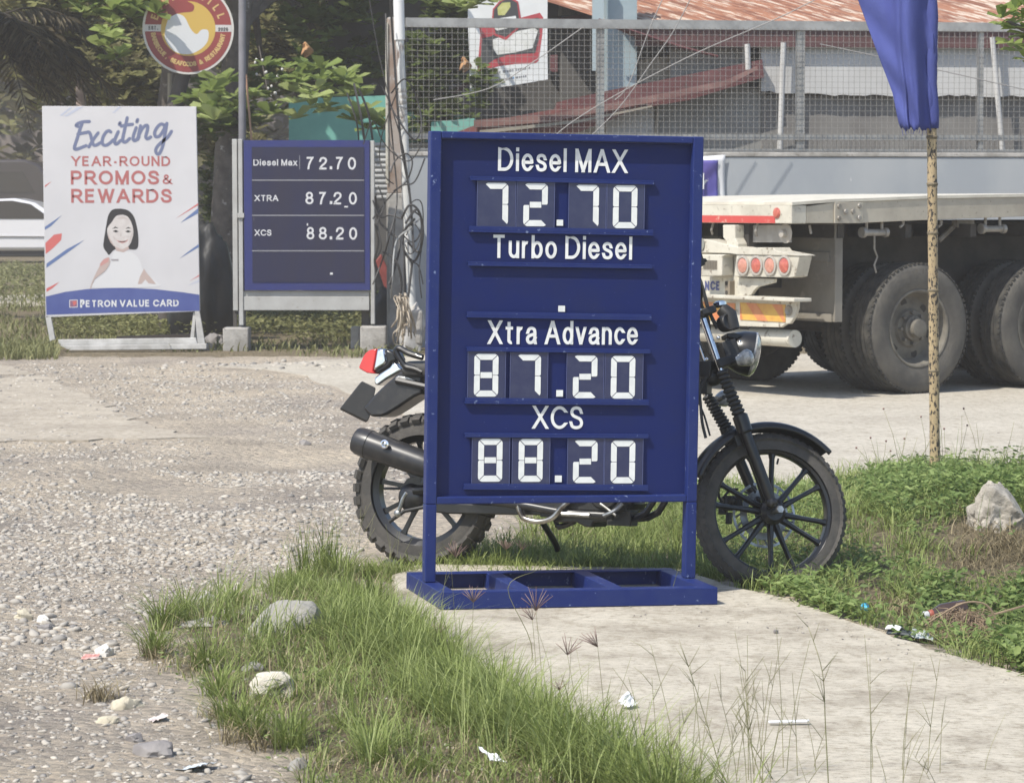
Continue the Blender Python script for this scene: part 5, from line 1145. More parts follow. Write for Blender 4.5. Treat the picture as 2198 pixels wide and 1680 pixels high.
tbox('screen', 222, 106, 1010, 1050, -.048, -.0405, mat('dark screen', (.009, .010, .045), .3, c2=(.015, .013, .033), ns=1.8, c3=(.10, .10, .14), ns3=14, lo3=.72, hi3=.82, stretch=(1, 1, .3)))
for y in (338, 584, 832): tbox('divider', 224, y-3.5, 1008, y+3.5, -.0505, -.0485, mat('pale divider', (.24, .24, .26), .5) if y == 338 else bpy.data.materials['pale divider'])
def tline(s, x0, x1, yb, cap, t=.16, gap=.14):
    O = tq2(x0, yb, -.0490); X = tq2(x1, yb, -.0490)-O; h = cap/2.8/1.16468*DT/F; xd = X.normalized()*h
    mb = MB(); put_text(mb, s, lambda x, y, l: O+xd*x+V3((0, -l*.4, h*y)), t, X.length/h, gap); mb.build('lettering', bpy.data.materials.get('totem letters') or mat('totem letters', (.55, .55, .56), .5), tm)
tline('Diesel Max', 234, 540, 236, 44, .16); tline('XTRA', 243, 408, 484, 42, .17); tline('XCS', 243, 360, 726, 42, .17)
for s, xs_, yb in (('7', (600, 655), 262), ('2', (695, 750), 263), ('.', (768, 784), 262), ('7', (806, 860), 262), ('0', (895, 952), 264), ('8', (598, 654), 506), ('7', (688, 742), 507), ('.', (769, 780), 505), ('2', (796, 852), 507), ('0', (902, 958), 508), ('8', (606, 660), 752), ('8', (692, 748), 752), ('.', (768, 788), 752), ('2', (812, 868), 753), ('0', (904, 960), 754)):
    tline(s, xs_[0], xs_[1], yb, 86, .15 if s != '.' else .2)
for p in ((870, 519, 896, 528), (770, 984, 790, 998), (608, 640, 616, 656)): tbox('mark', *p, -.0495, -.0482, m_wprint)
tbox('seam', 555, 165, 559, 262, -.0495, -.0482, bpy.data.materials['pale divider'])
for k, (x0, x1, y0, y1, lab) in enumerate(((480, 535, 703, 762, 'grey concrete block footing under the left leg of the smaller price board'), (774, 829, 700, 764, 'large concrete footing under the right leg of the smaller price board'), (752, 772, 702, 742, 'small dark concrete block left of the large price board footing'))):
    d = DT-.06+(.3 if k == 2 else 0); a, b_ = wp(x0, y0, d), wp(x1, y1, d)
    f = MB().bb(-(b_.x-a.x)/2, (b_.x-a.x)/2, -.13 if k < 2 else 0, .2, -.05, a.z).build('footing', m_conc, None, bevel=.012, loc=((a.x+b_.x)/2, d+.04, 0)); tag(f, lab, 'footing', 'concrete footings of the smaller price board')
# round sign, posts, odd things at the back left
DR = 31.0
rs = thing('round_sign', 'round red and yellow restaurant sign on a dark leaning post', 'sign', loc=wp(362, 700, DR))
ro = V3(MAT[rs.name].translation); rc = wp(404, 62, DR)-ro; RRs = 97/F*DR
m_rd = mat('brick red sign', (.27, .05, .045), .45, c2=(.23, .045, .04), ns=3); m_yel = mat('ochre yellow', (.55, .36, .08), .5); m_gold = mat('gold letters', (.58, .40, .16), .5); m_rimw = mat('pale sign rim', (.58, .55, .50), .5)
ax_ = V3((.10, -.99, .0)).normalized()
MB().lathe([(0, .16), (RRs*1.0, .16), (RRs, 0), (0, 0)], rc, -ax_, 56).build('box', m_rimw, rs, True)
ex = V3((.99, .10, 0)); ez = V3((0, 0, 1))
fd_ = lambda x, y, l: rc+ex*(x*RRs)+ez*(y*RRs)+ax_*l*.3
def disc(name, r, l, m, a0=0, a1=360, r0=0, n=48):
    mb = MB(); mb.surf(lambda u, v: fd_((r0+(r-r0)*v)*math.cos(R(a0+(a1-a0)*u)), (r0+(r-r0)*v)*math.sin(R(a0+(a1-a0)*u)), l), n, 1); return mb.build(name, m, rs)
disc('face', .955, .004, m_rd); disc('centre', .60, .007, m_yel)
mb = MB(); mb.poly([fd_(x, y, .006) for x, y in ((-.955, .085), (-.955, -.065), (.955, -.065), (.955, .085))]); mb.build('band', mat('pale band', (.55, .52, .50), .5), rs)
disc('centre', .58, .0085, m_yel)
def arc_text(s, r, a_mid, hgt, dirn, t, m, span):
    n = len(s)
    for i, ch in enumerate(s):
        if ch == ' ': continue
        a = R(a_mid-dirn*span*(i/(n-1)-.5)); ux, uy = (math.sin(a), -math.cos(a)); 
        if dirn < 0: ux, uy = -ux, -uy
        vx, vy = (math.cos(a)*dirn, math.sin(a)*dirn)
        w_ = GL[ch][0]+t; mb = MB()
        put_text(mb, ch, lambda x, y, l: fd_(math.cos(a)*r+(x-w_/2)*hgt*ux+(y-.5)*hgt*vx, math.sin(a)*r+(x-w_/2)*hgt*uy+(y-.5)*hgt*vy, .010+l), t); mb.build('lettering', m, rs)
arc_text('EDEN GRILL', .775, 90, .17, 1, .2, m_gold, 140)
arc_text('BARBECUE, SEAFOODS & RESTAURANT', .775, 270, .105, -1, .24, m_gold, 160)
def sline(s, x0, x1, y, h, m):
    mb = MB(); put_text(mb, s, lambda x, yy, l: fd_(x0+x*h, y+yy*h, .011+l), .22, (x1-x0)/h); mb.build('lettering', m, rs)
sline('EST', -.87, -.70, -.03, .085, m_ink); sline('2025', .66, .88, -.05, .08, m_ink); sline('.', -.68, -.66, -.03, .085, m_ink)
def blob(name, pts, l, m): mb = MB(); q = [v for v in cr([fd_(x, y, l) for x, y in pts]+[fd_(*pts[0], l)], 5)][:-1]; mb.poly(q); return mb.build(name, m, rs)
blob('emblem', [(-.42, .26), (-.50, .0), (-.50, -.25), (-.30, -.50), (.0, -.56), (.25, -.46), (.42, -.28), (.44, -.05), (.30, -.02), (.18, -.12), (.05, .0), (-.08, .25), (-.25, .32)], .010, m_wprint)
blob('emblem', [(-.42, .24), (-.46, .45), (-.30, .58), (-.10, .62), (.12, .52), (.10, .38), (-.10, .35), (-.25, .32)], .0115, m_rd)
mb = MB(); mb.tube([rc+V3((-.05, .10, -RRs*.9)), rc+V3((-.20, .14, -RRs*1.9)), rc+V3((-.30, .2, -4.0))], [.075, .085, .10], 10); mb.build('post', mat('dark weathered post', (.07, .06, .052), .85), rs, True)
mb = MB(); mb.tube([rc+V3((-.23, .3, -RRs*.95)), rc+V3((-.26, .3, -2.5))], .025, 8); mb.build('brace', m_tan, rs)
o = MB().tube([V3((0, 0, 0)), wp(520, 300, 29.2)-wp(520, 745, 29.2), wp(520, -220, 29.2)-wp(520, 745, 29.2)], .037, 14).build('steel_pole', mat('grey violet pole', (.19, .185, .20), .6, c2=(.15, .145, .155), ns=4), None, True, loc=V3((wp(520, 745, 29.2).x, 29.2, 0)))
tag(o, 'plain dark grey steel pole rising behind the left edge of the smaller price board', 'pole')
o = MB().tube([wp(528, 160, 29.3), wp(532, 60, 29.3), wp(540, 300, 29.3)][::2]+[wp(541, 420, 29.3)], .010, 6).build('hanging_cable', mat('orange tan cable', (.45, .26, .16), .7), None, True); tag(o, 'thin orange cable hanging beside the grey steel pole', 'cable')
a, b_ = wp(164, 160, 37.2), wp(183, 160, 37.2)
mb = MB(); mb.bb(-.056, .056, -.056, .056, -.02, a.z-.05); mb.bb(-.041, .041, -.041, .041, a.z-.0495, a.z); o = mb.build('marker_post', mat('pinkish concrete post', (.42, .34, .31), .85, c2=(.33, .25, .23), ns=5), None, bevel=.01, loc=((a.x+b_.x)/2, 37.2, 0)); tag(o, 'pinkish concrete post standing behind the poster stand', 'post')
m_tarp = mat('black tarpaulin', (.012, .012, .013), .45, c2=(.02, .02, .02), bump=.3, bs=6)
rt = rock('covered_heap', (wp(430, 560, 30.5).x, 30.5, .0), (.33, .35, .92), m_tarp, 4, None, 4, .22, 0, False); rt.rotation_euler = (0, 0, 0); rt.location.z = .35; tag(rt, 'black covered shape standing behind the poster stand', 'covered heap')
o = MB().prism([wp(*p, 29.6) for p in ((806, 560), (818, 545), (860, 640), (842, 650), (826, 620))], (0, .08, 0)).build('red_panel', mat('faded red panel', (.30, .07, .06), .6, c2=(.22, .05, .045), ns=6), None, bevel=.01); tag(o, 'faded red panel leaning beside the right side of the smaller price board', 'panel')
o = rock('dark_bag', (wp(823, 690, 29.3).x, 29.3, .22), (.12, .14, .36), m_tarp, 6, None, 3, .3, 0, False); tag(o, 'dark bag slumped between the smaller price board and the leaning pole', 'bag')

# ------------------------------------------------------------ white car and dark van far left
m_car = mat('white car paint', (.68, .67, .68), .25, coat=.6); m_glass = mat('dark car glass', (.03, .028, .028), .08, coat=.3); m_cb = mat('car underbody', (.02, .02, .02), .8)
DC = 67.0; cx_ = wp(16, 424, DC).x
car = thing('white_car', 'white sedan parked on the grass far behind the poster stand', 'car', (cx_, DC, 0), 0)
prof = [(-2.2, .34), (-2.25, .62), (-2.15, .88), (-1.75, .94), (-1.1, .98), (-.6, 1.30), (-.2, 1.44), (.3, 1.46), (.75, 1.36), (1.35, .96), (2.05, .88), (2.22, .70), (2.24, .40), (2.1, .28), (1.72, .28), (-1.7, .28)]
body = MB().prism([V3((x, -.80, z)) for x, z in prof], (0, 1.6, 0)).build('body', m_car, car, True, .08)
for pts in ([(-1.0, 1.0), (-.55, 1.28), (-.15, 1.40), (.25, 1.41), (.66, 1.33), (1.12, 1.0)],):
    MB().prism([V3((x, -.815, z)) for x, z in pts], (0, .012, 0)).build('side_window', m_glass, body, bevel=.004)
MB().tube([V3((-2.1, -.815, .62)), V3((2.1, -.815, .60))], .02, 6).build('door_line', mat('grey trim', (.35, .34, .34), .5), body)
for x in (-1.4, 1.38):
    for y in (-.83, .63):
        w_ = MB().lathe([(.0, 0), (.20, .0), (.22, -.01), (.31, .0), (.32, .03), (.32, .2), (0, .2)], (x, y, .32), (0, 1, 0), 28).build('wheel', m_tread, car, True)
MB().bb(-2.0, 2.0, -.72, .72, .18, .30).build('underbody', m_cb, car)
DV = 74.0; vx = wp(-10, 424, DV).x
van = thing('dark_van', 'dark brown van parked behind the white sedan', 'van', (vx, DV, 0), 0)
vp = [(-2.6, .4), (-2.6, 2.2), (-2.4, 2.42), (.9, 2.42), (1.25, 2.3), (1.7, 1.62), (2.4, 1.4), (2.5, .4)]
vb = MB().prism([V3((x, -.9, z)) for x, z in vp], (0, 1.8, 0)).build('body', mat('dark brown paint', (.045, .036, .033), .3, coat=.4), van, True, .06)
MB().prism([V3((x, -.915, z)) for x, z in ((-2.3, 1.56), (-2.3, 2.12), (.85, 2.12), (1.15, 1.6))], (0, .012, 0)).build('side_window', m_glass, vb)
for x in (-1.7, 1.6):
    for y in (-.93, .73): MB().lathe([(.0, 0), (.20, .0), (.34, .0), (.35, .03), (.35, .2), (0, .2)], (x, y, .35), (0, 1, 0), 24).build('wheel', m_tread, van, True)
# ------------------------------------------------------------ bamboo pole and the gathered blue flag
bpos = gp(2008, 1014, .07); DBm = bpos.y
bam = thing('bamboo_pole', 'speckled bamboo pole standing in the weeds and carrying a blue flag', 'pole', loc=(bpos.x, DBm, .05))
bo = V3(MAT[bam.name].translation)
m_bam = mat('speckled bamboo', (.42, .32, .18), .55, c2=(.30, .225, .13), ns=7, c3=(.035, .028, .022), ns3=75, lo3=.53, hi3=.57, stretch=(1, 1, .55))
m_bamd = mat('bamboo node', (.20, .16, .10), .7, c2=(.10, .08, .05), ns=40)
def bx(y): return 2000+(y-280)*(7/730)
ys_ = [1030, 796, 623, 500, 395, 294, 150, -20, -200, -400, -620]
pts, rs_ = [], []
for i in range(len(ys_)-1):
    for k, r in ((.0, .0285), (.04, .0275), (.5, .0262), (.96, .0275)):
        y = ys_[i]+(ys_[i+1]-ys_[i])*k; pts.append(wp(bx(y), y, DBm)-bo); rs_.append(r*(1-.00018*(1030-y)*.5))
MB().tube(pts, rs_, 18).build('culm', m_bam, bam, True)
for y in ys_[1:-1]: MB().lathe([(.0255, -.012), (.0290, -.004), (.0300, 0), (.0285, .004), (.0255, .008)], wp(bx(y), y, DBm)-bo, (0, 0, 1), 18).build('node', m_bamd, bam, True)
m_flag = mat('violet blue cloth', (.115, .14, .40), .8, c2=(.095, .115, .36), ns=5, bump=.35, bs=14, stretch=(1, 1, .35), trans=.35, spec=.1)
fl_o = thing('flag', 'violet blue flag hanging gathered on the bamboo pole', 'flag', loc=wp(1990, 270, DBm))
fo_ = V3(MAT[fl_o.name].translation)
lx = [(-700, 1700), (-400, 1702), (-200, 1772), (-10, 1838), (100, 1878), (200, 1916), (245, 1925), (268, 1930), (281, 1936)]
def interp(tab, y):
    for (y0, a), (y1, b_) in zip(tab, tab[1:]):
        if y <= y1: return a+(b_-a)*(y-y0)/(y1-y0)
    return tab[-1][1]
def flagp(u, v):
    y = -640+(640+278)*v+3*math.sin(u*24)*v**6+2.0*math.sin(u*51+1)*v**6
    xl, xr = interp(lx, y), 1992+bx(y)-2000+14
    x = xr+(xl-xr)*u
    k = max(0, min(1, (y+100)/380)); uf = .36+.42*k                     # the fold runs down and outwards
    d = -.085*math.exp(-((u-uf*.66)/.16)**2)-.040*math.exp(-((u-uf)/.05)**2)+.10*max(0, u-uf)/.4*(1-.35*k)
    d += .007*math.sin(u*9+y*.008)*(.4+.6*v)+.006*math.sin(u*26-y*.02)*v**4+.006*math.sin(y*.045+u*6)+.012*v**3*math.sin(u*13+y*.05)+.006*math.sin((u*30-y*.03))*max(0, 1-abs(u-.45)*3)
    return wp(x, y, DBm-.03+d)-fo_
mb = MB(); mb.surf(flagp, 60, 70); mb.build('cloth', m_flag, fl_o, True, solid=.002, angle=180)
sl_ = [(y, ) for y in range(-640, 281, 40)]
mb = MB(); yy = list(range(-640, 276, 20))+[276]
mb.tube([wp(bx(y)+1.5*math.sin(y*.03), y, DBm-.002)-fo_ for y in yy], [.0325+.0018*math.sin(y*.06)+.001*math.sin(y*.17) for y in yy], 18, False); mb.build('sleeve', m_flag, fl_o, True, solid=.002)
mb = MB()
for i in range(9): x = 1936+i*6.5; mb.tube([wp(x, 278, DBm-.05)-fo_, wp(x+random.uniform(-3, 3), 288+random.uniform(-6, 5), DBm-.05)-fo_], .0012, 4)
mb.build('frayed_edge', m_flag, fl_o)

# ------------------------------------------------------------ leaves, grass, gravel
LEAF = np.array([(0, 0, 0), (.35, .20, .05), (.78, .27, .03), (1, 0, -.10), (.78, -.27, .03), (.35, -.20, .05)], float)
LEAFF = [np.array([(0, 5, 4, 3), (0, 3, 2, 1)])]
OVAL = np.array([(0, 0, 0), (.28, .22, .05), (.60, .19, .02), (1.1, 0, -.10), (.60, -.19, .02), (.28, -.22, .05)], float)
def grass_mat(name, tint, tr=.42, rough=.55):
    return mat(name, tint[0], rough, tint=tint, trans=tr, spec=.3)
G1 = [(.125, .150, .040), (.225, .28, .075), (.38, .43, .17)]
m_grass = grass_mat('grass', G1)
m_dry = grass_mat('straw', [(.12, .095, .05), (.26, .21, .12), (.42, .36, .22)], .2)
m_weed = grass_mat('weed leaves', [(.085, .12, .038), (.165, .24, .07), (.31, .39, .14)], .42)
m_stalk = grass_mat('stalks', [(.14, .15, .06), (.24, .24, .11), (.36, .33, .18)], .2)
m_purple = grass_mat('seed heads', [(.20, .12, .12), (.32, .21, .19), (.42, .32, .26)], .3)
def blades(P, Z, h, w_, bend, yaw, tint):
    n = len(P); d = np.stack([np.cos(yaw), np.sin(yaw)], 1); q = np.stack([-np.sin(yaw), np.cos(yaw)], 1)
    V = np.zeros((n, 7, 3)); k = 0
    for t, ww in ((0, .8), (.42, 1.), (.78, .62)):
        c = P+d*(bend*h*t*t)[:, None]; z = Z+h*t*(1-.28*np.minimum(bend, 1.6)*t)
        for s in (-1, 1):
            V[:, k, :2] = c+q*(w_*.5*ww*s)[:, None]; V[:, k, 2] = z; k += 1
    V[:, 6, :2] = P+d*(bend*h)[:, None]; V[:, 6, 2] = Z+h*(1-.28*np.minimum(bend, 1.6))
    o = (np.arange(n)*7)[:, None, None]
    F4 = (np.array([(0, 1, 3, 2), (2, 3, 5, 4)])[None]+o).reshape(-1, 4); F3 = (np.array([(4, 5, 6)])[None]+o).reshape(-1, 3)
    return V.reshape(-1, 3), F4, F3, np.repeat(tint, 7)
def grow(name, label, parts, m):
    Vs, A4, A3, T_, o = [], [], [], [], 0
    for V, f4, f3, t_ in parts: Vs.append(V); A4.append(f4+o); A3.append(f3+o); T_.append(t_); o += len(V)
    return tag(mesh_np(name, np.concatenate(Vs), [np.concatenate(A4), np.concatenate(A3)], m, np.concatenate(T_)), label, kind='stuff')
U = rng.uniform
def patch(P, hlo, hhi, wlo, whi, blo, bhi, tl, th, yaw=None, spread=3.14):
    n = len(P); y = U(-math.pi, math.pi, n) if yaw is None else rng.normal(yaw, spread, n)
    return blades(P, gz(P[:, 0], P[:, 1])-.004, U(hlo, hhi, n)*U(.6, 1, n), U(wlo, whi, n), U(blo, bhi, n), y, np.clip(U(tl, th, n), 0, 1))
def along(line, n, spread):
    q = [np.array(tuple(gp(*p))[:2]) for p in line]; seg = [np.linalg.norm(b_-a) for a, b_ in zip(q, q[1:])]; tot = np.cumsum([0]+seg)
    t = U(0, tot[-1], n); i = np.clip(np.searchsorted(tot, t)-1, 0, len(seg)-1); f = ((t-tot[i])/np.array(seg)[i])[:, None]
    a, b_ = np.array(q[:-1])[i], np.array(q[1:])[i]
    return a+(b_-a)*f+rng.normal(0, 1, (n, 2))*np.asarray(spread)
def tufts(cs, n, rad): return np.concatenate([np.array(tuple(gp(*c))[:2])+rng.normal(0, rad, (n, 2)) for c in cs])
BARE = gpoly([(1960, 1215), (2040, 1175), (2300, 1160), (2300, 1260), (2120, 1262), (2000, 1250)]); BARE2 = gpoly([(1740, 1285), (1860, 1262), (1960, 1290), (1990, 1335), (1880, 1325)])
def outside(P):
    k = np.array([mnoise.noise(V3((p[0]*9, p[1]*7, 1.7))) for p in P]); return P[~((inpoly(P, BARE) | inpoly(P, BARE2)) & (k > -.32))]
def rim_fade(P, poly, wdt):
    """fewer plants towards the rim of a patch"""
    d = edge_dist(P, poly); return P[U(0, 1, len(P)) < np.clip(d/wdt, .04, 1)**1.3]
def thin(P, scale, lo):
    """leaves bald patches"""
    k = np.array([mnoise.noise(V3((p[0]*scale, p[1]*scale, 3.3))) for p in P]); return P[k > lo]
EDGE = [(620, 1250), (740, 1285), (825, 1318), (868, 1362), (968, 1440), (1108, 1548), (1255, 1626), (1425, 1702), (1530, 1760)]
def splay(C, nb, rad, h0, h1, b0, b1, tl, th, w0=.0024, w1=.0046):
    C = np.asarray(C, float); n = len(C)*nb; off = rng.normal(0, rad, (n, 2)); P = np.repeat(C, nb, 0)+off; hs_ = np.repeat(U(.65, 1.1, len(C)), nb)
    y = np.arctan2(off[:, 1], off[:, 0])+rng.normal(0, .7, n)
    return blades(P, gz(P[:, 0], P[:, 1])-.004, U(h0, h1, n)*hs_, U(w0, w1, n), U(b0, b1, n), y, np.clip(np.repeat(U(tl, th, len(C)), nb)+rng.normal(0, .16, n), 0, 1))
parts = [patch(thin(rim_fade(sample(TURF, 19000), TURF, .42), 4.5, .02), .015, .05, .0022, .0042, .5, 2.0, .15, .95), splay(thin(rim_fade(sample(TURF, 520), TURF, .5), 3.5, -.02), 24, .018, .05, .13, .3, 1.5, .1, .9), splay(along([(x-34, y+8) for x, y in EDGE[3:]], 150, (.05, .06)), 30, .022, .10, .25, .2, 1.3, .1, .95), splay(along([(x-30, y+8) for x, y in EDGE[:4]], 45, (.05, .06)), 26, .022, .06, .15, .3, 1.4, .1, .95), splay(along([(x-90, y+18) for x, y in EDGE[2:]], 120, (.05, .07)), 30, .022, .08, .20, .3, 1.3, .2, 1), splay(outside(thin(sample(WEED, 620), 2, -.35)), 22, .02, .06, .17, .3, 1.4, .2, .95), splay(thin(rim_fade(sample(TURF, 120), TURF, .25), 3, -.4), 9, .02, .16, .34, .2, 1.0, .3, 1, .0020, .0032), splay([tuple(gp(x, y))[:2] for x, y in ((545, 1385), (600, 1388), (655, 1386), (690, 1345), (700, 1310), (440, 1352), (470, 1350), (560, 1515), (625, 1512))], 40, .025, .06, .17, .3, 1.3, .1, .9), splay(along([(x-10, y+4) for x, y in EDGE[3:]], 40, (.02, .03)), 10, .012, .14, .30, .5, 1.3, .3, 1, .002, .0032), splay(sample(BACK, 200), 22, .02, .06, .17, .3, 1.3, .2, .95),
         patch(thin(rim_fade(sample(TURF, 3200), TURF, .4), 3.5, .03), .05, .12, .0025, .0045, .2, 1.1, .2, .85)]
E1 = along([(x-26, y+6) for x, y in EDGE], 2600, (.045, .06))
parts += [patch(E1, .06, .17, .0028, .0052, .15, .95, .1, .9), patch(along([(x-70, y+12) for x, y in EDGE[2:]], 2400, (.06, .09)), .07, .17, .0028, .005, .2, 1.1, .1, .95),
          patch(along(EDGE, 1100, (.03, .03)), .05, .12, .0028, .005, .5, 1.5, .3, 1, R(20), .8)]
T1 = [(690, 1235), (620, 1268), (735, 1250), (800, 1310), (500, 1300), (330, 1400), (440, 1440), (470, 1500), (540, 1580), (500, 1560), (620, 1600), (800, 1640), (720, 1380), (860, 1390), (400, 1330), (350, 1345)]
parts += [splay([tuple(gp(*c))[:2] for c in T1 for _ in range(2)], 70, .022, .08, .20, .25, 1.35, .1, .8)]
parts += [patch(tufts([(650, 1262), (700, 1240)], 60, .02), .22, .36, .0024, .0035, .1, .5, .0, .4)]
parts += [patch(thin(sample(BACK, 12000), 3.2, -.25), .03, .10, .003, .005, .2, 1.2, .15, .95), patch(thin(sample(BACK, 3800), 2.6, -.05), .09, .18, .003, .005, .2, 1.1, .1, .9),
          patch(along([(930, 1232), (1150, 1225), (1470, 1225)], 1500, (.1, .05)), .06, .14, .003, .005, .3, 1.3, .2, 1),
          patch(along([(760, 1235), (860, 1245), (900, 1240)], 900, (.06, .05)), .05, .13, .003, .005, .3, 1.3, .2, 1),
          patch(along([(1500, 1050), (1700, 1058), (1850, 1035), (2000, 1012), (2250, 1010)], 2600, (.1, .13)), .05, .17, .003, .005, .2, 1, .3, 1)]
parts += [patch(outside(thin(sample(WEED, 15000), 2.2, -.05)), .05, .15, .003, .0055, .2, 1.2, .2, .95), patch(tufts([(1540, 1235), (1500, 1215), (1620, 1265), (1700, 1268)], 130, .04), .05, .12, .003, .005, .3, 1.3, .2, .9)]
grow('grass', 'green grass growing along the slab edge and between the signs', parts, m_grass)
parts = [patch(thin(sample(TURF, 6000), 4, -.1), .03, .12, .0022, .0036, .4, 1.6, .2, 1), patch(tufts([(205, 1500), (225, 1505), (330, 1405), (500, 1590), (470, 1545), (560, 1600)], 60, .025), .06, .13, .0022, .0035, .5, 1.5, .1, .9),
         patch(thin(sample(WEED, 2600), 3, 0), .05, .14, .0022, .0036, .5, 1.6, .1, .9), patch(tufts([(2120, 1190), (2170, 1205), (2080, 1230), (1950, 1290), (1900, 1300), (2190, 1225), (2150, 1215), (2100, 1210), (2230, 1210), (2180, 1250)], 190, .08), .04, .12, .0022, .0036, .8, 1.8, .0, .8), patch(thin(sample(BACK, 900), 3, -.1), .06, .16, .0022, .0036, .4, 1.4, .3, 1)]
grow('dry_grass', 'dry straw coloured grass scattered among the green', parts, m_dry)
# broad leaved weeds on the right
def leafset(C, h0, h1, s0, s1, tl, th, base=OVAL, pit=(-.7, .35)):
    n = len(C); pos = np.column_stack([C, gz(C[:, 0], C[:, 1])+U(h0, h1, n)]); s = U(s0, s1, n)
    V, Fs = inst(base, LEAFF, pos, rots(U(-math.pi, math.pi, n), U(*pit, n), rng.normal(0, .45, n)), s)
    return V, Fs[0], np.zeros((0, 3), int), np.repeat(np.clip(U(tl, th, n), 0, 1), len(base))
def clump(poly, nplants, per, rad, sc=2.0, lo=-.2):
    P = thin(sample(poly, nplants), sc, lo); n = len(P); Q = np.repeat(P, per, 0)+rng.normal(0, rad, (n*per, 2)); return Q
W1 = gpoly([(1830, 1100), (1960, 1018), (2250, 1005), (2450, 1030), (2450, 1250), (2198, 1220), (2050, 1190), (1880, 1180)])
parts = [leafset(outside(clump(WEED, 2300, 8, .03, 2, -.25)), .005, .09, .018, .038, .15, .9), leafset(outside(clump(W1, 800, 10, .035, 1.5, -.1)), .01, .15, .022, .042, .15, 1), leafset(clump(gpoly([(1900, 1150), (1960, 1030), (2080, 1010), (2080, 1060), (2000, 1130)]), 260, 12, .035, 2, -.6), .01, .09, .02, .038, .2, 1),
         leafset(clump(gpoly([(2030, 1150), (2250, 1150), (2250, 1120), (2040, 1125)]), 190, 10, .04, 2, -.9), .01, .15, .022, .04, .2, 1), leafset(clump(gpoly([(2130, 1390), (2198, 1370), (2450, 1430), (2450, 1520), (2198, 1438)]), 150, 10, .03, 2, -.6), .01, .11, .03, .055, .4, 1), leafset(clump(gpoly([(1640, 1275), (1740, 1275), (1850, 1320), (1840, 1335), (1700, 1290)]), 130, 8, .03, 2, -.6), .01, .06, .022, .04, .5, 1),
         leafset(outside(clump(gpoly([(1880, 1290), (2198, 1250), (2450, 1330), (2450, 1430), (2198, 1370), (2000, 1330)]), 500, 9, .03, 2, -.3)), .005, .10, .022, .042, .1, .85)]
st = clump(W1, 260, 1, .01); parts.append(patch(st, .16, .34, .0025, .0035, .1, .5, .2, .6))
parts.append(leafset(clump(TURF, 170, 7, .03, 2, -.1), .005, .05, .012, .024, .3, 1))
grow('weeds', 'low broad leaved weeds covering the bank right of the slab', parts, m_weed)
# verge weeds far left
VG = gpoly([(-500, 764), (100, 768), (250, 758), (480, 764), (700, 768), (900, 768), (930, 700), (830, 640), (-500, 640)])
VW = gpoly([(540, 744), (760, 744), (850, 728), (840, 680), (430, 680), (440, 735)])
VL = gpoly([(-200, 640), (440, 640), (900, 660), (900, 600), (-200, 560)])
m_vg = grass_mat('verge grass', [(.10, .10, .04), (.18, .19, .075), (.29, .28, .13)], .35)
parts = [patch(thin(sample(VG, 20000), .9, -.12), .04, .15, .010, .020, .2, 1.2, .1, 1), patch(thin(sample(VL, 12000), .3, -.4), .04, .11, .02, .04, .2, 1.2, .2, .9), patch(sample(gpoly([(-300, 745), (120, 745), (125, 772), (-300, 776)]), 3500), .08, .2, .009, .016, .2, 1, .4, 1),
         leafset(clump(VW, 1500, 8, .09, 1.0, -.15), .02, .20, .035, .075, .15, 1), leafset(clump(gpoly([(130, 735), (440, 735), (440, 685), (130, 685)]), 800, 8, .09, 1.0, -.15), .02, .20, .035, .08, .1, .9), leafset(clump(VL, 1500, 6, .1, .5, -.4), .01, .10, .05, .10, .2, 1)]
grow('verge_weeds', 'weedy green verge under the far signs', parts, m_vg)
mb = MB(); mb.poly([V3((p.x, p.y, .006)) for p in jag(gpoly([(-500, 634), (440, 634), (440, 656), (-500, 662)]), .6, .5)]); tag(mb.build('gravel_path', m_road), 'pale gravel strip beyond the poster stand', kind='structure')
# gravel
ICO = bmesh.new(); bmesh.ops.create_icosphere(ICO, subdivisions=1, radius=1); IV = np.array([v.co[:] for v in ICO.verts]); IFc = np.array([[v.index for v in f.verts] for f in ICO.faces]); ICO.free()
YARD = gpoly([(-260, 790), (60, 778), (520, 790), (660, 812), (900, 915), (1000, 965), (1180, 1062), (1130, 1150), (960, 1205), (930, 1232), (660, 1228), (480, 1285), (300, 1385), (330, 1445), (400, 1510), (600, 1660), (560, 1800), (-260, 1800)])
def stones(P, s0, s1, pw=2.2):
    n = len(P); s = s0+(s1-s0)*U(0, 1, n)**pw; sc = np.stack([s*U(.8, 1.3, n), s*U(.7, 1.1, n), s*U(.28, .55, n)], 1)
    pos = np.column_stack([P, gz(P[:, 0], P[:, 1])+sc[:, 2]*U(-.55, .3, n)])
    b_ = IV*(1+.16*np.sin(IV[:, [1, 2, 0]]*5+1.3))
    V, Fs = inst(b_, [IFc], pos, rots(U(-3, 3, n), rng.normal(0, .25, n), rng.normal(0, .25, n)), sc)
    t_ = np.clip(rng.normal(.48, .2, n), 0, 1); t_[U(0, 1, n) > .975] = 1
    return V, Fs[0], np.repeat(t_, len(b_))
nearP = sample([p for p in gpoly([(-150, 1180), (700, 1180), (640, 1225), (480, 1285), (300, 1385), (330, 1445), (400, 1510), (600, 1660), (560, 1780), (-150, 1780)])], 7000)
allP = sample(YARD, 13000); dens = np.array([mnoise.noise(V3((p[0]*.9, p[1]*.45, 7))) for p in allP]); allP = allP[dens > -.08+U(-.2, .2, len(allP))]
midP = sample(gpoly([(-150, 1010), (760, 1010), (780, 1200), (-150, 1250)]), 5000); dens = np.array([mnoise.noise(V3((p[0]*1.1, p[1]*.5, 2))) for p in midP]); midP = midP[dens > -.2]
roadP = sample(gpoly([(480, 780), (900, 775), (2250, 830), (2250, 985), (1500, 1000), (900, 920)]), 900)
roadP = roadP[roadP[:, 1] > 15.5]
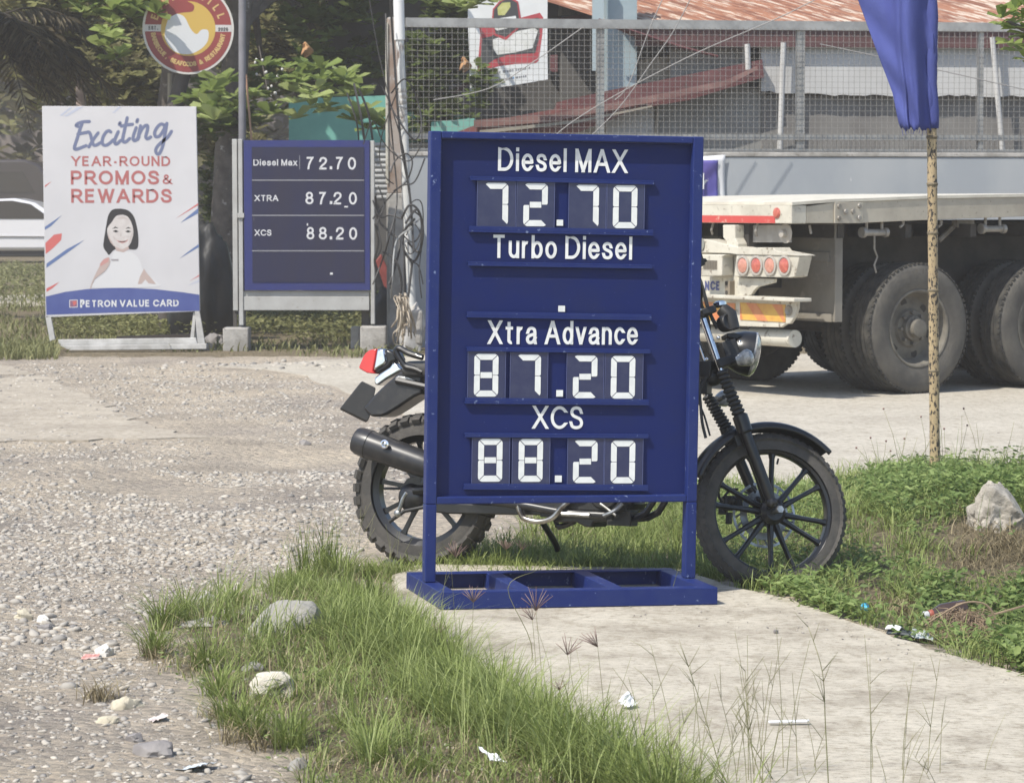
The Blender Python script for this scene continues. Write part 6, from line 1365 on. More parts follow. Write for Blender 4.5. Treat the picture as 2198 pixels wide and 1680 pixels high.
slabP = sample([p for p in SLAB[:9]], 260); slab_st = stones(slabP, .002, .008, 3); slab_st[0][:, 2] += .032-.0157*(slab_st[0][:, 0]+.25)-np.repeat(gz(slabP[:, 0], slabP[:, 1]), len(IV))
sets = [slab_st, stones(nearP, .003, .016, 3.0), stones(allP, .006, .026, 2.8), stones(midP, .006, .024, 2.2), stones(roadP, .006, .022, 3), stones(tufts([(40, 1360), (100, 1340), (200, 1380), (120, 1300), (590, 1310), (560, 1300), (640, 1255)], 16, .10), .012, .032, 1.2), stones(along([(430, 785), (560, 782), (900, 790)], 260, (.3, .25)), .01, .05, 2), stones(sample(TURF, 900), .003, .012, 2)]
Vs, Fa, T_, o_ = [], [], [], 0
for V, f, t_ in sets: Vs.append(V); Fa.append(f+o_); T_.append(t_); o_ += len(V)
m_stone = mat('pebbles', (.3, .3, .3), .85, tint=[(.19, .18, .172), (.385, .355, .31), (.50, .455, .385)], spec=.2, bump=.2, bs=120)
tag(mesh_np('gravel', np.concatenate(Vs), [np.concatenate(Fa)], m_stone, np.concatenate(T_), True), 'grey and tan pebbles strewn over the yard', kind='stuff')

# stalks and purple seed heads
mbS, mbP = MB(), MB()
def stalk(x0, y0, pts, r=.0011, heads=0):
    b0 = G(x0, y0); q = [b0]+[wp(x, y, b0.y+random.uniform(-.04, .04)) for x, y in pts]
    c = cr(q, 5); mbS.tube(c, [r*(1-.55*i/(len(c)-1)) for i in range(len(c))], 4)
    return c
random.seed(5)
for i in range(46):
    x = random.choice([random.uniform(1380, 1760), random.uniform(1400, 2190)]); yb = random.uniform(1700, 1790); hgt = random.uniform(120, 420)*(1 if x < 2000 else .7); lean = random.uniform(-60, 60)
    c = stalk(x, yb, [(x+lean*.3, yb-hgt*.5), (x+lean, yb-hgt)])
    for k in range(random.randint(0, 3)):
        j = random.randint(len(c)//2, len(c)-2); e = c[j]+V3((random.uniform(-.06, .06), 0, random.uniform(.03, .09))); mbS.tube([c[j], c[j].lerp(e, .5)+V3((0, 0, .004)), e], [.0009, .0008, .0004], 3)
for p in ([(1782, 1760), (1772, 1560), (1765, 1440), (1735, 1345)], [(1560, 1700), (1520, 1560), (1478, 1430)], [(1662, 1740), (1612, 1600), (1600, 1440)], [(1690, 1720), (1640, 1640), (1570, 1520)]):
    c = stalk(*p[0], p[1:], .0016)
    for k in range(9): j = random.randint(int(len(c)*.45), len(c)-1); e = c[j]+V3((random.choice([-1, 1])*random.uniform(.01, .05), 0, random.uniform(.03, .08))); mbS.tube([c[j], e], [.0011, .0004], 3)
for i in range(40):
    t = random.random(); k = int(t*(len(EDGE)-3)); a, b_ = EDGE[k+1], EDGE[k+2]; f = random.random(); x, y = a[0]+(b_[0]-a[0])*f-15, a[1]+(b_[1]-a[1])*f+10; hgt = random.uniform(100, 260)
    stalk(x, y, [(x+random.uniform(-10, 22), y-hgt*.5), (x+random.uniform(-20, 60), y-hgt)], .0009)
def fan(p, up, n, ln):
    for i in range(n):
        a = (i/(n-1)-.5)*1.7+random.uniform(-.1, .1); d = V3((math.sin(a)+up, random.uniform(-.25, .25), math.cos(a))).normalized()
        mbP.tube([p, p+d*ln*.5+V3((0, 0, .002)), p+d*ln*random.uniform(.8, 1.1)], [.0008, .0013, .0006], 4)
for (bx_, by), (hx_, hy), up, n, ln in (((1000, 1455), (1016, 1292), 0, 9, .055), ((1165, 1560), (1150, 1310), .1, 9, .065), ((1150, 1545), (1143, 1330), -.5, 6, .05), ((1245, 1610), (1218, 1405), .2, 7, .055), ((1300, 1640), (1283, 1388), -.8, 7, .055), ((985, 1290), (978, 1195), 0, 11, .06), ((1100, 1232), (1085, 1180), .1, 10, .05), ((1130, 1232), (1120, 1180), .2, 8, .045), ((960, 1440), (940, 1360), .3, 5, .045), ((1235, 1600), (1200, 1480), 0, 5, .03)):
    c = stalk(bx_, by, [((bx_+hx_)/2+4, (by+hy)/2), (hx_, hy)]); fan(c[-1], up, n, ln)
for (bx_, by), pts in (((1430, 1330), [(1442, 1270), (1462, 1200)]), ((1135, 1480), [(1140, 1380), (1090, 1262), (1150, 1225)])): stalk(bx_, by, pts, .0018)
for i in range(26):
    x = random.uniform(1850, 2230); y = random.uniform(1015, 1060); b0 = G(x, y); hgt = random.uniform(.15, .42)
    e = b0+V3((random.uniform(-.12, .12), 0, hgt)); mbS.tube([b0, b0.lerp(e, .6)+V3((.01, 0, .01)), e], [.0014, .0011, .0007], 4)
    if i % 2: mbP.ball(e, .006, nu=6, nv=4)
def stuff_from(mb, name, label, m):
    V = np.array([tuple(v) for v in mb.V]); fs = {}
    for f in mb.F: fs.setdefault(len(f), []).append(f)
    return tag(mesh_np(name, V, [np.array(v) for v in fs.values()], m, np.repeat(U(0, 1, len(V)//4+1), 4)[:len(V)]), label, kind='stuff')
stuff_from(mbS, 'grass_stalks', 'thin seeding grass stalks in front of the slab', m_stalk)
stuff_from(mbP, 'seed_heads', 'purplish seed heads on the tall grass stalks', m_purple)

# ------------------------------------------------------------ rocks and litter
m_chalk = mat('chalky rock', (.60, .56, .47), .9, c2=(.44, .40, .33), ns=14, c3=(.10, .09, .08), ns3=16, lo3=.58, hi3=.66, bump=.5, bs=25)
m_rgrey = mat('grey rock', (.25, .24, .22), .9, c2=(.32, .30, .27), ns=8, bump=.4, bs=35)
m_rdark = mat('dark rock', (.20, .185, .18), .9, c2=(.27, .25, .235), ns=8, bump=.3, bs=40)
m_rub = mat('broken concrete', (.46, .42, .36), .95, c2=(.28, .255, .215), ns=14, c3=(.14, .13, .11), ns3=20, lo3=.6, hi3=.7, bump=1, bs=18)
m_wht = mat('white stone', (.66, .64, .58), .85, c2=(.50, .48, .44), ns=22, bump=.3, bs=40)
m_yelst = mat('yellowish stone', (.50, .45, .34), .9, c2=(.38, .34, .26), ns=22, bump=.4, bs=30)
def stone(dx, dy, wpx, hpx, m, seed, label, cat='rock', name='rock', deep=1., rough=.45, sub=4, sink=.42):
    b0 = G(dx, dy); s = b0.y/F; r = (wpx*s*.5, wpx*s*.5*deep, hpx*s*.75)
    o = rock(name, (b0.x, b0.y+r[1]*.5, b0.z+r[2]*(.6-sink)), r, m, seed, None, sub, rough); o.rotation_euler = (0, 0, 0); return tag(o, label, cat)
stone(586, 1503, 96, 66, m_chalk, 2, 'white chalky rock with dark underside lying in the grass', deep=.8, rough=.42, sink=.2)
b0 = G(600, 1372); mb = MB(); top_ = [wp(x, y, b0.y+.02+.10*(1372-y)/90) for x, y in ((516, 1380), (524, 1352), (545, 1328), (572, 1296), (588, 1283), (628, 1284), (668, 1288), (684, 1302), (676, 1330), (650, 1352), (636, 1380))]
mb.prism([p-b0 for p in top_], (.02, .12, -.05)); o = mb.build('rock', m_rgrey, None, True, .022, loc=b0); tag(o, 'biggest grey slab of rock tilted in the grass left of the sign base', 'rock')
dm = o.modifiers.new('lumps', 'SUBSURF'); dm.subdivision_type = 'SIMPLE'; dm.levels = dm.render_levels = 3
tx_ = bpy.data.textures.new('lumps', 'CLOUDS'); tx_.noise_scale = .06; dm = o.modifiers.new('rough', 'DISPLACE'); dm.texture = tx_; dm.strength = .014; dm.texture_coords = 'LOCAL'
stone(440, 1345, 110, 26, m_rgrey, 8, 'low flat grey stone left of the big boulder', deep=.6, rough=.25)
stone(440, 1300, 70, 30, m_rgrey, 28, 'grey cobble at the top edge of the grass patch', deep=.6, rough=.25)
stone(330, 1622, 98, 38, m_rdark, 3, 'long dark grey stone on the bare dirt at bottom left', deep=.7, rough=.25)
stone(640, 1652, 46, 36, m_rgrey, 11, 'round grey stone at the bottom edge of the grass', deep=.9, rough=.15)
stone(220, 1408, 44, 28, m_wht, 14, 'white quartz stone on the gravel left of the grass', rough=.4)
stone(462, 1436, 62, 24, m_yelst, 17, 'cream stone sunk in the grass above the chalky rock')
stone(540, 1440, 50, 22, m_rgrey, 19, 'small grey stone just above the chalky rock', rough=.3)
stone(262, 1522, 70, 26, m_yelst, 21, 'pale yellow crumbly stone on the dirt', rough=.5)
stone(228, 1552, 48, 18, m_yelst, 22, 'smaller pale yellow stone below the crumbly one', rough=.4)
stone(290, 1592, 40, 24, m_rdark, 24, 'small dark stone right above the long dark grey stone', rough=.5)
stone(655, 955, 26, 14, m_rdark, 30, 'lone dark stone on the gravel left of the number plate', rough=.3)
stone(52, 1330, 44, 24, m_yelst, 31, 'cream cobble at the left edge of the gravel', rough=.55); stone(92, 1335, 40, 16, m_wht, 33, 'flat white cobble beside the cream cobble'); stone(98, 1350, 36, 14, m_rdark, 34, 'dark cobble below the flat white cobble')
stone(440, 752, 46, 20, m_rgrey, 36, 'pale stone at the foot of the poster stand'); stone(462, 738, 50, 30, m_rdark, 37, 'dark stone heap between poster stand and smaller price board footing', rough=.5)
stone(1665, 1354, 12, 8, m_rdark, 38, 'small dark pebble on the slab right of the sign base')
for o in [o for o in bpy.data.objects if o.get('label', '').startswith('small dark pebble on')]: p = gp(1665, 1354, .02); o.location = (p.x, p.y, slab_z(p.x, p.y)+.006)
rb = stone(2150, 1138, 170, 118, m_rub, 42, 'large crumbling lump of pale broken concrete on the weedy bank', rough=.70, sub=5, deep=.7, sink=.5)
m_paper = mat('white paper', (.78, .78, .78), .6, c2=(.66, .66, .66), ns=30)
def crumple(dx, dy, w_, h_, label, m, seed, z=None, amp=.3):
    b0 = G(dx, dy); s = b0.y/F; z = b0.z if z is None else z; mb = MB()
    mb.surf(lambda u, v: V3(((u-.5)*w_*s, (v-.5)*w_*s*.8, .004+h_*s*(.35*abs(mnoise.noise(V3((u*3, v*3, seed))))*2+.9*u*v*amp))), 9, 9)
    o = mb.build('paper_scrap', m, None, False, solid=.0006); o.location = (b0.x, b0.y, z); o.rotation_euler = (R(12), 0, seed); return tag(o, label, 'litter', 'white litter')
crumple(1346, 1574, 40, 22, 'folded white paper scrap on the slab by the grass', m_paper, 1.0, .03, .9); crumple(1056, 1668, 56, 30, 'crumpled white paper in the grass at the bottom', m_paper, 2.2, .05, .8)
crumple(420, 1650, 80, 16, 'bluish white plastic scrap on the dirt at the bottom', mat('bluish plastic', (.60, .66, .70), .4, c2=(.45, .48, .5), ns=30), 4.3); crumple(340, 1545, 46, 16, 'twisted pinkish white wrapper beside the pale yellow stone', mat('pinkish plastic', (.62, .56, .52), .5, c2=(.42, .36, .34), ns=30), 5.1); crumple(195, 1412, 36, 8, 'faded red wrapper scrap left of the white quartz', mat('faded red wrapper', (.45, .17, .14), .5, c2=(.5, .4, .36), ns=30), 6.2)
p = gp(1650, 1568, .0); q = gp(1735, 1566, .0); z = slab_z(p.x, p.y)+.006
o = MB().prism([V3((p.x, p.y, z)), V3((q.x, q.y, z)), V3((q.x+.005, q.y+.02, z)), V3((p.x, p.y+.016, z))], (0, 0, .006)).build('white_strip', m_paper, None, bevel=.002); tag(o, 'flat white strip lying on the slab at lower right', 'strip')
# litter by the ditch
b0 = gp(1988, 1342, -.02); bt = thing('glass_bottle', 'brown glass bottle neck poking out of the dry grass clump', 'bottle', M=Matrix.Translation((b0.x-.01, b0.y, .015)) @ Matrix.Rotation(R(15), 4, 'Z') @ Matrix.Rotation(R(83), 4, 'Y'))
MB().lathe([(.0, .16), (.030, .16), (.032, .15), (.032, .07), (.017, .035), (.0135, .018), (.0135, .004), (.0125, 0)], (0, 0, 0), (0, 0, 1), 22).build('body', mat('brown glass', (.05, .03, .02), .1, coat=.5), bt, True)
MB().lathe([(.0085, .002), (.0140, -.001), (.0150, .004), (.0140, .016), (.0136, .019)], (0, 0, 0), (0, 0, 1), 22).build('rim', mat('pale bottle rim', (.5, .5, .5), .3), bt, True)
MB().lathe([(.0150, .020), (.0165, .022), (.0172, .034), (.0168, .036)], (0, 0, 0), (0, 0, 1), 22).build('neck_label', mat('red neck band', (.30, .08, .05), .5), bt, True)
b0 = gp(1858, 1336, -.02); mb = MB(); mb.lathe([(0, .022), (.012, .021), (.015, .015), (.0155, 0), (.013, -.002)], (0, 0, 0), (.2, -.8, .6), 16); o = mb.build('blue_cap', mat('sky blue plastic', (.06, .36, .58), .4, c2=(.12, .5, .7), ns=60), None, True, loc=(b0.x-.01, b0.y-.03, .035)); tag(o, 'crumpled sky blue plastic cap beside the slab edge', 'bottle cap')
b0 = gp(1938, 1364, 0); mb = MB(); mb.surf(lambda u, v: V3((-.05+.10*u, -.02+.05*v, .012*math.sin(v*3.1)+.008*math.sin(u*2.5))), 10, 6); o = mb.build('slipper_sole', mat('dark rubber sole', (.035, .045, .055), .6), None, True, solid=.006, loc=(b0.x, b0.y+.02, -.004)); o.rotation_euler = (0, R(8), R(-28)); tag(o, 'dark sole with white edge lying against the slab edge', 'sole')
mb = MB(); mb.surf(lambda u, v: V3((-.055+.05*u, -.024+.045*v, .016+.010*math.sin(v*3.1)+.006*math.sin(u*2.5))), 8, 6); o2 = mb.build('rim_strip', m_paper, o, True, solid=.003)
b0 = gp(1990, 1385, 0); o = crumple(1978, 1378, 60, 20, 'clear crumpled plastic wrapper under the bottle', mat('clear plastic film', (.62, .66, .66), .15, c2=(.3, .33, .33), ns=40), 7.7, -.01, .6)
b0 = gp(2060, 1352, 0); mb = MB(); random.seed(3)
for i in range(900):
    a = random.uniform(0, 6.28); rr = random.uniform(.01, .075); z0 = .0+.085*math.sqrt(max(0, 1-(rr/.08)**2))*random.uniform(.55, 1); c0 = V3((rr*math.cos(a)*1.1, rr*math.sin(a), z0-.012)); d = V3((random.uniform(-1, 1), random.uniform(-1, .6), random.uniform(-1.1, .3))).normalized(); ln = random.uniform(.025, .07)
    mb.tube([c0, c0+d*ln*.5+V3((0, 0, .006)), c0+d*ln+V3((0, 0, -.014))], [.0009, .0012, .0006], 3)
mb.tube(cr([V3((-.12, -.03, .01)), V3((-.06, -.04, .06)), V3((.0, -.05, .10)), V3((.05, -.05, .095)), V3((.075, -.05, .05))], 5), .0028, 6); mb.tube([V3((-.12, -.07, .03)), V3((-.02, -.08, .012)), V3((.02, -.08, .004))], .0024, 5); mb.tube([V3((.06, 0, .06)), V3((.16, .02, .09))], .003, 5)
o = mb.build('dry_grass_clump', mat('dead root clump', (.30, .22, .145), .9, c2=(.17, .12, .08), ns=30), None, loc=(b0.x, b0.y-.02, -.03)); o.scale = (1.55, 1.2, 1.35); tag(o, 'matted brown clump of uprooted dead grass over the bottle', 'dead grass')
o = MB().tube([G(572+160*t, 1266-8*t-3*math.sin(t*5))+V3((0, 0, .008)) for t in (0, .25, .5, .75, 1)], .0035, 6).build('stick', mat('thin dry twig', (.14, .10, .08), .9), None, True); tag(o, 'thin dry twig lying on the gravel above the grass', 'twig')

# ------------------------------------------------------------ trees
m_bark = mat('spotted bark', (.16, .135, .115), .95, c2=(.09, .075, .065), ns=6, c3=(.36, .33, .30), ns3=9, lo3=.62, hi3=.68, bump=.6, bs=20)
m_big = grass_mat('broad tree leaves', [(.085, .105, .035), (.19, .25, .07), (.34, .42, .13)], .5, .45)
m_bigl = grass_mat('broad leaves painted sunlit', [(.11, .145, .04), (.25, .32, .09), (.44, .50, .21)], .45, .45)  # brighter tints than the crown leaves, sunlight put into the sprays' colour
m_fine = grass_mat('dark fine leaves', [(.13, .115, .06), (.23, .22, .10), (.34, .35, .15)], .5)
m_frond = grass_mat('brownish fronds', [(.09, .075, .055), (.17, .145, .095), (.26, .22, .14)], .4)  # brown tints, varied from leaflet to leaflet
def rosettes(C, D, per, size, tl, th):
    n = len(C); k = n*per; pos = np.repeat(C, per, 0); yaw = np.tile(np.arange(per)*2*math.pi/per, n)+np.repeat(U(0, 6, n), per)+rng.normal(0, .2, k); pit = -np.repeat(U(.1, .7, n), per)+rng.normal(0, .25, k)
    V, Fs = inst(LEAF, LEAFF, pos, rots(yaw, pit, rng.normal(0, .3, k)), U(size*.65, size*1.15, k)); t_ = np.clip(np.repeat(U(tl, th, n), per)+rng.normal(0, .1, k), 0, 1)
    return V, Fs[0], np.repeat(t_, len(LEAF))
def cloud(c, r, n, shell=.5):
    d = rng.normal(0, 1, (n, 3)); d /= np.linalg.norm(d, axis=1)[:, None]; q = U(shell, 1, n)**.7; P = d*q[:, None]*np.array(r)+np.array(c)
    k = np.array([mnoise.noise(V3(p)*.9) for p in P]); return P[k > -.22]
def tree(name, label, cat, base, trunk, clouds, per, size, m, bark, group=None, tl=.1, th=.8, extra=None, limbs=5, shell=.45, leafname='crown'):
    t = thing(name, label, cat, loc=base, group=group); o_ = V3(base); mb = MB(); mb.tube(cr([V3(p)-o_ for p, r in trunk], 5), list(np.interp(np.linspace(0, len(trunk)-1, (len(trunk)-1)*5+1), range(len(trunk)), [r for p, r in trunk])), 12)
    tip = V3(trunk[-1][0]); r1 = trunk[-1][1]
    for c, r, n in clouds[:limbs*2]:
        e = V3(c); mid = tip.lerp(e, .5)+V3((0, 0, .12*(e-tip).length)); mb.tube([v-o_ for v in cr([V3(trunk[-2][0]).lerp(tip, .6), mid, e], 5)], list(np.linspace(r1*.8, r1*.18, 11)), 7)
    mb.build('trunk', bark, t, True)
    C = np.concatenate([cloud(c, r, n, shell) for c, r, n in clouds]); V, f, t_ = rosettes(C-np.array(base), None, per, size, tl, th)
    if extra is not None:
        E2 = np.repeat(np.array(extra), 2, 0)+rng.normal(0, .07, (len(extra)*2, 3)); V2, f2, t2 = rosettes(E2-np.array(base), None, 8, size*1.05, .2, 1); mesh_np('leaf_sprays', V2, [f2], m_bigl, t2, False, t)
    mesh_np(leafname, V, [f], m, t_, False, t); return t
def W(dx, dy, d): return tuple(wp(dx, dy, d))
def gbase(dx, d): p = wp(dx, 424, d); return (p.x, d, 0)
ex1 = [W(x, y, random.uniform(29.5, 30.4)) for x, y in ((640, 240), (668, 205), (690, 180), (700, 230), (722, 195), (748, 165), (760, 200), (772, 255), (700, 150), (650, 165), (615, 150), (790, 275), (805, 290), (640, 190), (590, 170), (820, 250), (450, 185), (430, 205), (462, 225), (480, 190), (500, 240), (475, 255), (560, 215), (575, 250))]
t1 = tree('talisay_tree', 'broad leaved tree with a pale spotted trunk behind the smaller price board', 'tree', gbase(484, 33), [(gbase(484, 33), .24), (W(488, 420, 33), .17), (W(500, 200, 33), .15), (W(520, -40, 33), .13)],
     [(W(620, -60, 34), (1.3, 1.4, .9), 160), (W(760, -120, 35), (1.5, 1.6, 1.0), 200), (W(430, -160, 33.5), (1.6, 2.2, 1.0), 220), (W(560, 120, 34), (1.0, .9, .7), 120), (W(690, 90, 34.4), (.9, .9, .6), 100), (W(470, 250, 33.0), (.5, .5, .35), 40), (W(560, -330, 35.5), (3.0, 2.2, 1.2), 420), (W(800, -260, 36.5), (2.2, 1.8, 1.2), 260)], 7, .20, m_big, m_bark, 'trees behind the far signs', .15, .75, ex1, 9)
ex2 = [W(x, y, random.uniform(30.5, 31.5)) for x, y in ((232, 60), (245, 20), (262, 10), (228, 82), (215, 15), (262, 45), (325, 20), (300, -10), (200, 40), (180, 10), (250, 100), (235, 115), (280, 5))]
tree('talisay_tree', 'broad leaved tree whose sunlit-coloured leaf sprays hang left of the round sign', 'tree', gbase(350, 33.5), [(gbase(350, 33.5), .2), (W(352, 380, 33.5), .16), (W(372, 150, 33.4), .13), (W(390, -60, 33), .1)],
     [(W(250, -120, 32), (1.3, 1.5, .8), 170), (W(60, -200, 33), (1.8, 2, 1.0), 240), (W(330, -240, 33), (1.6, 2, 1.0), 200), (W(-150, -240, 33), (2, 2.2, 1.2), 260), (W(150, -380, 34), (3, 2.6, 1.3), 420), (W(240, 20, 31.8), (.3, .4, .45), 22)], 7, .20, m_big, m_bark, 'trees behind the far signs', .1, .6, ex2, 6)
labs = ['dark dense tree at the far left edge behind the poster stand', 'dark brownish tree behind the pinkish post', 'dark tree behind the round sign', 'dark tree between the round sign and the grey steel pole', 'dark tree behind the smaller price board right side', 'shaded tree behind the wire mesh near the leaning pole']
for i, (dx, d, r) in enumerate(((-170, 41, 1.5), (190, 40, 1.5), (340, 42, 1.6), (500, 41, 1.5), (650, 40, 1.5), (830, 37.5, 1.3))):
    b_ = gbase(dx, d); cl = []
    for k in range(11): cl.append((W(dx+random.uniform(-115, 115), random.uniform(-260, 330), d+random.uniform(-1, 1)), (random.uniform(.6, 1.0), random.uniform(.6, 1.0), random.uniform(.45, .8)), 130))
    tree('dark_tree', labs[i], 'tree', b_, [(b_, .16), (W(dx, 300, d), .12), (W(dx+10, 60, d), .08)], cl, 6, .16, m_fine, m_bark, 'dark trees along the back', .0, .9, None, 5, .1)
# fronds at the left
pf = thing('palm', 'drooping brownish palm fronds at the left edge above the white car', 'palm', loc=gbase(-60, 36)); po_ = np.array(gbase(-60, 36)); tp_ = V3(W(-40, 60, 36))
MB().tube([V3((0, 0, 0)), tp_*.5-V3(po_)*.5+V3((.1, 0, 0)), tp_-V3(po_)], [.17, .13, .11], 10).build('trunk', m_bark, pf, True)
Vs, Fa, T_, o_ = [], [], [], 0; mbf = MB()
for i in range(20):
    a = random.uniform(-1.2, .5) if i < 14 else random.uniform(-3, 3); d = V3((math.cos(a), math.sin(a)*.7-.2, 0)); L0 = random.uniform(1.2, 1.9); up0 = random.uniform(.1, .9)
    pts = [tp_+d*L0*t+V3((0, 0, up0*L0*t*.9-1.5*L0*.7*t*t)) for t in np.linspace(0, 1, 12)]
    mbf.tube([p-V3(po_) for p in pts], list(np.linspace(.018, .004, 12)), 5)
    c = np.array([tuple(v) for v in cr(pts, 4)]); n = len(c); tg = np.gradient(c, axis=0); yaw = np.arctan2(tg[:, 1], tg[:, 0])
    for s in (-1, 1):
        V, Fs = inst(LEAF*np.array([1, .16, 1]), LEAFF, c-po_, rots(yaw+s*rng.normal(.9, .1, n), np.full(n, .6)+rng.normal(0, .15, n), np.full(n, s*.4)), np.full(n, .42)*np.sin(np.linspace(.5, 3.0, n))); Vs.append(V); Fa.append(Fs[0]+o_); o_ += len(V); T_.append(np.repeat(np.clip(U(0, 1, n), 0, 1), 6))
mesh_np('fronds', np.concatenate(Vs), [np.concatenate(Fa)], m_frond, np.concatenate(T_), False, pf); mbf.build('frond_ribs', m_frond, pf, True)
# creeper, bush, pale blossoms, dry leaf
def bush(name, label, cat, base, clouds, per, size, m, tl, th):
    t = thing(name, label, cat, loc=base); C = np.concatenate([cloud(c, r, n, .1) for c, r, n in clouds]); V, f, t_ = rosettes(C-np.array(base), None, per, size, tl, th); mesh_np('leaves', V, [f], m, t_, False, t)
    MB().tube([V3((0, 0, 0)), V3(clouds[0][0])-V3(base)], [.03, .012], 6).build('stem', m_bark, t); return t
m_creeper = grass_mat('creeper leaves', [(.06, .085, .02), (.13, .17, .045), (.24, .28, .09)], .35)  # yellow green tints of the creeper and the small shrub
bush('creeper', 'yellow green creeper climbing beside the spotted tree trunk', 'creeper', gbase(462, 33.2), [(W(455, 480, 33.2), (.14, .15, .35), 70), (W(470, 560, 33.0), (.22, .15, .35), 110), (W(488, 610, 32.8), (.2, .15, .25), 90), (W(447, 400, 33.3), (.1, .12, .4), 50), (W(440, 640, 33), (.3, .2, .2), 90)], 5, .085, m_creeper, .1, .95)
bush('shrub', 'small green shrub at the foot of the rusty pillar', 'shrub', gbase(815, 30.4), [(W(812, 720, 30.4), (.12, .1, .14), 60), (W(822, 660, 30.4), (.08, .08, .2), 30)], 5, .075, m_creeper, .0, .7)
bush('shrub', 'dark leafy shrub behind the leaning pole and wire mesh', 'shrub', gbase(905, 33), [(W(900, 150, 33), (.35, .25, .5), 110), (W(955, 120, 33.2), (.4, .25, .5), 120), (W(970, 20, 33), (.3, .3, .35), 90), (W(1035, 185, 31.6), (.14, .1, .3), 26), (W(930, 260, 33), (.5, .3, .3), 120)], 6, .15, m_big, .0, .5)
ex = [W(x, y, 30.6) for x, y in ((1002, 20), (985, 8), (1025, 10), (1010, -15), (1045, 0))]
bt_ = thing('leaf_spray', 'bright leaf spray hanging over the top left of the menu banner', 'branch', loc=W(1000, -60, 30.7)); V, f, t_ = rosettes(np.array(ex)-np.array(MAT[bt_.name].translation), None, 8, .19, .55, .95); mesh_np('leaves', V, [f], m_bigl, t_, False, bt_); MB().tube([V3((-.6, .3, .8)), V3((0, 0, 0)), V3((.02, -.05, -.3))], [.025, .015, .006], 6).build('stem', m_bark, bt_)
mb = MB(); random.seed(9); fb = V3(W(575, 200, 31.2))
for i in range(22): x, y = random.choice([(600, 165), (585, 190), (570, 150), (560, 140), (590, 215)]); mb.ball(V3(W(x+random.uniform(-14, 14), y+random.uniform(-22, 22), 31.2+random.uniform(-.2, .2)))-fb, (.014, .014, .017), nu=7, nv=5)
bl_ = thing('blossom_spray', 'spray of small whitish blossoms hanging right of the grey steel pole', 'blossoms', loc=fb); mb.build('blossoms', m_wht, bl_, True); MB().tube([V3((-.1, .1, .5)), V3((.0, 0, 0)), V3((.06, 0, -.2))], .006, 5).build('stem', m_bark, bl_)
for x, y, lab in ((995, 140, 'curled orange dead leaf hanging left of the menu banner'), (655, 108, 'orange dead leaf high in the tree right of the grey pole')):
    c = V3(W(x, y, 30.9)); mb = MB(); mb.surf(lambda u, v: V3(((u-.5)*.20*math.sin(.35+2.5*v)+.05*math.sin(v*4), .05*math.sin(u*6+v*3), (.5-v)*.22+.04*math.sin(u*4)))*.6, 8, 6); o = mb.build('dead_leaf', mat('dead leaf', (.42, .24, .11), .7, c2=(.32, .17, .08), ns=12), None, True, solid=.004, loc=c); tag(o, lab, 'dead leaf')
# roadside tree whose branch enters at top right
rb_ = thing('roadside_tree', 'broad leaved branch of a roadside tree reaching in at top right', 'tree', loc=gbase(2520, 15.2)); r0 = V3(MAT[rb_.name].translation)
mb = MB(); mb.tube(cr([V3((0, 0, 0)), V3((.05, 0, 1.2)), V3((-.05, .05, 2.6)), V3((.1, .1, 3.8))], 5), list(np.linspace(.12, .07, 16)), 10)
br_ = cr([V3((-.02, .02, 1.9)), V3(W(2360, 60, 15.1))-r0, V3(W(2230, 70, 15.0))-r0, V3(W(2160, 45, 15.0))-r0], 5); mb.tube(br_, list(np.linspace(.035, .008, len(br_))), 7); mb.tube([V3(W(2230, 70, 15))-r0, V3(W(2190, 110, 15))-r0], [.012, .006], 6)
for e in ((.6, .3, 4.3), (-.5, .2, 4.4), (.2, -.5, 4.6), (.1, .7, 4.2)): mb.tube([V3((.05, .1, 3.5)), V3(e)], [.06, .02], 7)
mb.build('trunk', m_bark, rb_, True)
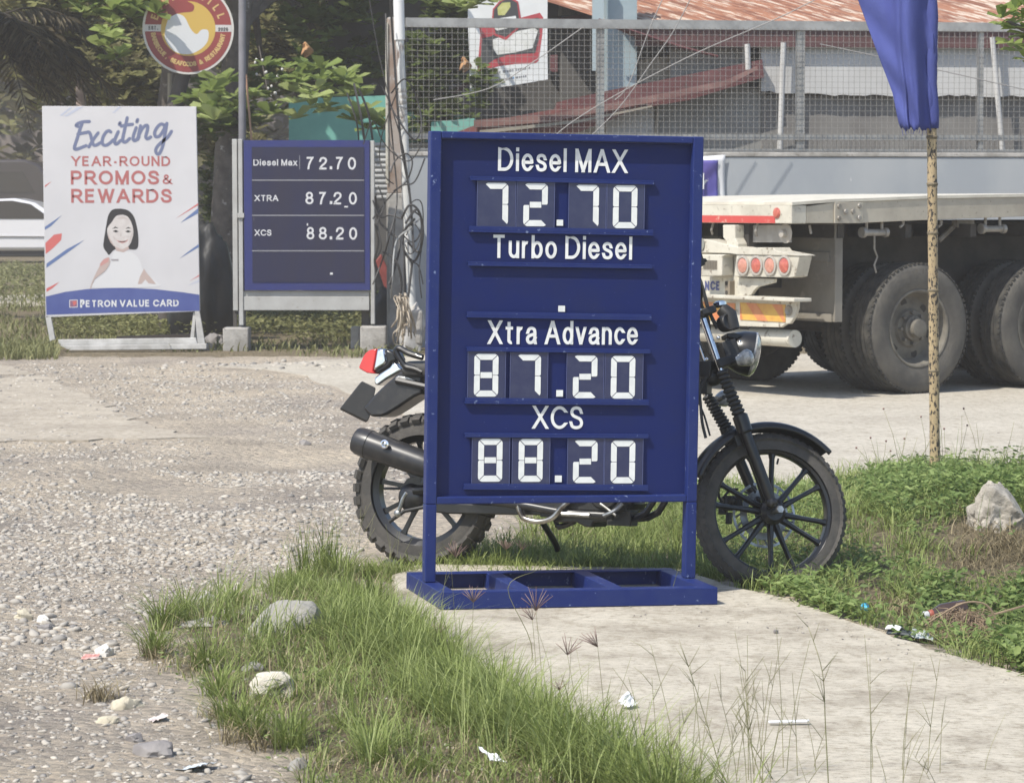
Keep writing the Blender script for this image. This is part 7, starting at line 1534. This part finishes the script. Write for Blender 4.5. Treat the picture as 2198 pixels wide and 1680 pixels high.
C = np.array([W(x, y, 15.0+random.uniform(-.12, .12)) for x, y in ((2150, 40), (2165, 55), (2185, 62), (2195, 40), (2175, 92), (2190, 110), (2205, 75), (2215, 30), (2225, 100), (2180, 20), (2205, 128))])
C2 = np.concatenate([cloud((r0.x+e[0], r0.y+e[1], e[2]), (.7, .7, .45), 80, .2) for e in ((.6, .3, 4.3), (-.3, .2, 4.5), (.2, -.5, 4.6), (.1, .7, 4.2))])
V1, f1, t1_ = rosettes(C-np.array(r0), None, 7, .105, .6, 1); V2, f2, t2_ = rosettes(C2-np.array(r0), None, 6, .12, .3, .9)
mesh_np('crown', np.concatenate([V1, V2]), [np.concatenate([f1, f2+len(V1)])], m_big, np.concatenate([t1_, t2_]), False, rb_)
# far wood and a shaded wall behind it
n = 9000; P = np.column_stack([U(-26, 8, n), U(80, 90, n), U(0, 1, n)**.8*11]); k = np.array([mnoise.noise(V3((p[0]*.25, p[1]*.2, p[2]*.3))) for p in P]); P = P[(k > -.25)]
V, f, t_ = rosettes(P, None, 4, .55, .0, .7); tag(mesh_np('far_wood', V, [f], m_fine, t_), 'dark wood closing the view behind everything on the left', kind='stuff')
sw = MB().bb(-34, 8, 93, 93.4, 0, 11).build('back_wall', mat('shaded mauve wall', (.32, .28, .265), .95, c2=(.08, .07, .065), ns=.3)); tag(sw, 'dull mauve wall glimpsed through gaps in the dark trees', 'wall')
# ------------------------------------------------------------ added haze veil over the whole scene, put in to lift the dark tones
m_veil = bpy.data.materials.new('added haze veil'); m_veil.use_nodes = True; t = m_veil.node_tree; t.nodes.remove(t.nodes['Principled BSDF'])
pv = t.nodes.new('ShaderNodeVolumePrincipled'); pv.inputs['Color'].default_value = (.95, .87, .79, 1); pv.inputs['Density'].default_value = .0025; pv.inputs['Anisotropy'].default_value = .2
t.links.new(pv.outputs[0], t.nodes['Material Output'].inputs['Volume'])
hz_ = MB().bb(-74, 74, -17, 122, -1.2, 16).build('haze', m_veil); tag(hz_, 'added thin warm haze that lifts the dark tones over yard and road', kind='stuff')
